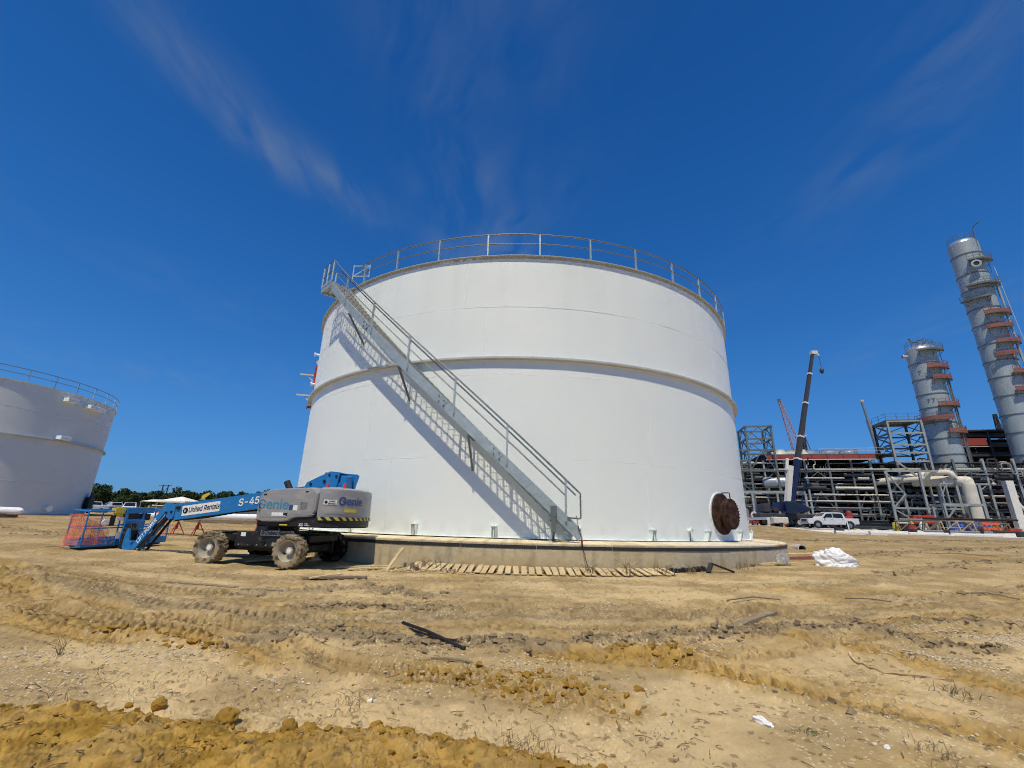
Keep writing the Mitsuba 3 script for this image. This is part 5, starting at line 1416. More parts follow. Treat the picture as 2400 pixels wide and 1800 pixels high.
# the two fractionating columns
def column(label, uv_, R, ztop, seams, plats, dist, marks):
    c = P(*uv_, 0)[:2]
    ck = thing('process_column', label, 'process column')
    zz = [ZG] + sorted(seams) + [ztop - .6]
    for a, b in zip(zz, zz[1:]):
        part(ck, 'shell_section', lathe([(R, a + .03), (R, b - .03)], 48, (*c, 0)), 'jacket', True)
    for z in sorted(seams):
        part(ck, 'stiffener_ring', lathe([(R - .02, z - .09), (R + .09, z - .09), (R + .09, z + .07), (R - .02, z + .07)], 48, (*c, 0)), 'steel')
    part(ck, 'head', lathe([(R, ztop - .63), (R * .93, ztop - .15), (R * .7, ztop + .25), (R * .35, ztop + .45), (.001, ztop + .5)], 40, (*c, 0)), 'jacket_bright', True)
    to_eye = math.degrees(math.atan2(-c[0], c[1]))                     # angle of the side that faces the yard, as in tp()
    for z, a0, a1, w, m in plats:
        A0_, A1_ = to_eye + a0, to_eye + a1
        pk = f'platform'
        part(ck, 'platform', fix(curved(R + .02, R + w, z - .06, z + .02, A0_, A1_, 18, c)), 'steel')
        part(ck, 'platform_skirt', fix(cat([curved(R + w - .04, R + w, z - .22, z + .10, A0_, A1_, 18, c)])), m)
        for h in (.52, 1.02):
            part(ck, 'platform_rail', fix(curved(R + w - .05, R + w, z + h - .03, z + h + .03, A0_, A1_, 18, c)), m)
        n = max(2, int((A1_ - A0_) / 16))
        part(ck, 'platform_post', cat([beam(tp(R + w - .025, a, z, c), tp(R + w - .025, a, z + 1.0, c), .05, .05) for a in np.linspace(A0_, A1_, n + 1)]), m)
        if m == 'primer':
            part(ck, 'rail_panel', fix(curved(R + w - .012, R + w + .004, z + .14, z + .52, A0_ + 1, A1_ - 1, 18, c)), 'rail_pink')
        for a in np.linspace(A0_ + 4, A1_ - 4, 3):
            part(ck, 'platform_bracket', beam(tp(R, a, z - 1.0, c), tp(R + w - .1, a, z - .08, c), .08, .08), 'steel')
    for z, a in [(p_[0], to_eye + p_[2] - 14) for p_ in plats]:
        part(ck, 'ladder', cat([beam(tp(R + .35, a, z - 2.6, c), tp(R + .35, a, z + 1.1, c), .05, .05), beam(tp(R + .35, a + 10, z - 2.6, c), tp(R + .35, a + 10, z + 1.1, c), .05, .05)] + [beam(tp(R + .35, a, z - 2.5 + .4 * q, c), tp(R + .35, a + 10, z - 2.5 + .4 * q, c), .035, .035) for q in range(9)]), 'steel')
    for s, h, a, z in marks:
        o_, t_ = tdir(to_eye + a)
        part(ck, 'lettering', text(s, h, tp(R + .03, to_eye + a, z, c), t_, (0, 0, 1), depth=.02), 'steel', label=f'dark painted mark {s}')
    return ck, c, to_eye


c2, cc2, e2_ = column('shorter grey clad process column with red railed platforms up its right side', (35.08, 6), 2.14, 34.1, [30.75, 27.72, 24.9, 22.48, 19.76, 16.93, 14.2, 11.0],
                      [(33.0, -8, 100, 1.0, 'steel'), (29.6, 8, 105, 1.0, 'primer'), (27.5, 14, 105, 1.0, 'primer'), (22.6, 10, 105, 1.0, 'primer'), (20.25, -75, 40, 1.0, 'primer'), (17.9, 18, 110, 1.0, 'primer')], 106, [('77', .7, -8, 23.3), ('7', .7, -22, 28.6)])
part(c2, 'nozzle', lathe([(.25, 0), (.25, .7), (.42, .7), (.42, .82), (.2, .83)], 18, tp(2.1, e2_ - 62, 32.6, cc2), tdir(e2_ - 62)[0]), 'pipe_white', 35)
for k in range(4):
    part(c2, 'top_pipe', pipe(elbowed([tp(.9, e2_ + 90 * k, 34.2, cc2), tp(.9, e2_ + 90 * k, 35.3 + .2 * k, cc2), tp(1.5, e2_ + 90 * k + 40, 35.4 + .2 * k, cc2)], .3), .13, 8), 'steel', True)
rail_on(c2, [tp(2.0, e2_ + a, 34.1, cc2) for a in range(-100, 120, 24)], 1.0, 'steel')
for r_, a in ((.12, 66), (.10, 92), (.12, -78)):
    part(c2, 'downcomer', pipe([tp(2.14 + .5, e2_ + a, 4.0, cc2), tp(2.14 + .5, e2_ + a, 19.6 if a < 0 else 28.5, cc2)], r_, 10), 'jacket' if r_ > .2 else 'steel', True)
c1, cc1, e1_ = column('tallest grey clad process column, leaning out of the frame at the right edge', (46.49, 6), 2.15, 55.2, [52.0, 47.8, 44.6, 40.7, 37.45, 33.8, 30.56, 27.54, 24.2, 20.9, 17.8, 14.1, 10.5],
                      [(50.2, 0, 100, 1.0, 'steel'), (45.2, -25, 105, 1.0, 'steel'), (42.6, -55, 35, .9, 'steel'), (39.2, 0, 105, 1.0, 'primer'), (36.5, -6, 70, 1.0, 'primer'), (33.6, 6, 105, 1.0, 'primer'), (31.3, -5, 55, .9, 'primer'), (27.9, 22, 110, 1.0, 'primer'), (24.8, 14, 110, 1.0, 'primer')], 113, [])
part(c1, 'nozzle', lathe([(.5, 0), (.5, 1.0), (.72, 1.0), (.72, 1.15), (.42, 1.16), (.42, .3), (.001, .3)], 22, tp(2.1, e1_ + 18, 49.0, cc1), tdir(e1_ + 18)[0]), 'jacket', 35)
part(c1, 'bore_shade_disc', lathe([(.001, 1.02), (.43, 1.02)], 20, tp(2.1, e1_ + 18, 49.0, cc1), tdir(e1_ + 18)[0]), 'ink')  # black disc stands in for the shade inside the open nozzle
rail_on(c1, [tp(2.0, e1_ + a, 55.2, cc1) for a in range(-100, 120, 24)], 1.0, 'steel')
part(c1, 'davit', pipe(elbowed([tp(2.0, e1_ + 60, 50, cc1), tp(2.3, e1_ + 60, 57.3, cc1), tp(3.4, e1_ + 60, 57.6, cc1)], .5), .09, 8), 'steel', True)
part(c1, 'hoist_line', pipe([tp(3.0, e1_ + 80, 48.5, cc1), tp(3.6, e1_ + 85, 30, cc1)], .05, 5), 'pipe_white')
for r_, a in ((.14, 75), (.12, 95)):
    part(c1, 'downcomer', pipe([tp(2.7, e1_ + a, 4.0, cc1), tp(2.7, e1_ + a, 45, cc1)], r_, 10), 'jacket', True)

# fat cream pipework at the foot of the shorter column
cp = thing('transfer_line', 'fat cream insulated transfer pipe that runs along the frame and turns down to the ground', 'pipe')
part(cp, 'header', pipe(elbowed([P(26.5, 1.5, 9.4), P(30.6, -1.4, 9.2), P(31.4, -2.6, 9.0), P(31.4, -2.6, 5.0), P(31.4, -2.6, 2.2)], 1.3, 8), [.86] * 11 + [.74] * 8 if False else .82, 18), 'cream', True)
part(cp, 'branch', pipe(elbowed([P(24.0, 2.0, 9.5), P(27.2, -1.0, 9.6), P(27.4, -1.2, 10.5), P(29.6, -2.4, 10.45), P(30.0, -2.5, 9.6)], .7, 7), .42, 14), 'cream', True)
part(cp, 'upper_branch', pipe(elbowed([P(21.8, 2.6, 9.3), P(25.0, 1.2, 9.9), P(28.2, .4, 10.4)], .9, 7), .5, 14), 'cream', True)
part(cp, 'end_cap', lathe([(.84, 0), (.84, .5), (.7, .85), (.4, 1.05), (.001, 1.1)], 24, P(31.2, -2.2, 9.0), nrm(P(31.4, -2.6, 9) - P(30.6, -1.4, 9.0))), 'cream', 35)
part(cp, 'manhole', lathe([(.35, 0), (.35, .35), (.48, .35), (.48, .45), (.001, .46)], 18, P(29.2, -1.3, 9.2), (-V_[0], -V_[1], .1)), 'cream', 35)
part(cp, 'band', lathe([(.83, 0), (.87, 0), (.87, .14), (.83, .14)], 22, P(31.4, -2.6, 5.6), (0, 0, 1)), 'pipe_white', 35)
po = thing('support_structure', 'low bright galvanised portal frame over blue tarpaulins near the fat cream pipe', 'steel frame')
for u, v in ((25.7, -6), (30.45, -6), (25.9, -3), (30.6, -3)): part(po, 'column', pi_((u, v, ZG - .2), (u, v, 5.3), .26), 'plant_galv')
for v in (-6, -3): part(po, 'beam', pb((25.5, v, 5.45), (30.7, v, 5.45), .26, .30), 'plant_galv')
for u in (25.7, 30.45): part(po, 'beam', pb((u, -5.9, 5.4), (u, -3.1, 5.4), .22, .26), 'plant_galv')
part(po, 'brace', pb((25.9, -6, 3.6), (27.2, -6, 5.3), .16), 'plant_galv')
for u0 in (27.0, 27.7): part(po, 'lattice_post', pb((u0, -4, 5.6), (u0, -4, 8.6), .16), 'plant_galv')
part(po, 'lattice_post', pb((27.0, -4, 8.6), (28.6, -4, 8.6), .16), 'plant_galv'); part(po, 'brace', pb((27.05, -4, 7), (27.7, -4, 8.5), .1), 'plant_galv')
pw = thing('steel_post', 'single bright post with a bracket at its head, right of the fat cream pipe', 'post')
part(pw, 'post', pi_((34.3, 0, ZG), (34.3, 0, 8.8), .36), 'plant_galv'); part(pw, 'head', pb((33.9, 0, 8.9), (35.6, 0, 8.9), .4, .25), 'plant_galv'); part(pw, 'brace', pb((34.5, 0, 8.0), (35.4, 0, 8.75), .14), 'plant_galv')

# heater at the right edge
ht = thing('fired_heater', 'dark red steel heater box with white duct along its roof at the right edge', 'heater')
part(ht, 'box', beam(P(36.6, 7.0, 8.0), P(52, 7.0, 8.0), 5.5, 3.2), 'red_steel')
part(ht, 'lower_band', beam(P(36.4, 6.9, 6.1), P(52, 6.9, 6.1), 5.9, .35), 'primer')
for u in np.arange(37, 52, 2.2):
    part(ht, 'stiffener', pb((u, 4.1, 6.3), (u, 4.1, 9.5), .18, .18), 'steel_dark'); part(ht, 'leg', pi_((u, 4.6, ZG), (u, 4.6, 6.0), .34), 'pipe_white' if int(u) % 3 == 0 else 'steel')
part(ht, 'duct', pipe(elbowed([P(37.5, 4.6, 9.9), P(40.6, 4.4, 10.5), P(41.0, 4.4, 10.5)], .6), .32, 12), 'cream', True); part(ht, 'duct', pipe(elbowed([P(41.8, 4.4, 10.5), P(46, 4.4, 10.2), P(50, 4.4, 9.9)], .8), .34, 12), 'cream', True)
part(ht, 'dark_inside', beam(P(37, 8.6, 3.8), P(52, 8.6, 3.8), 3, 4.2), 'steel_dark')  # dark block stands in for the shade under the heater box
for k in range(5): part(ht, 'burner', lathe([(.001, 0), (.4, 0), (.4, .9), (.001, .9)], 14, P(38.5 + 2.5 * k, 6.6, 4.9)), 'steel', 35)
gc = thing('concrete_column', 'pale concrete crane column standing before the red heater', 'column')
part(gc, 'shaft', beam(P(38.1, 0, ZG), P(38.1, 0, 9.4), .95, .95, (*U_, 0)), 'white_concrete'); part(gc, 'foot', beam(P(37.2, 0, 2.0), P(40.2, 0, 2.0), 1.5, .8), 'apron_concrete'); part(gc, 'bracket', pb((38.5, -.3, 6.0), (39.3, -.3, 4.6), .3), 'white_concrete')

# rack and coolers between and behind the two columns
rb = thing('pipe_rack', 'second dark pipe rack with red panels seen between the two process columns', 'pipe rack')
for u in np.arange(38, 62, 3.4):
    for v in (11, 16): part(rb, 'column', pi_((u, v, ZG), (u, v, 19.4), .32), 'steel_dark')
for z in (9.5, 11.3, 13.1, 14.9, 16.6, 18.4):
    for v in (11, 16): part(rb, 'beam', pb((37.6, v, z), (61, v, z), .25, .35), 'steel_dark' if z != 13.1 else 'steel')
    for k in range(6): part(rb, 'pipe', pipe([P(38 + pr_.uniform(0, 3), 11.3 + .8 * k, z + .4), P(61, 11.3 + .8 * k, z + .4)], pr_.uniform(.15, .36), 8), PM[pr_.integers(16)], True)
for u0 in np.arange(38.2, 60, 2.6): part(rb, 'dark_backing_panel', beam(P(u0, 16.4, 11.5), P(u0 + 2.5, 16.4, 11.5), .06, 14), 'steel_dark')  # dark backing added behind this rack too
part(rb, 'red_panel', beam(P(38.9, 10.7, 17.3), P(44.2, 10.7, 17.3), .1, 1.3), 'red_steel'); part(rb, 'ledge', pb((38, 10.6, 16.4), (44.4, 10.6, 16.4), .2, .12), 'pipe_white')
part(rb, 'red_panel', beam(P(55.5, 10.7, 17.0), P(60, 10.7, 17.0), .1, 1.3), 'red_steel')
part(rb, 'red_panel', beam(P(40, 9.5, 12.2), P(42.5, 9.5, 12.2), .1, .9), 'primer'); part(rb, 'red_panel', beam(P(39.6, 9.3, 9.6), P(43, 9.3, 9.6), .1, .9), 'primer')
part(rb, 'fan_ring', lathe([(1.9, 0), (1.9, .9), (1.3, 1.5), (1.3, 1.9), (.001, 2.0)], 32, P(41.0, 13, 19.2)), 'steel', 30)
part(rb, 'roof', beam(P(37.5, 13.5, 19.3), P(61, 13.5, 19.3), 6.5, .25), 'steel_dark')
part(rb, 'red_hood', beam(P(50.2, 13, 20.1), P(53.0, 13, 20.1), 2.2, 1.2), 'primer')
part(rb, 'stack', pipe([P(51.2, 13, 20.5), P(51.0, 13, 23.8)], .22, 8), 'steel', True)
rail_on(rb, [P(u, 10.7, 19.5) for u in np.arange(48, 61, 2.5)], 1.1, 'steel')
# ------------------------------------------------------------------ cranes over the plant
mc = thing('mobile_crane', 'mobile crane with long dark telescopic boom raised between the white tank and the pipe rack', 'crane')
CB, CT = np.array([40.9, 66.0, 4.2]), np.array([48.75, 66.4, 28.7]); cd = nrm(CT - CB); cl = np.linalg.norm(CT - CB)
cu = nrm(np.cross(cd, [0, 1, 0]))
for i, (a, b, w, m) in enumerate(((0, .30, .70, 'crane_navy'), (.30, .44, .62, 'crane_boom'), (.44, .66, .55, 'crane_boom'), (.66, .86, .47, 'crane_boom'), (.86, 1.0, .38, 'crane_boom'))):
    part(mc, 'boom_section', beam(CB + cd * cl * a, CB + cd * cl * b, w, w, cu), m)
    if i: part(mc, 'boom_collar', beam(CB + cd * (cl * a - .12), CB + cd * (cl * a + .12), w + .16, w + .16, cu), 'crane_white')
part(mc, 'luffing_cylinder', cat([beam(CB + np.array([-1.0, -.7, -.2]), CB + np.array([-1.0, -.7, -.2]) + nrm(np.array([1.7, .1, 6.6])) * 6.6, .62, .62), pipe([CB + np.array([.1, -.5, 5.6]), CB + np.array([.5, -.4, 7.3])], .22, 10)]), 'crane_white')
part(mc, 'boom_head', cat([box(CT + [.25, 0, .25], (.95, .6, .55)), beam(CT + [.2, 0, .1], CT + [1.0, 0, -.15], .3, .3)]), 'crane_white')
part(mc, 'hoist_rope', cat([pipe([CT + [1.0, 0, -.1], CT + [1.0, 0, -2.4]], .035, 5), pipe([CT + [.3, .3, .3], CB + [1.5, .3, 1.5]], .03, 5)]), 'crane_boom')
part(mc, 'hook_block', lathe([(.001, -.55), (.16, -.45), (.30, -.15), (.30, .15), (.14, .38), (.001, .42)], 16, CT + [1.0, 0, -2.8]), 'crane_boom', 40)
for a in (.04, .12, .2, .27): part(mc, 'hose_rail', beam(CB + cd * cl * a + cu * -.62 + [.9, 0, 0], CB + cd * cl * (a + .05) + cu * -.62 + [.9, 0, 0], .12, .12), 'crane_navy')
ca = math.radians(-7)
cx = lambda x, y, z: np.array([40.6 + x * math.cos(ca) - y * math.sin(ca), 65.6 + x * math.sin(ca) + y * math.cos(ca), ZG + .12 + z])
part(mc, 'superstructure', cat([place((lambda q: (q[0] * [.62, .8, .9] + [.2, 0, .2], q[1]))(loft([np.array([(-3.2, 1.2), (2.9, 1.2), (2.9, -1.2), (-3.2, -1.2)]) @ np.eye(2, 3) * [1, 1, 1] + [0, 0, 2.1], np.array([(-3.4, 1.25), (3.3, 1.25), (3.3, -1.25), (-3.4, -1.25)]) @ np.eye(2, 3) + [0, 0, 2.7], np.array([(-3.2, 1.2), (1.0, 1.2), (1.0, -1.2), (-3.2, -1.2)]) @ np.eye(2, 3) + [0, 0, 3.5]])), rotz(ca), cx(0, 0, 0))]), 'crane_navy')
part(mc, 'cab', cbox(cx(-.6, -1.6, 2.6), (1.5, .9, 1.7), ca, .15), 'crane_navy'); part(mc, 'cab_window', box(cx(-.6, -2.07, 2.85), (1.2, .03, .9), ca), 'window_dark')
part(mc, 'counterweight', cbox(cx(-3.6, 0, 2.5), (1.0, 2.5, 1.2), ca, .1), 'steel_dark')
part(mc, 'carrier', cat([cbox(cx(.8, 0, 1.35), (11, 2.6, .8), ca, .08), cbox(cx(5.6, 0, 1.7), (1.8, 2.6, 1.3), ca, .15)]), 'steel_dark')
for k in range(5):
    for s in (-1, 1):
        c = cx(-3.4 + 1.9 * k + (.5 if k > 2 else 0), 1.15 * s, .62)
        part(mc, 'wheel__tyre', lathe([(.32, -.2), (.56, -.2), (.62, -.1), (.62, .1), (.56, .2), (.32, .2)], 24, c, (-math.sin(ca), math.cos(ca), 0)), 'black_rubber', 35)
        part(mc, 'wheel__rim', lathe([(.001, -.12 * 1), (.2, -.16), (.32, -.18), (.32, .18), (.2, .16), (.001, .12)], 18, c, (-math.sin(ca), math.cos(ca), 0)), 'rim_grey', 35)
for k in (-4.6, 6.2): part(mc, 'outrigger', cat([box(cx(k, 0, 1.0), (.4, 7.0, .35), ca), box(cx(k, -3.4, .5), (.25, .25, 1.0), ca), box(cx(k, -3.4, .05), (.7, .7, .1), ca)]), 'crane_white')


def lattice(label, a, b, w0, w1, n, mt, chord):
    k = thing('lattice_crane', label, 'crane'); d = nrm(b - a); s = nrm(np.cross(d, [.35, 1, 0])); q = np.cross(d, s)
    W = lambda t: w0 * (1 - t) + w1 * t
    C4 = [(1, 1), (1, -1), (-1, -1), (-1, 1)]
    pt = lambda t, c: a + (b - a) * t + (s * c[0] + q * c[1]) * W(t) / 2
    for c in C4: part(k, 'chord', beam(pt(0, c), pt(1, c), chord, chord), mt)
    ms = []
    for i in range(n):
        t0, t1 = i / n, (i + 1) / n
        for j in range(4):
            c, e = C4[j], C4[(j + 1) % 4]
            ms.append(beam(pt(t0, c), pt(t1, e) if i % 2 else pt(t1, c) * 0 + pt(t1, e), chord * .6, chord * .6)); ms.append(beam(pt(t1, c), pt(t1, e), chord * .5, chord * .5))
    part(k, 'lacing', cat(ms), mt)
    return k


lk = lattice('pale red lattice boom crane far behind the pipe rack', P(25.2, 40, 14), P(21.75, 40, 33.6), 2.6, .5, 16, 'lattice_pink', .12)
part(lk, 'pendant', pipe([P(21.7, 40, 33.8), P(23.2, 40, 20), ], .05, 5), 'steel'); part(lk, 'boom_tip', box(P(21.7, 40, 33.8), (.7, .5, .7)), 'steel')
part(lk, 'house', beam(P(24, 40, 13), P(30, 40, 13), 4, 3), 'primer')
for v in (39, 41): part(lk, 'mast', pb((24.6, v, 14), (26.0, 40, 24.2), .28), 'steel_dark')
part(lk, 'mast', pb((26.2, 40, 14), (26.1, 40, 24.2), .3), 'steel_dark'); part(lk, 'mast', pb((28.4, 40, 14), (26.2, 40, 24.2), .12), 'steel_dark'); part(lk, 'mast_head', pb((25.6, 40, 24.3), (26.6, 40, 24.3), .4), 'pipe_white')
bk = thing('telescopic_crane', 'slender grey telescopic crane boom behind the tall braced frame', 'crane')
for a, b, w in ((0, .45, .8), (.45, .8, .6), (.8, 1, .4)): part(bk, 'boom_section', beam(P(42.3, 40, 10) * (1 - a) + P(40.4, 40, 32.6) * a, P(42.3, 40, 10) * (1 - b) + P(40.4, 40, 32.6) * b, w, w), 'pipe_grey')
part(bk, 'boom_tip', box(P(40.35, 40, 32.9), (.8, .5, .5)), 'pipe_white'); part(bk, 'house', beam(P(41, 40, 9), P(46, 40, 9), 3, 3), 'steel_dark')
nk = lattice('dark slim crane jib in front of the tallest column, backstays running down from its head', P(66.4, 40, 6), P(66.85, 40, 28.6), 1.1, .45, 16, 'crane_boom', .16)
for k in range(3): part(nk, 'backstay', pipe([P(67.0, 40, 28.2 - 1.0 * k), P(69.4 + .8 * k, 40, 17)], .06, 5), 'steel_dark')
part(nk, 'house', beam(P(66, 40, 17.2), P(71, 40, 17.2), 3, 1.6), 'steel_dark')

# ------------------------------------------------------------------ pickup in front of the rack
tr = thing('pickup_truck', 'white crew cab pickup parked on the slab in front of the pipe rack', 'pickup')
ta_ = math.radians(-6); tc = np.array([40.35, 57.6, 1.66])
tw = lambda m: place(m, rotz(ta_), tc)
tpz = lambda name, m, mt, s=False: part(tr, name, tw(m), mt, s)
body = [(-2.95, .55), (-2.98, .95), (-2.88, 1.13), (-1.55, 1.22), (-.80, 1.26), (2.92, 1.24), (2.95, .60), (2.35, .52), (2.30, .70), (2.05, .92), (1.65, .92), (1.40, .70), (1.35, .48), (-1.35, .45), (-1.42, .70), (-1.68, .92), (-2.08, .92), (-2.32, .70), (-2.38, .5)]
tpz('body', prism(body, 1.92, (0, 0, 0)), 'truck_white')
cab = lambda y, k: np.array([(-1.48, y, 1.20), (-.72, y * k, 1.84), (-.35, y * k, 1.93), (1.05, y * k, 1.92), (1.32, y * k, 1.80), (1.45, y, 1.22)])
tpz('cab', loft([cab(-.93, .82), cab(-.45, 1.25), cab(.45, 1.25), cab(.93, .82)]), 'truck_white', 30)
side = lambda pts: prism(pts, .02, (0, 0, 0), (1, 0, 0), (0, 0, 1))
for s in (-1, 1):
    for nm, pts in (('side_window', [(-1.16, 1.27), (-.66, 1.74), (-.02, 1.80), (-.02, 1.27)]), ('side_window', [(.06, 1.27), (.06, 1.80), (1.0, 1.79), (1.18, 1.68), (1.20, 1.27)])):
        q = np.array(pts); yy = .945 - (q[:, 1] - 1.22) * .26
        V = np.vstack([np.column_stack([q[:, 0], s * (yy + .012), q[:, 1]]), np.column_stack([q[:, 0], s * (yy - .05), q[:, 1]])])
        tpz(nm, hull(V), 'window_dark')
    tpz('door_seam', box((.02, s * .962, .92), (.012, .006, .6)), 'ink'); tpz('door_seam', box((1.25, s * .962, .92), (.012, .006, .6)), 'ink'); tpz('door_seam', box((-1.22, s * .962, .92), (.012, .006, .6)), 'ink')
    tpz('door_handle', box((-.15, s * .97, 1.08), (.2, .03, .04)), 'chrome'); tpz('door_handle', box((1.08, s * .97, 1.08), (.2, .03, .04)), 'chrome')
    tpz('mirror', cbox((-1.02, s * 1.06, 1.30), (.12, .2, .22), 0, .03), 'ink')
    tpz('headlight', cbox((-2.86, s * .78, 1.0), (.22, .3, .16), 0, .03), 'chrome')
    tpz('running_board', box((-.05, s * .98, .42), (2.4, .12, .06)), 'ink')
    for x in (-1.88, 1.85):
        tpz('wheel__tyre', lathe([(.24, -.14), (.36, -.14), (.40, -.09), (.40, .09), (.36, .14), (.24, .14)], 26, (x, s * .84, .40), (0, s, 0)), 'black_rubber', 35)
        tpz('wheel__rim', lathe([(.001, .09), (.10, .10), (.12, .07), (.22, .08), (.25, .13)], 20, (x, s * .84, .40), (0, s, 0)), 'chrome', 35)
        tpz('wheel_arch', lathe([(.405, .0), (.47, .0), (.47, .06), (.405, .06)], 24, (x, s * .91, .44), (0, s, 0)), 'ink', 35)
tpz('grille', cbox((-2.95, 0, .92), (.08, 1.25, .32), 0, .02), 'ink'); tpz('bumper', cbox((-2.98, 0, .58), (.2, 1.9, .22), 0, .05), 'chrome'); tpz('windscreen', hull([(-1.42, -.8, 1.24), (-1.42, .8, 1.24), (-.76, -.68, 1.83), (-.76, .68, 1.83), (-1.36, -.8, 1.22), (-1.36, .8, 1.22), (-.70, -.66, 1.80), (-.70, .66, 1.80)]), 'window_dark'); tpz('tail_light', box((2.95, -.86, 1.0), (.06, .16, .4)), 'amber')
tpz('bed_liner', box((2.15, 0, 1.243), (1.4, 1.5, .012)), 'ink')
# ------------------------------------------------------------------ things on the slab before the plant
def gs(x, y):
    return float(np.interp(math.hypot(x, y), BASE_R, BASE_T)) + .13


for i, (x0, y0, x1, y1) in enumerate(((31.2, 49.4, 34.2, 48.9), (34.6, 48.8, 37.2, 48.2), (37.7, 48.1, 40.4, 47.2), (40.9, 47.0, 43.4, 45.4), (43.8, 45.1, 46.0, 42.8))):
    lab = ('leftmost pale concrete kerb block along the slab edge, beside the dirt bank', 'pale concrete kerb block along the slab edge below the pickup bonnet', 'pale concrete kerb block along the slab edge right of the pickup', 'pale concrete kerb block below the red barrel', 'rightmost pale concrete kerb block along the slab edge')[i]
    z = gs((x0 + x1) / 2, (y0 + y1) / 2)
    single('kerb_block', lab, 'concrete block', prism([(-.3, -.3), (.3, -.3), (.3, .1), (.2, .24), (-.2, .24), (-.3, .1)], math.hypot(x1 - x0, y1 - y0), ((x0 + x1) / 2, (y0 + y1) / 2, z), nrm((-(y1 - y0), x1 - x0, 0)), (0, 0, 1)), 'white_concrete', group=None)
for x, y, a, lab in ((36.4, 50.6, .2, 'small dark concrete block behind the kerb left of the pickup rear wheel'), (43.0, 48.9, .5, 'dark concrete block on the slab left of the red barrel'), (45.4, 47.6, .8, 'dark concrete block on the slab right of the red barrel'), (47.5, 42.6, 1.0, 'dark box at the slab edge by the right side of the frame')):
    single('slab_block', lab, 'block', cbox((x, y, gs(x, y) + .25), (.9, .5, .5), a, .05), 'steel_dark')


def drum_can(label, x, y, m, h=.9, r=.30):
    k = thing('barrel', label, 'barrel'); z = gs(x, y)
    part(k, 'body', lathe([(.001, 0), (r, 0), (r, h * .32), (r + .015, h * .34), (r, h * .36), (r, h * .65), (r + .015, h * .67), (r, h * .69), (r, h), (r - .02, h - .015), (.001, h - .015)], 24, (x, y, z)), m, 30)
    part(k, 'bung', lathe([(.001, 0), (.04, 0), (.04, .03), (.001, .03)], 10, (x + .15, y, z + h - .015)), 'ink')


drum_can('yellow barrel standing on the slab right of the pickup', 45.6, 54.0, 'yellow', .9)
drum_can('dark red barrel standing near the slab edge', 43.95, 50.0, 'red_paint', .85, .26)
single('skip', 'low dark grey skip on the slab just right of the yellow barrel', 'skip', hull([(46.0, 53.4, gs(46, 54)), (47.1, 53.3, gs(46, 54)), (46.0, 54.4, gs(46, 54)), (47.1, 54.3, gs(46, 54)), (45.9, 53.2, gs(46, 54) + .8), (47.3, 53.1, gs(46, 54) + .8), (45.9, 54.6, gs(46, 54) + .8), (47.3, 54.5, gs(46, 54) + .8)]), 'steel_dark')
k = thing('site_box', 'white tool box on the slab under the braced frame', 'box'); z = gs(51.4, 60)
part(k, 'body', cbox((51.4, 60, z + .45), (1.3, .8, .9), .1, .04), 'white_plastic'); part(k, 'lid', cbox((51.4, 60, z + .96), (1.36, .86, .1), .1, .03), 'white_plastic')
for i, (x, y, m, lab) in enumerate(((54.5, 62.0, 'yellow', 'faded yellow sheet draped over a valve under the braced frame'), (56.1, 62.0, 'white_plastic', 'white sheet draped over a valve right of the yellow one'))):
    z = gs(x, y); r_ = rock(1, 60 + i, 3, 1, .3)
    v = r_[0].copy(); t = (v[:, 2:] + 1) / 2; v = v * [.55, .45, .8] * np.hstack([1.25 - t, 1.25 - t, np.ones_like(t)])
    single('draped_valve', lab, 'valve', (v + [x, y, z + .75], r_[1]), m, 50)
for i, (x, y, s, lab) in enumerate(((37.6, 70.0, (1.3, 1.0, 1.0), 'red power pack beside the crane, nearest the white tank'), (39.0, 70.2, (1.1, 1.0, 1.1), 'red power pack between the crane and the other red power pack'), (59.0, 66.0, (1.2, 1.0, 1.1), 'bright red equipment box under the braced frame'), (60.5, 66.0, (1.6, 1.0, 1.1), 'wider red equipment box right of the bright red one'), (50.0, 68.0, (1.9, 1.0, 1.2), 'red compressor half hidden behind the pickup bed'))):
    k = thing('power_pack', lab, 'power pack'); z = gs(x, y) + (1.0 if x > 55 else .55)
    part(k, 'housing', cbox((x, y, z + s[2] / 2), s, -.2, .05), 'red_paint'); part(k, 'skid', cbox((x, y, z - .05), (s[0] + .2, s[1] + .1, .12), -.2, .02), 'steel_dark'); part(k, 'louvre', box((x - .1, y - s[1] / 2 - .02, z + s[2] * .55), (s[0] * .5, .04, s[2] * .4), -.2), 'steel_dark')
    part(k, 'stand', cat([beam((x + u, y, z - .1), (x + u, y, gs(x, y) - .1), .15, .15) for u in (-.4, .4)]), 'steel_dark')
k = thing('hose_coil', 'white coiled hose hanging by the red power packs', 'hose')
part(k, 'coil', cat([pipe([(36.9 + r * math.cos(a), 68.6, 3.35 + r * math.sin(a)) for a in np.linspace(0, 6.28, 20)[:-1]], .045, 6, closed=True) for r in (.28, .36, .44)]), 'white_plastic', True); part(k, 'hook_post', beam((36.9, 68.8, gs(36.9, 68)), (36.9, 68.8, 3.9), .1, .1), 'steel')


def cone(label, x, y):
    k = thing('traffic_cone', label, 'traffic cone'); z = gs(x, y)
    part(k, 'base', cbox((x, y, z + .02), (.42, .42, .04), 0, .01), 'orange_vest'); part(k, 'cone_body', lathe([(.17, .04), (.03, .75), (.001, .75)], 18, (x, y, z)), 'orange_vest', 35); part(k, 'band', lathe([(.123, .28), (.093, .42)], 18, (x, y, z)), 'label_white', True)


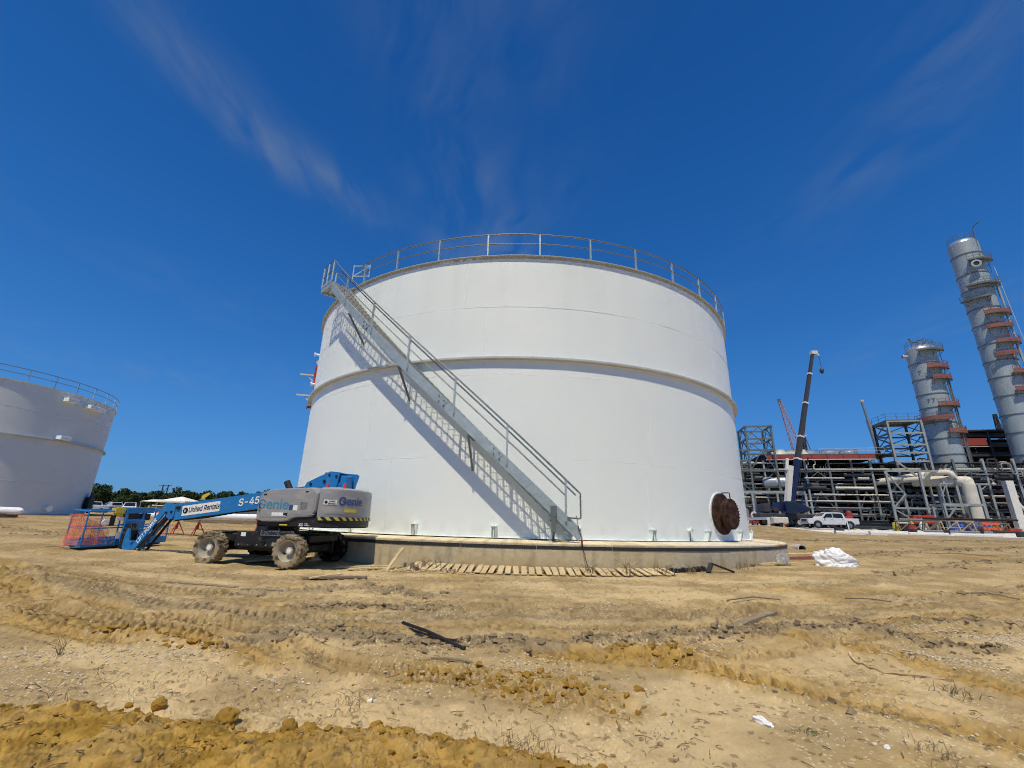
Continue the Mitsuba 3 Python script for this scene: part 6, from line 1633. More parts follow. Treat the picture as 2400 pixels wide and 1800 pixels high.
cone('orange traffic cone in front of the crane carrier', 34.8, 58.0); cone('orange traffic cone near the right end of the slab', 60.4, 53.0)
k = thing('marker_post', 'leaning white post behind the pickup tailgate', 'post')
part(k, 'post', pipe([(39.6, 53.4, gs(39.6, 53) - .05), (39.45, 53.4, gs(39.6, 53) + 1.35)], .07, 10), 'white_plastic', True); part(k, 'arm', beam((39.2, 53.4, gs(39.6, 53) + 1.3), (39.9, 53.4, gs(39.6, 53) + 1.36), .08, .08), 'white_plastic')
k = thing('steel_stack', 'stack of dark steel beams on timbers behind the pickup', 'steel beams')
for j in range(3):
    for i in range(4 - j):
        part(k, 'stacked_beam', ibeam((43.0 + .3 * j, 59.0 + .5 * i, gs(44, 58) + .3 + .34 * j), (49.0 - .4 * j, 58.0 + .5 * i, gs(44, 58) + .3 + .34 * j), .3, .3), 'steel_dark' if (i + j) % 3 else 'steel')
for x in (43.8, 46, 48.2): part(k, 'bearer', box((x, 59.0, gs(44, 58) + .06), (.2, 2.6, .16), -.16), 'wood')


def trestle(label, x, y, L, h, a, m):
    k = thing('trestle', label, 'trestle'); z = gs(x, y); d = np.array([math.cos(a), math.sin(a), 0]); s = np.array([-d[1], d[0], 0]); o = np.array([x, y, z])
    for t in (-.5, -.17, .17, .5):
        for q in (-1, 1): part(k, 'leg', beam(o + d * L * t + s * q * .45, o + d * L * t + s * q * .08 + [0, 0, h], .09, .09), m)
    part(k, 'ridge', beam(o - d * L * .55 + [0, 0, h], o + d * L * .55 + [0, 0, h], .12, .12), m); part(k, 'tie', beam(o - d * L * .5 + s * .3 + [0, 0, h * .4], o + d * L * .5 + s * .3 + [0, 0, h * .4], .07, .07), m)
    for t in (-.33, 0, .33): part(k, 'diagonal', beam(o + d * L * (t - .15) + s * -.35 + [0, 0, .1], o + d * L * (t + .15) + s * -.15 + [0, 0, h * .9], .06, .06), m)
    return k


trestle('brown pipe trestle with crossed legs on the slab, leftmost of the trestles', 47.3, 53.0, 4.2, 1.1, -.15, 'wood_grey'); trestle('brown pipe trestle in the middle of the slab clutter', 50.6, 52.6, 4.6, 1.2, -.2, 'wood'); trestle('brown pipe trestle nearest the portal frame', 54.4, 52.0, 4.2, 1.05, -.1, 'wood_grey')
for i, (x0, x1, y, z, m, lab) in enumerate(((45.6, 56.0, 53.3, 1.25, 'pipe_grey', 'long grey pipe laid across the brown trestles'), (48, 57.5, 52.9, 1.42, 'rust', 'rusty pipe laid across the brown trestles'), (44.8, 52.0, 49.6, .12, 'pipe_grey', 'grey pipe lying on the slab in front of the trestles'), (50.5, 58.5, 47.8, .12, 'steel_dark', 'dark pipe lying on the slab before the portal frame'))):
    zz = gs((x0 + x1) / 2, y); single('loose_pipe', lab, 'pipe', pipe([(x0, y, zz + z), (x1, y - 1.4, zz + z)], .11, 12), m, True)
k = thing('barricade', 'orange A frame barricade on the slab at the right', 'barricade'); z = gs(52.8, 50)
for s in (-1, 1):
    for q in (-.6, .6): part(k, 'leg', beam((52.7 + q, 50 + s * .4, z), (52.7 + q, 50, z + 1.1), .07, .07), 'orange_vest')
for h in (.45, .95): part(k, 'board', box((52.7, 49.9 + h * .05, z + h), (1.9, .05, .22)), 'orange_vest')
single('bollard', 'short brown bollard at the slab edge near the orange barricade', 'bollard', cbox((47.0, 45.6, gs(47, 45) + .3), (.22, .22, .62), .3, .03), 'rust')
for i, (x, y, w, h, lab) in enumerate(((62.9, 64.0, 1.5, 1.35, 'blue tarpaulin over a small heap under the portal frame, left one'), (65.0, 63.6, 2.6, 1.7, 'larger blue tarpaulin over machinery under the portal frame'))):
    m = rock(1, 80 + i, 4, 1, .5); v = m[0] * [w / 1.6, w / 2, h * .75]
    v[:, 2] = np.maximum(v[:, 2], -.3) + .3; v[:, :2] *= (1.15 - .5 * np.clip(v[:, 2:] / h, 0, 1)); v += .06 * np.sin(v[:, [1, 2, 0]] * 9)
    single('tarpaulin', lab, 'tarpaulin', (v + [x, y, gs(x, y) + .1], m[1]), 'tarp_blue', 40)
for i, (x, y, m, s, lab) in enumerate(((66.5, 60.5, 'red_paint', (1.6, .8, .5), 'low red steel box right of the blue tarpaulin'), (66.2, 54.2, 'white_plastic', (1.2, .7, .35), 'white sheet metal pieces at the right end of the slab'), (68.4, 55.0, 'white_plastic', (.9, .8, .5), 'white crate at the right end of the slab'), (71, 58, 'steel_dark', (3.4, 1.5, 1.5), 'dark machine under the concrete column at the right edge'), (64.0, 55.5, 'white_plastic', (.8, .6, .3), 'small white box left of the white sheet metal'), (69.5, 57, 'primer', (1.0, .8, .7), 'small rust red box at the right edge of the slab'))):
    single('crate', lab, 'crate', cbox((x, y, gs(x, y) + s[2] / 2), s, .2 * i, .04), m)
k = thing('site_generator', 'tan trailer generator beside the crane carrier', 'generator'); z = gs(36.6, 61.5)
part(k, 'body', cbox((36.4, 61.5, z + .95), (1.9, 1.0, .8), -.1, .08), 'cream'); part(k, 'wheel', cat([lathe([(.001, -.1), (.3, -.1), (.3, .1), (.001, .1)], 18, (36.4, 61.0, z + .3), (0, 1, 0))]), 'black_rubber', 35); part(k, 'drawbar', beam((35.5, 61.5, z + .5), (34.6, 61.6, z + .35), .08, .08), 'steel')

# a worker by the plant, just past the tank's edge
wk = thing('person', 'worker in orange vest and blue jeans standing beyond the right edge of the white tank', 'person')
import manifold3d as _m3
wx, wy = 38.95, 73.2; wz = gs(wx, wy)


def body_(joints, bones, edge=.045):
    man = None
    for a, b in bones:
        pts = []
        for q in (a, b):
            s = _tm.creation.icosphere(subdivisions=2, radius=joints[q][1]); pts.append(np.array(s.vertices) + joints[q][0])
        m = _m3.Manifold.hull_points(np.vstack(pts)); man = m if man is None else man + m
    mm = man.refine_to_length(edge).to_mesh(); t = _tm.Trimesh(mm.vert_properties[:, :3], mm.tri_verts); _tm.smoothing.filter_taubin(t, iterations=8)
    return np.array(t.vertices), np.array(t.faces)


JT = {k: (np.array(p) + [wx, wy, wz], r) for k, (p, r) in dict(pelvis=((0, 0, .95), .135), chest=((0, .02, 1.32), .16), neck=((0, .01, 1.50), .06), head=((0, -.02, 1.63), .10), crown=((0, 0, 1.68), .10), shl=((-.2, 0, 1.42), .065), shr=((.2, 0, 1.42), .065), ell=((-.29, .03, 1.13), .048), elr=((.30, -.02, 1.14), .048), hal=((-.28, -.16, .95), .035), har=((.26, -.24, 1.10), .035), hil=((-.1, 0, .9), .10), hir=((.1, 0, .9), .10), knl=((-.12, -.03, .5), .065), knr=((.13, .01, .5), .065), anl=((-.13, .02, .1), .05), anr=((.15, .04, .1), .05), tol=((-.15, -.14, .05), .045), tor=((.18, -.12, .05), .045)).items()}
part(wk, 'body', body_(JT, [('pelvis', 'chest'), ('chest', 'neck'), ('neck', 'head'), ('head', 'crown'), ('chest', 'shl'), ('chest', 'shr'), ('shl', 'ell'), ('shr', 'elr'), ('ell', 'hal'), ('elr', 'har'), ('pelvis', 'hil'), ('pelvis', 'hir'), ('hil', 'knl'), ('hir', 'knr'), ('knl', 'anl'), ('knr', 'anr'), ('anl', 'tol'), ('anr', 'tor')]), 'jeans', True)
V2 = {k: (p, r + .025) for k, (p, r) in JT.items()}
part(wk, 'vest', body_(V2, [('pelvis', 'chest'), ('chest', 'shl'), ('chest', 'shr'), ('shl', 'ell'), ('shr', 'elr')]), 'orange_vest', True)
part(wk, 'hard_hat', lathe([(.15, 0), (.13, .02), (.12, .08), (.08, .13), (.001, .15)], 20, JT['head'][0] + [0, -.01, .05]), 'label_white', True)
part(wk, 'face', lathe([(.001, -.09), (.06, -.08), (.092, -.03), (.095, .03), (.07, .06)], 16, JT['head'][0] + [0, -.012, 0]), 'skin', True)

# ------------------------------------------------------------------ at the foot of the ring wall
db = thing('slatted_walkway', 'row of short bare wood slats laid like a ladder along the ring wall foot', 'walkway')
pr2 = np.random.default_rng(12)
for k in range(36):
    a = -15.6 + .93 * k + pr2.normal(0, .05)
    p, q = tp(12.29, a + pr2.normal(0, .08), 0, RC), tp(12.86 + pr2.normal(0, .03), a + pr2.normal(0, .10), 0, RC)
    p[2], q[2] = .335 + pr2.normal(0, .006), hz(q[0], q[1]) + .035 + pr2.normal(0, .006)
    part(db, 'slat', beam(p, q, .145, .022), 'wood')
for R in (12.42, 12.75):
    pts = [tp(R, a, 0, RC) for a in np.arange(-15.9, 17, .6)]
    part(db, 'bearer', pipe([[x, y, hz(x, y) - .01 + (.05 if R < 12.5 else 0)] for x, y, _ in pts], .03, 4), 'wood_grey')


def board(label, x0, y0, x1, y1, w, h, m='wood', z0=.02, z1=.02, name='plank'):
    p, q = np.array([x0, y0, hz(x0, y0) + z0 + h / 2]), np.array([x1, y1, hz(x1, y1) + z1 + h / 2])
    v, f = beam(p, q, w, h); n = 7; P_ = []
    t = np.linspace(0, 1, n); d = (q - p); s = nrm(np.cross([0, 0, 1], d)); r_ = np.random.default_rng(int(abs(x0 * 97 + y0 * 31)))
    V = []
    for k in range(n):
        c = p + d * t[k] + s * r_.normal(0, w * .03) + [0, 0, .012 * math.sin(3 * t[k])]; ww = w * (1 + r_.normal(0, .04)); hh = h
        V += [c - s * ww / 2 - [0, 0, hh / 2], c + s * ww / 2 - [0, 0, hh / 2], c + s * ww / 2 + [0, 0, hh / 2], c - s * ww / 2 + [0, 0, hh / 2]]
    Q = [[i * 4 + j, (i + 1) * 4 + j, (i + 1) * 4 + (j + 1) % 4, i * 4 + (j + 1) % 4] for i in range(n - 1) for j in range(4)]
    F = np.vstack([quads(Q), quads([[3, 2, 1, 0], [n * 4 - 4, n * 4 - 3, n * 4 - 2, n * 4 - 1]])])
    return single(name, label, 'plank', fix((np.array(V), F)), m)


board('pale plank leaning up against the ring wall behind the lift', -3.15, 12.4, -2.95, 13.25, .09, .025, 'wood', .0, .50)
board('bare plank lying at the wall foot behind the lift wheel, leftmost there', -4.6, 12.75, -3.3, 13.2, .14, .03)
board('bare plank lying across the leftmost one behind the lift wheel', -4.2, 12.55, -3.0, 12.95, .12, .03, 'wood', .03, .01)
board('short plank at the wall foot left of the stump pile', -2.6, 12.75, -2.15, 13.02, .2, .03)
board('wide short plank at the wall foot right of the stump pile', -2.0, 12.55, -1.75, 12.98, .22, .03)
board('greyish plank end beside the first walkway slats', -1.7, 12.45, -1.35, 12.8, .2, .03, 'wood_grey')
board('weathered board half buried in the soil in front of the lift wheel', -4.67, 11.0, -3.3, 11.25, .15, .05, 'wood_grey', .0, .03)
board('thin second board beneath the half buried weathered board', -4.5, 10.9, -3.9, 11.3, .09, .03, 'wood')
board('long grey timber half buried left of the clod ridge', -7.0, 9.85, -5.4, 9.6, .15, .06, 'wood_grey', -.045, -.05)
board('second grey timber half buried in line with the long one', -5.2, 9.5, -4.3, 9.3, .12, .05, 'wood_grey', -.035, -.045)
board('curved weathered board lying alone on the soil to the right of centre', 3.32, 7.35, 4.5, 8.2, .15, .05, 'wood_grey', .02, .07)
board('thin dark flat stick on the pale sand below the clod ridge', -.80, 5.42, -.35, 5.46, .05, .015, 'wood_grey', .01, .01, 'stick')
board('long dark plank among the pile under the lift', -8.6, 14.6, -5.9, 14.1, .22, .06, 'wood_grey', .0, .0)
board('pale plank lying under the lift between its wheels', -7.6, 13.6, -6.3, 13.9, .25, .05, 'wood', .03, .05)
board('second pale plank under the lift, crossing the first', -7.3, 13.2, -6.2, 13.5, .18, .04, 'wood', .02, .08)
for i, (x0, y0, x1, y1, m, lab) in enumerate(((4.6, 14.2, 8.0, 15.2, 'wood_grey', 'long thin board lying right of the wall, nearest the camera of the fan of boards'), (5.0, 14.55, 8.3, 15.7, 'wood', 'long thin board lying right of the wall, second of the fan of boards'), (6.0, 15.1, 8.9, 16.6, 'wood', 'long thin board of the fan, running to the white sack'), (7.0, 15.5, 9.6, 17.4, 'wood_grey', 'long thin board of the fan, closest to the wall'), (8.2, 15.3, 9.5, 15.5, 'wood', 'short board behind the clear plastic bag'), (7.4, 16.2, 9.0, 16.5, 'wood_grey', 'dark short board in the fan right of the wall'))):
    board(lab, x0, y0, x1, y1, .13, .04, m, .05, .05)
single('timber_beam', 'squared timber, pale on top and red brown at the side, behind the clear bag', 'timber', beam((9.3, 17.6, hz(9.3, 17.6) + .12), (12.2, 17.4, hz(12.2, 17.4) + .14), .22, .2), 'wood')
single('timber_beam', 'red brown timber lying against the pale squared timber', 'timber', beam((9.5, 17.30, hz(9.4, 17.3) + .07), (12.1, 17.1, hz(12.1, 17.1) + .08), .14, .15), 'primer')
for i, (x0, y0, x1, y1, r, lab) in enumerate(((4.3, 13.35, 5.35, 13.75, .055, 'short black pipe with flanged ends lying at the wall foot'), (5.4, 13.75, 5.85, 14.0, .06, 'black pipe end right of the short black pipe'))):
    k = thing('black_pipe', lab, 'pipe'); z0, z1 = hz(x0, y0) + r, hz(x1, y1) + r
    part(k, 'tube', pipe([(x0, y0, z0), (x1, y1, z1)], r, 12), 'ink', True)
    d = nrm(np.array([x1 - x0, y1 - y0, z1 - z0]))
    for t in (.02, .35, .7): part(k, 'collar', lathe([(r, 0), (r + .025, 0), (r + .025, .07), (r, .07)], 14, np.array([x0, y0, z0]) + t * np.array([x1 - x0, y1 - y0, z1 - z0]), d), 'ink')
single('black_angle', 'bent black steel angle propped beside the black pipe', 'steel angle', cat([beam((5.75, 13.55, hz(5.75, 13.55) + .02), (5.95, 13.75, hz(5.9, 13.7) + .24), .12, .05), beam((5.95, 13.75, hz(5.9, 13.7) + .24), (6.5, 13.55, hz(6.5, 13.55) + .02), .12, .05)]), 'ink')
single('drain_pipe', 'open ended concrete drain pipe in the ditch at the right end of the wall', 'pipe', fix(lathe([(.15, 0), (.20, 0), (.20, 1.6), (.15, 1.6), (.15, 0)], 24, (13.6, 21.5, hz(13.6, 21.5) + .05), (.3, .95, -.05))), 'apron_concrete', 35)
for i, (x, y, h, r, lab) in enumerate(((-2.55, 12.75, .20, .06, 'weathered wood stump, leftmost of the pile at the wall foot'), (-2.4, 12.6, .16, .07, 'split wood stump in the middle of the pile at the wall foot'), (-2.28, 12.85, .22, .05, 'wood stump at the right of the pile at the wall foot'), (-1.62, 12.4, .13, .05, 'pale wood stump before the walkway, left of two'), (-1.38, 12.38, .15, .05, 'pale wood stump before the walkway, right of two'))):
    m = lathe([(.001, -.05), (r * 1.2, -.05), (r, h * .5), (r * .95, h), (.001, h * .93)], 9, (0, 0, 0)); v = m[0] * (1 + .25 * (meshkit.fbm(m[0] * 20 + i, 2, i)[:, None] - .5)); t = .5 * math.sin(i * 2.1)
    v = v @ np.array([[1, 0, 0], [0, math.cos(t), -math.sin(t)], [0, math.sin(t), math.cos(t)]]).T
    single('wood_stump', lab, 'stump', (v + [x, y, hz(x, y)], m[1]), 'wood' if i > 2 else 'wood_grey')


def splinters():
    r_ = np.random.default_rng(4); ms = []
    for _ in range(160):
        x, y = r_.normal(-2.4, .9), r_.normal(12.65, .22); L = r_.uniform(.06, .28); a = r_.uniform(0, 3.14)
        if math.hypot(x - RC[0], y - RC[1]) < 12.3: continue
        z = hz(x, y); ms.append(beam((x, y, z + .012), (x + L * math.cos(a), y + L * math.sin(a) * .5, z + r_.uniform(.01, .06)), r_.uniform(.015, .05), .012))
    single('wood_splinters', 'splinters and scraps of wood strewn at the foot of the ring wall', 'splinters', cat(ms), 'wood', kind='stuff')


splinters()
single('steel_rod', 'long dark steel rod lying slantwise over the clod ridge at the centre', 'rod', pipe([(-1.42, 6.78, hz(-1.42, 6.78) + .10), (-1.0, 6.36, hz(-1.0, 6.36) + .07), (-.48, 5.92, hz(-.48, 5.92) + .02)], .022, 8), 'ink', True)
single('steel_rod', 'thin dark rod lying beside the long slanting rod', 'rod', pipe([(-1.2, 6.52, hz(-1.2, 6.52) + .05), (-.85, 6.2, hz(-.85, 6.2) + .03), (-.6, 6.08, hz(-.6, 6.08) + .04)], .014, 8), 'rust', True)
for i, (x, y, x2, y2, lab) in enumerate(((6.9, 9.8, 7.6, 9.5, 'dark stick on the soil to the right of the curved board'), (9.9, 10.5, 10.6, 9.9, 'dark stick near the right edge of the yard'), (17.0, 19.0, 19.5, 18.6, 'long dark stick far right beyond the white sack'), (4.25, 9.3, 5.5, 9.7, 'twig lying above the curved board'), (-13.6, 13.9, -12.6, 13.6, 'dark stick at the left edge of the yard'), (-14.9, 17.6, -13.9, 17.3, 'dark board scrap left of the lift basket'))):
    single('stick', lab, 'stick', pipe([(x, y, hz(x, y) + .03), ((x + x2) / 2, (y + y2) / 2, hz((x + x2) / 2, (y + y2) / 2) + .06), (x2, y2, hz(x2, y2) + .03)], .013, 6), 'wood_grey', True)
single('tree_root', 'thin pale root curling over the sand at the right', 'root', pipe(smooth_pts([(4.27, 6.16), (4.1, 5.85), (4.15, 5.6), (4.4, 5.42), (4.8, 5.3)], 4) and [(x, y, hz(x, y) + .015) for x, y in smooth_pts([(4.27, 6.16), (4.1, 5.85), (4.15, 5.6), (4.4, 5.42), (4.8, 5.3)], 4)], .012, 6), 'wood', True)


def crumple(label, x, y, s, seed, m, name, catg, amp=.35, k=4, a=0.0, fold=9.0, grp=None):
    r_ = rock(1.0, seed, k, 1.0, amp); v = r_[0]
    n1 = meshkit.fbm(v * 2.1 + seed, 3, seed) - .5; n2 = np.abs(meshkit.fbm(v * fold * .35 + seed * 3, 3, seed + 1) - .5)
    v = v * (1 + n1[:, None] * .5 - n2[:, None] * .7); v[:, 2] = np.where(v[:, 2] < -.35, -.35, v[:, 2]) + .35
    v = v * np.asarray(s) / 1.35
    if name == 'bulk_sack': v[:, 2] *= .62 - .42 * v[:, 0] / s[0] + .10 * np.sin(v[:, 0] * 7 + v[:, 1] * 5); v[:, 2] = np.maximum(v[:, 2], 0)
    v = v @ rotz(a).T
    return single(name, label, catg, (v + [x, y, hz(x, y) - .01], r_[1]), m, 55)


crumple('big crumpled white sack lying on the soil at the right', 10.9, 15.55, (.92, .46, .86), 3, 'white_plastic', 'bulk_sack', 'sack', .3, 5, -.15, 4.5)
crumple('small clear plastic bag puffed up beside the fan of boards', 9.15, 15.6, (.38, .3, .40), 9, 'clear_film', 'plastic_bag', 'plastic bag', .3, 4, .4)
crumple('scrap of white paper on the sand at lower right', 2.06, 4.12, (.055, .13, .05), 12, 'label_white', 'paper_scrap', 'paper', .4, 4, .35, 6)
crumple('small white shred caught in the dead grass behind the largest clod', -1.12, 4.36, (.05, .03, .03), 14, 'label_white', 'paper_scrap', 'paper', .4, 3, .2)
crumple('tiny pale chip of paper right of the green tuft', 2.75, 3.75, (.05, .025, .03), 15, 'label_white', 'paper_scrap', 'paper', .4, 3, .8)
for x, y, n, h, s, sd, m, lab in ((3.25, 12.60, 26, .65, .12, 31, 'dry_grass', 'tall dry reed stalks growing against the wall, highest of the wall weeds'), (2.1, 12.62, 26, .42, .14, 32, 'dark_twig', 'grey dead weed against the wall left of the tall reeds'), (4.3, 12.98, 30, .48, .13, 33, 'dry_grass', 'tan weed against the wall right of the tall reeds'), (5.2, 13.38, 26, .34, .15, 34, 'dry_grass', 'drooping dry weed by the black pipe'), (7.1, 14.45, 30, .34, .2, 35, 'dry_grass', 'low dry weed by the rusty stain of the wall'), (-2.15, 13.05, 26, .5, .25, 36, 'dark_twig', 'dead bush against the wall behind the stump pile'), (2.75, 12.60, 18, .26, .12, 37, 'dry_grass', 'short straw between the two taller wall weeds')):
    single('wall_weed', lab, 'weed', tuft(x, y, n, h, s, sd, .45, .006), m, True)
k = thing('grounding_cable', 'thin red and dark cable hanging from the stair foot over the wall to the ground', 'cable')
part(k, 'cable', pipe(smooth_pts([tp(12.03, 7.0, 1.72)[:2], tp(12.05, 7.2, 1.2)[:2], tp(12.15, 7.4, .9)[:2], tp(12.4, 7.9, .3)[:2]], 3) and [tp(12.03, 6.75, 1.70), tp(12.10, 6.95, 1.35), tp(12.28, 7.15, 1.0), tp(12.31, 7.2, .85), tp(12.40, 7.45, .5), tp(12.50, 7.7, .25)], .011, 6), 'rust', True); part(k, 'clip', box(tp(12.28, 7.1, 1.0), (.05, .05, .08)), 'red_paint')
# ------------------------------------------------------------------ left distance: stands, pipes, parked vehicles, trees
def gl(x, y):
    return float(np.interp(math.hypot(x, y), BASE_R, BASE_L))


for x, y, lab in ((-14.75, 20.7, 'red tripod pipe stand just right of the lift basket'), (-13.95, 20.9, 'red tripod pipe stand behind the first one, right of the lift basket'), (-10.6, 19.6, 'rust red tripod pipe stand seen between boom and chassis of the lift')):
    k = thing('pipe_stand', lab, 'pipe stand'); z = hz(x, y); top = np.array([x, y, 1.20])
    part(k, 'post', pipe([[x, y, z + .28], top], .035, 8), 'red_steel', True)
    for a in (.4, 2.5, 4.6): part(k, 'leg', pipe([[x, y, z + .62], [x + .34 * math.cos(a), y + .34 * math.sin(a), z]], .022, 6), 'red_paint', True); part(k, 'tie', pipe([[x, y, z + .30], [x + .20 * math.cos(a), y + .20 * math.sin(a), z + .26]], .015, 6), 'red_paint')
    part(k, 'head', cat([beam(top, top + [-.12, 0, .14], .08, .03), beam(top, top + [.12, 0, .14], .08, .03)]), 'red_paint')
single('white_pipe', 'long white coated pipe resting on the red stands behind the lift boom', 'pipe', fix(lathe([(.11, 0), (.135, 0), (.135, 7.5), (.11, 7.5), (.11, 0)], 24, (-16.6, 20.8, 1.34), nrm((7.4, -.6, .06)))), 'white_plastic', 35)
single('white_pipe', 'fat white pipe with a rounded end lying in front of the grey tank', 'pipe', lathe([(.001, .25), (.12, .2), (.2, .05), (.22, -.1), (.22, -8), (.001, -8)], 24, (-31.0, 29.2, gl(-31, 29) + .42), (.98, .1, .0)), 'white_plastic', 35)
single('cradle', 'dark timber cradle under the rounded end of the fat white pipe', 'timber', box((-31.8, 29.2, gl(-31, 29) + .1), (.4, 1.2, .22)), 'wood_grey')
for i, (x, y, L, m, lab) in enumerate(((-30, 45, 9, 'primer', 'rust red pipe on the far ground right of the lift boom head'), (-27, 47, 7, 'wood', 'tan timber on the far ground below the lift boom'), (-31, 42, 8, 'rust', 'dark rusty pipe on the far ground left of the tan timber'), (-24, 44, 6, 'primer', 'second rust red pipe on the far ground near the lift cover'), (-25, 36, 5, 'wood_grey', 'grey timber far behind the white pipe'), (-20, 33, 6, 'wood_grey', 'dark timber far behind the lift boom'), (-21, 38, 5, 'primer', 'red brown steel section behind the lift boom'))):
    single('laid_pipe' if i in (0, 2, 3) else 'laid_timber', lab, 'pipe' if i in (0, 2, 3) else 'timber', pipe([(x - L / 2, y + .5, gl(x, y) + .25), (x + L / 2, y - .5, gl(x, y) + .3)], .2, 8) if i in (0, 2, 3) else beam((x - L / 2, y, gl(x, y) + .2), (x + L / 2, y - .6, gl(x, y) + .2), .4, .35), m, True if i in (0, 2, 3) else False)


def far_pickup(label, x, y, a, m):
    k = thing('parked_pickup', label, 'pickup'); o = np.array([x, y, gl(x, y)]); W = lambda q: place(q, rotz(a), o)
    part(k, 'body', W(prism([(-2.8, .45), (-2.85, 1.0), (-1.4, 1.15), (2.8, 1.15), (2.8, .5)], 1.9)), m)
    part(k, 'cab', W(loft([np.array([(-1.35, s * .9, 1.14), (-.6, s * .72, 1.85), (.9, s * .72, 1.85), (1.2, s * .9, 1.14)]) for s in (-1, 1)])), m); part(k, 'windscreen', W(hull([(-1.30, -.75, 1.2), (-1.30, .75, 1.2), (-.66, -.65, 1.8), (-.66, .65, 1.8), (-1.22, -.7, 1.18), (-1.22, .7, 1.18)])), 'window_dark')
    part(k, 'grille', W(box((-2.85, 0, .85), (.06, 1.4, .3))), 'ink')
    for s in (-1, 1):
        part(k, 'headlight', W(box((-2.84, s * .75, .95), (.06, .3, .16))), 'chrome'); part(k, 'side_window', W(box((.2, s * .84, 1.5), (1.3, .05, .45))), 'window_dark')
        for q in (-1.8, 1.8): part(k, 'wheel', W(lathe([(.001, -.12), (.38, -.12), (.38, .12), (.001, .12)], 18, (q, s * .85, .38), (0, 1, 0))), 'black_rubber', 35)


far_pickup('white pickup parked far off at the edge of the grey tank', -72.2, 79.5, 1.15, 'truck_white'); far_pickup('silver white pickup parked far off, second from the grey tank', -69.8, 81.0, 1.0, 'truck_white'); far_pickup('dark pickup parked far off right of the two white ones', -67.5, 82, .9, 'window_dark'); far_pickup('white pickup parked far off before the lumber stacks', -65.2, 79, 2.2, 'truck_white')
for i, (x, y, s, m, lab) in enumerate(((-63.6, 84, (3.4, 2.4, 1.3), 'wood', 'tan lumber stack far off behind the lift basket'), (-60.6, 85, (3.2, 2.4, 1.2), 'primer', 'red brown stack far off beside the tan lumber stack'), (-66.5, 88, (2.6, 2.4, 1.5), 'white_plastic', 'white site container far off among the parked pickups'))):
    k = thing('stacked_goods', lab, 'stack')
    n = 4
    for j in range(n): part(k, 'layer', cbox((x, y, gl(x, y) + s[2] * (j + .5) / n + .15), (s[0] - .1 * (j % 2), s[1], s[2] / n * .88), .3, .03), m)
k = thing('canopy_tent', 'pale canopy tent with a pointed roof far behind the lift boom head', 'tent')
x, y = -57.4, 80.0; z = gl(x, y)
part(k, 'roof', hull([(x - 2.4, y - 2.4, z + 2.2), (x + 2.4, y - 2.4, z + 2.2), (x - 2.4, y + 2.4, z + 2.2), (x + 2.4, y + 2.4, z + 2.2), (x - .3, y, z + 3.0), (x + .3, y, z + 3.0), (x, y, z + 3.02)]), 'tent_white'); part(k, 'valance', cat([box((x, y - 2.42, z + 2.1), (4.8, .03, .25)), box((x, y + 2.42, z + 2.1), (4.8, .03, .25)), box((x - 2.42, y, z + 2.1), (.03, 4.8, .25)), box((x + 2.42, y, z + 2.1), (.03, 4.8, .25))]), 'tent_white')
for a in (-2.3, 2.3):
    for b in (-2.3, 2.3): part(k, 'pole', beam((x + a, y + b, z), (x + a, y + b, z + 2.2), .06, .06), 'pipe_white')
k = thing('canopy_tent', 'flat white canopy left of the pointed canopy tent', 'tent')
x, y = -62.0, 82.0; z = gl(x, y)
part(k, 'roof', hull([(x - 2.6, y - 2, z + 2.1), (x + 2.6, y - 2, z + 2.1), (x - 2.6, y + 2, z + 2.1), (x + 2.6, y + 2, z + 2.1), (x - 1.8, y, z + 2.5), (x + 1.8, y, z + 2.5)]), 'tent_white')
for a in (-2.4, 2.4):
    for b in (-1.9, 1.9): part(k, 'pole', beam((x + a, y + b, z), (x + a, y + b, z + 2.15), .06, .06), 'pipe_white')
k = thing('excavator', 'yellow excavator with folded arm far behind the lift boom', 'excavator')
x, y = -57.2, 87.0; z = gl(x, y)
for s in (-1, 1): part(k, 'track', hull([(x - 1.6, y + s * 1.2 + q, z + h) for q in (-.25, .25) for h in (.3, .5)] + [(x + 1.6, y + s * 1.2 + q, z + h) for q in (-.25, .25) for h in (.3, .5)] + [(x + u, y + s * 1.2 + q, z + h) for u in (-1.2, 1.2) for q in (-.25, .25) for h in (0, .8)]), 'ink')
part(k, 'house', cbox((x + .5, y, z + 1.6), (2.6, 2.2, 1.2), .2, .1), 'yellow'); part(k, 'cab', cbox((x - .6, y - .6, z + 2.0), (1.2, 1.0, 1.6), .2, .1), 'window_dark')
part(k, 'boom', cat([beam((x - .8, y + .3, z + 1.6), (x - 1.4, y + .3, z + 3.6), .35, .5), beam((x - 1.4, y + .3, z + 3.5), (x - .3, y + .3, z + 4.0), .3, .4)]), 'yellow'); part(k, 'arm', beam((x - .3, y + .3, z + 4.0), (x - 1.9, y + .2, z + 2.6), .25, .3), 'yellow')
single('storage_shed', 'low grey green shed far behind the lift boom, half hidden by it', 'shed', prism([(-3, 0), (3, 0), (3, 2.2), (0, 3.0), (-3, 2.2)], 5, (-58.5, 104, gl(-58, 104)), (1, 0, 0), (0, 0, 1)), 'steel')


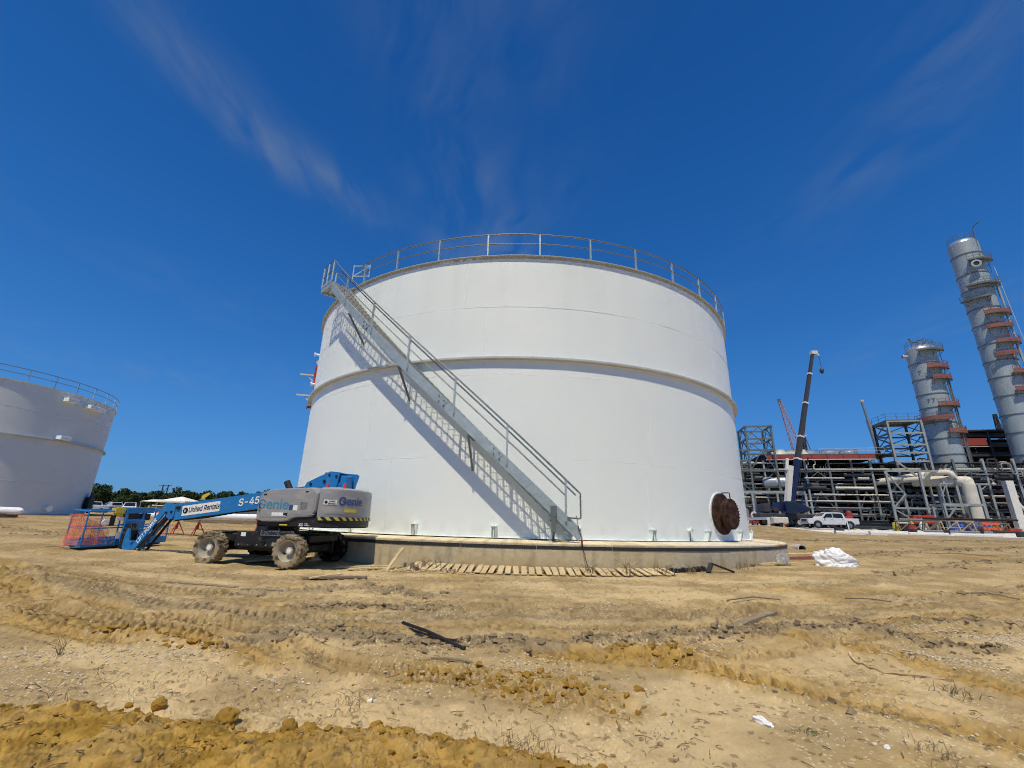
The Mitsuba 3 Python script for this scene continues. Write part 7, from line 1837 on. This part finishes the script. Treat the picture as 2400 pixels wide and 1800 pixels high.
def tree(label, x, y, h, w, seed, grp):
    r_ = np.random.default_rng(seed); z = gl(x, y) - .3
    k = thing('broadleaf_tree', label, 'tree', grp)
    ms = [pipe([(x, y, z), (x + r_.normal(0, .2), y, z + h * .35), (x + r_.normal(0, .4), y, z + h * .7)], [.28, .2, .08], 6)]
    lob = []
    for _ in range(11):
        a = r_.uniform(0, 6.28); q = w * .36 * math.sqrt(r_.random()); zz = h * r_.uniform(.25, .80); rr = w * r_.uniform(.18, .32) * (1.15 - .5 * zz / h)
        lob.append((np.array([x + q * math.cos(a), y + q * math.sin(a), z + zz]), rr))
        ms.append(pipe([(x, y, z + h * .3), (x + q * math.cos(a) * .9, y + q * math.sin(a) * .9, z + zz)], [.1, .03], 5))
    part(k, 'trunk', cat(ms), 'bark')
    V, n = [], 0
    for c, rr in lob:
        m = int(125 * (rr / (w * .25)) ** 2)
        d = r_.normal(size=(m, 3)); d /= np.linalg.norm(d, axis=1, keepdims=True); p = c + d * rr * (.55 + .5 * r_.random((m, 1))) * [1, 1, .8]
        s = r_.uniform(.28, .62, (m, 1)); t = r_.normal(size=(m, 3)); t /= np.linalg.norm(t, axis=1, keepdims=True); b = np.cross(t, d + .3 * r_.normal(size=(m, 3))); b /= np.linalg.norm(b, axis=1, keepdims=True) + 1e-9
        V.append(np.stack([p - t * s, p + b * s * .7, p + t * s, p - b * s * .7], 1).reshape(-1, 3)); n += m
    V = np.vstack(V); i = np.arange(n)[:, None] * 4
    part(k, 'crown', (V, np.vstack([i + [0, 1, 2], i + [0, 2, 3]])), 'leaf')


TREES = [(-176, 11.6, 8), (-172.3, 12.9, 8), (-168, 11.2, 8), (-164.0, 11.6, 8), (-159.6, 10.6, 8), (-154.6, 11.7, 9), (-150.0, 10.4, 7), (-145.6, 10.2, 8), (-139.4, 12.4, 8), (-135.0, 11.2, 7), (-130.6, 11.2, 8), (-126.4, 11.2, 8), (-121.6, 10.9, 8), (-117.0, 11.4, 8), (-111.6, 12.2, 8), (-106.0, 12.3, 8), (-100, 12, 8), (-94, 11.6, 8)]
ORD = 'first second third fourth fifth sixth seventh eighth ninth tenth eleventh twelfth thirteenth fourteenth fifteenth sixteenth seventeenth eighteenth'.split()
for i, (x, h, w) in enumerate(TREES):
    lab = f'{ORD[i]} dark tree, counted from the grey tank, in the row on the left horizon'
    tree(lab, x, 190 + 3 * math.sin(i * 2.3), h, w * 1.05, 100 + i, 'trees along the left horizon')


def underbrush():
    r_ = np.random.default_rng(55); m = 16000
    x = r_.uniform(-235, -60, m); y = 200 + r_.uniform(-6, 14, m); z = 1.1 + 8.4 * r_.random(m) ** 1.1
    p = np.column_stack([x, y, z]); s = r_.uniform(.4, .9, (m, 1)); t = r_.normal(size=(m, 3)); t /= np.linalg.norm(t, axis=1, keepdims=True); b = np.cross(t, r_.normal(size=(m, 3))); b /= np.linalg.norm(b, axis=1, keepdims=True)
    V = np.stack([p - t * s, p + b * s * .7, p + t * s, p - b * s * .7], 1).reshape(-1, 3); i = np.arange(m)[:, None] * 4
    single('far_wood', 'dense dark underwood behind the row of trees on the left horizon', 'wood', (V, np.vstack([i + [0, 1, 2], i + [0, 2, 3]])), 'leaf', kind='stuff')


underbrush()
k = thing('power_pylon', 'faint wooden H frame power pylon rising over the far trees', 'pylon')
for x in (-176.2, -173.6): part(k, 'pole', beam((x, 230, 1), (x + .3, 230, 14.9), .4, .4), 'bark')
part(k, 'cross_arm', beam((-178, 230, 14.3), (-171.6, 230, 14.5), .3, .3), 'bark'); part(k, 'brace', cat([beam((-176, 230, 9), (-173.6, 230, 13.5), .2, .2), beam((-173.6, 230, 9), (-176, 230, 13.5), .2, .2)]), 'bark')
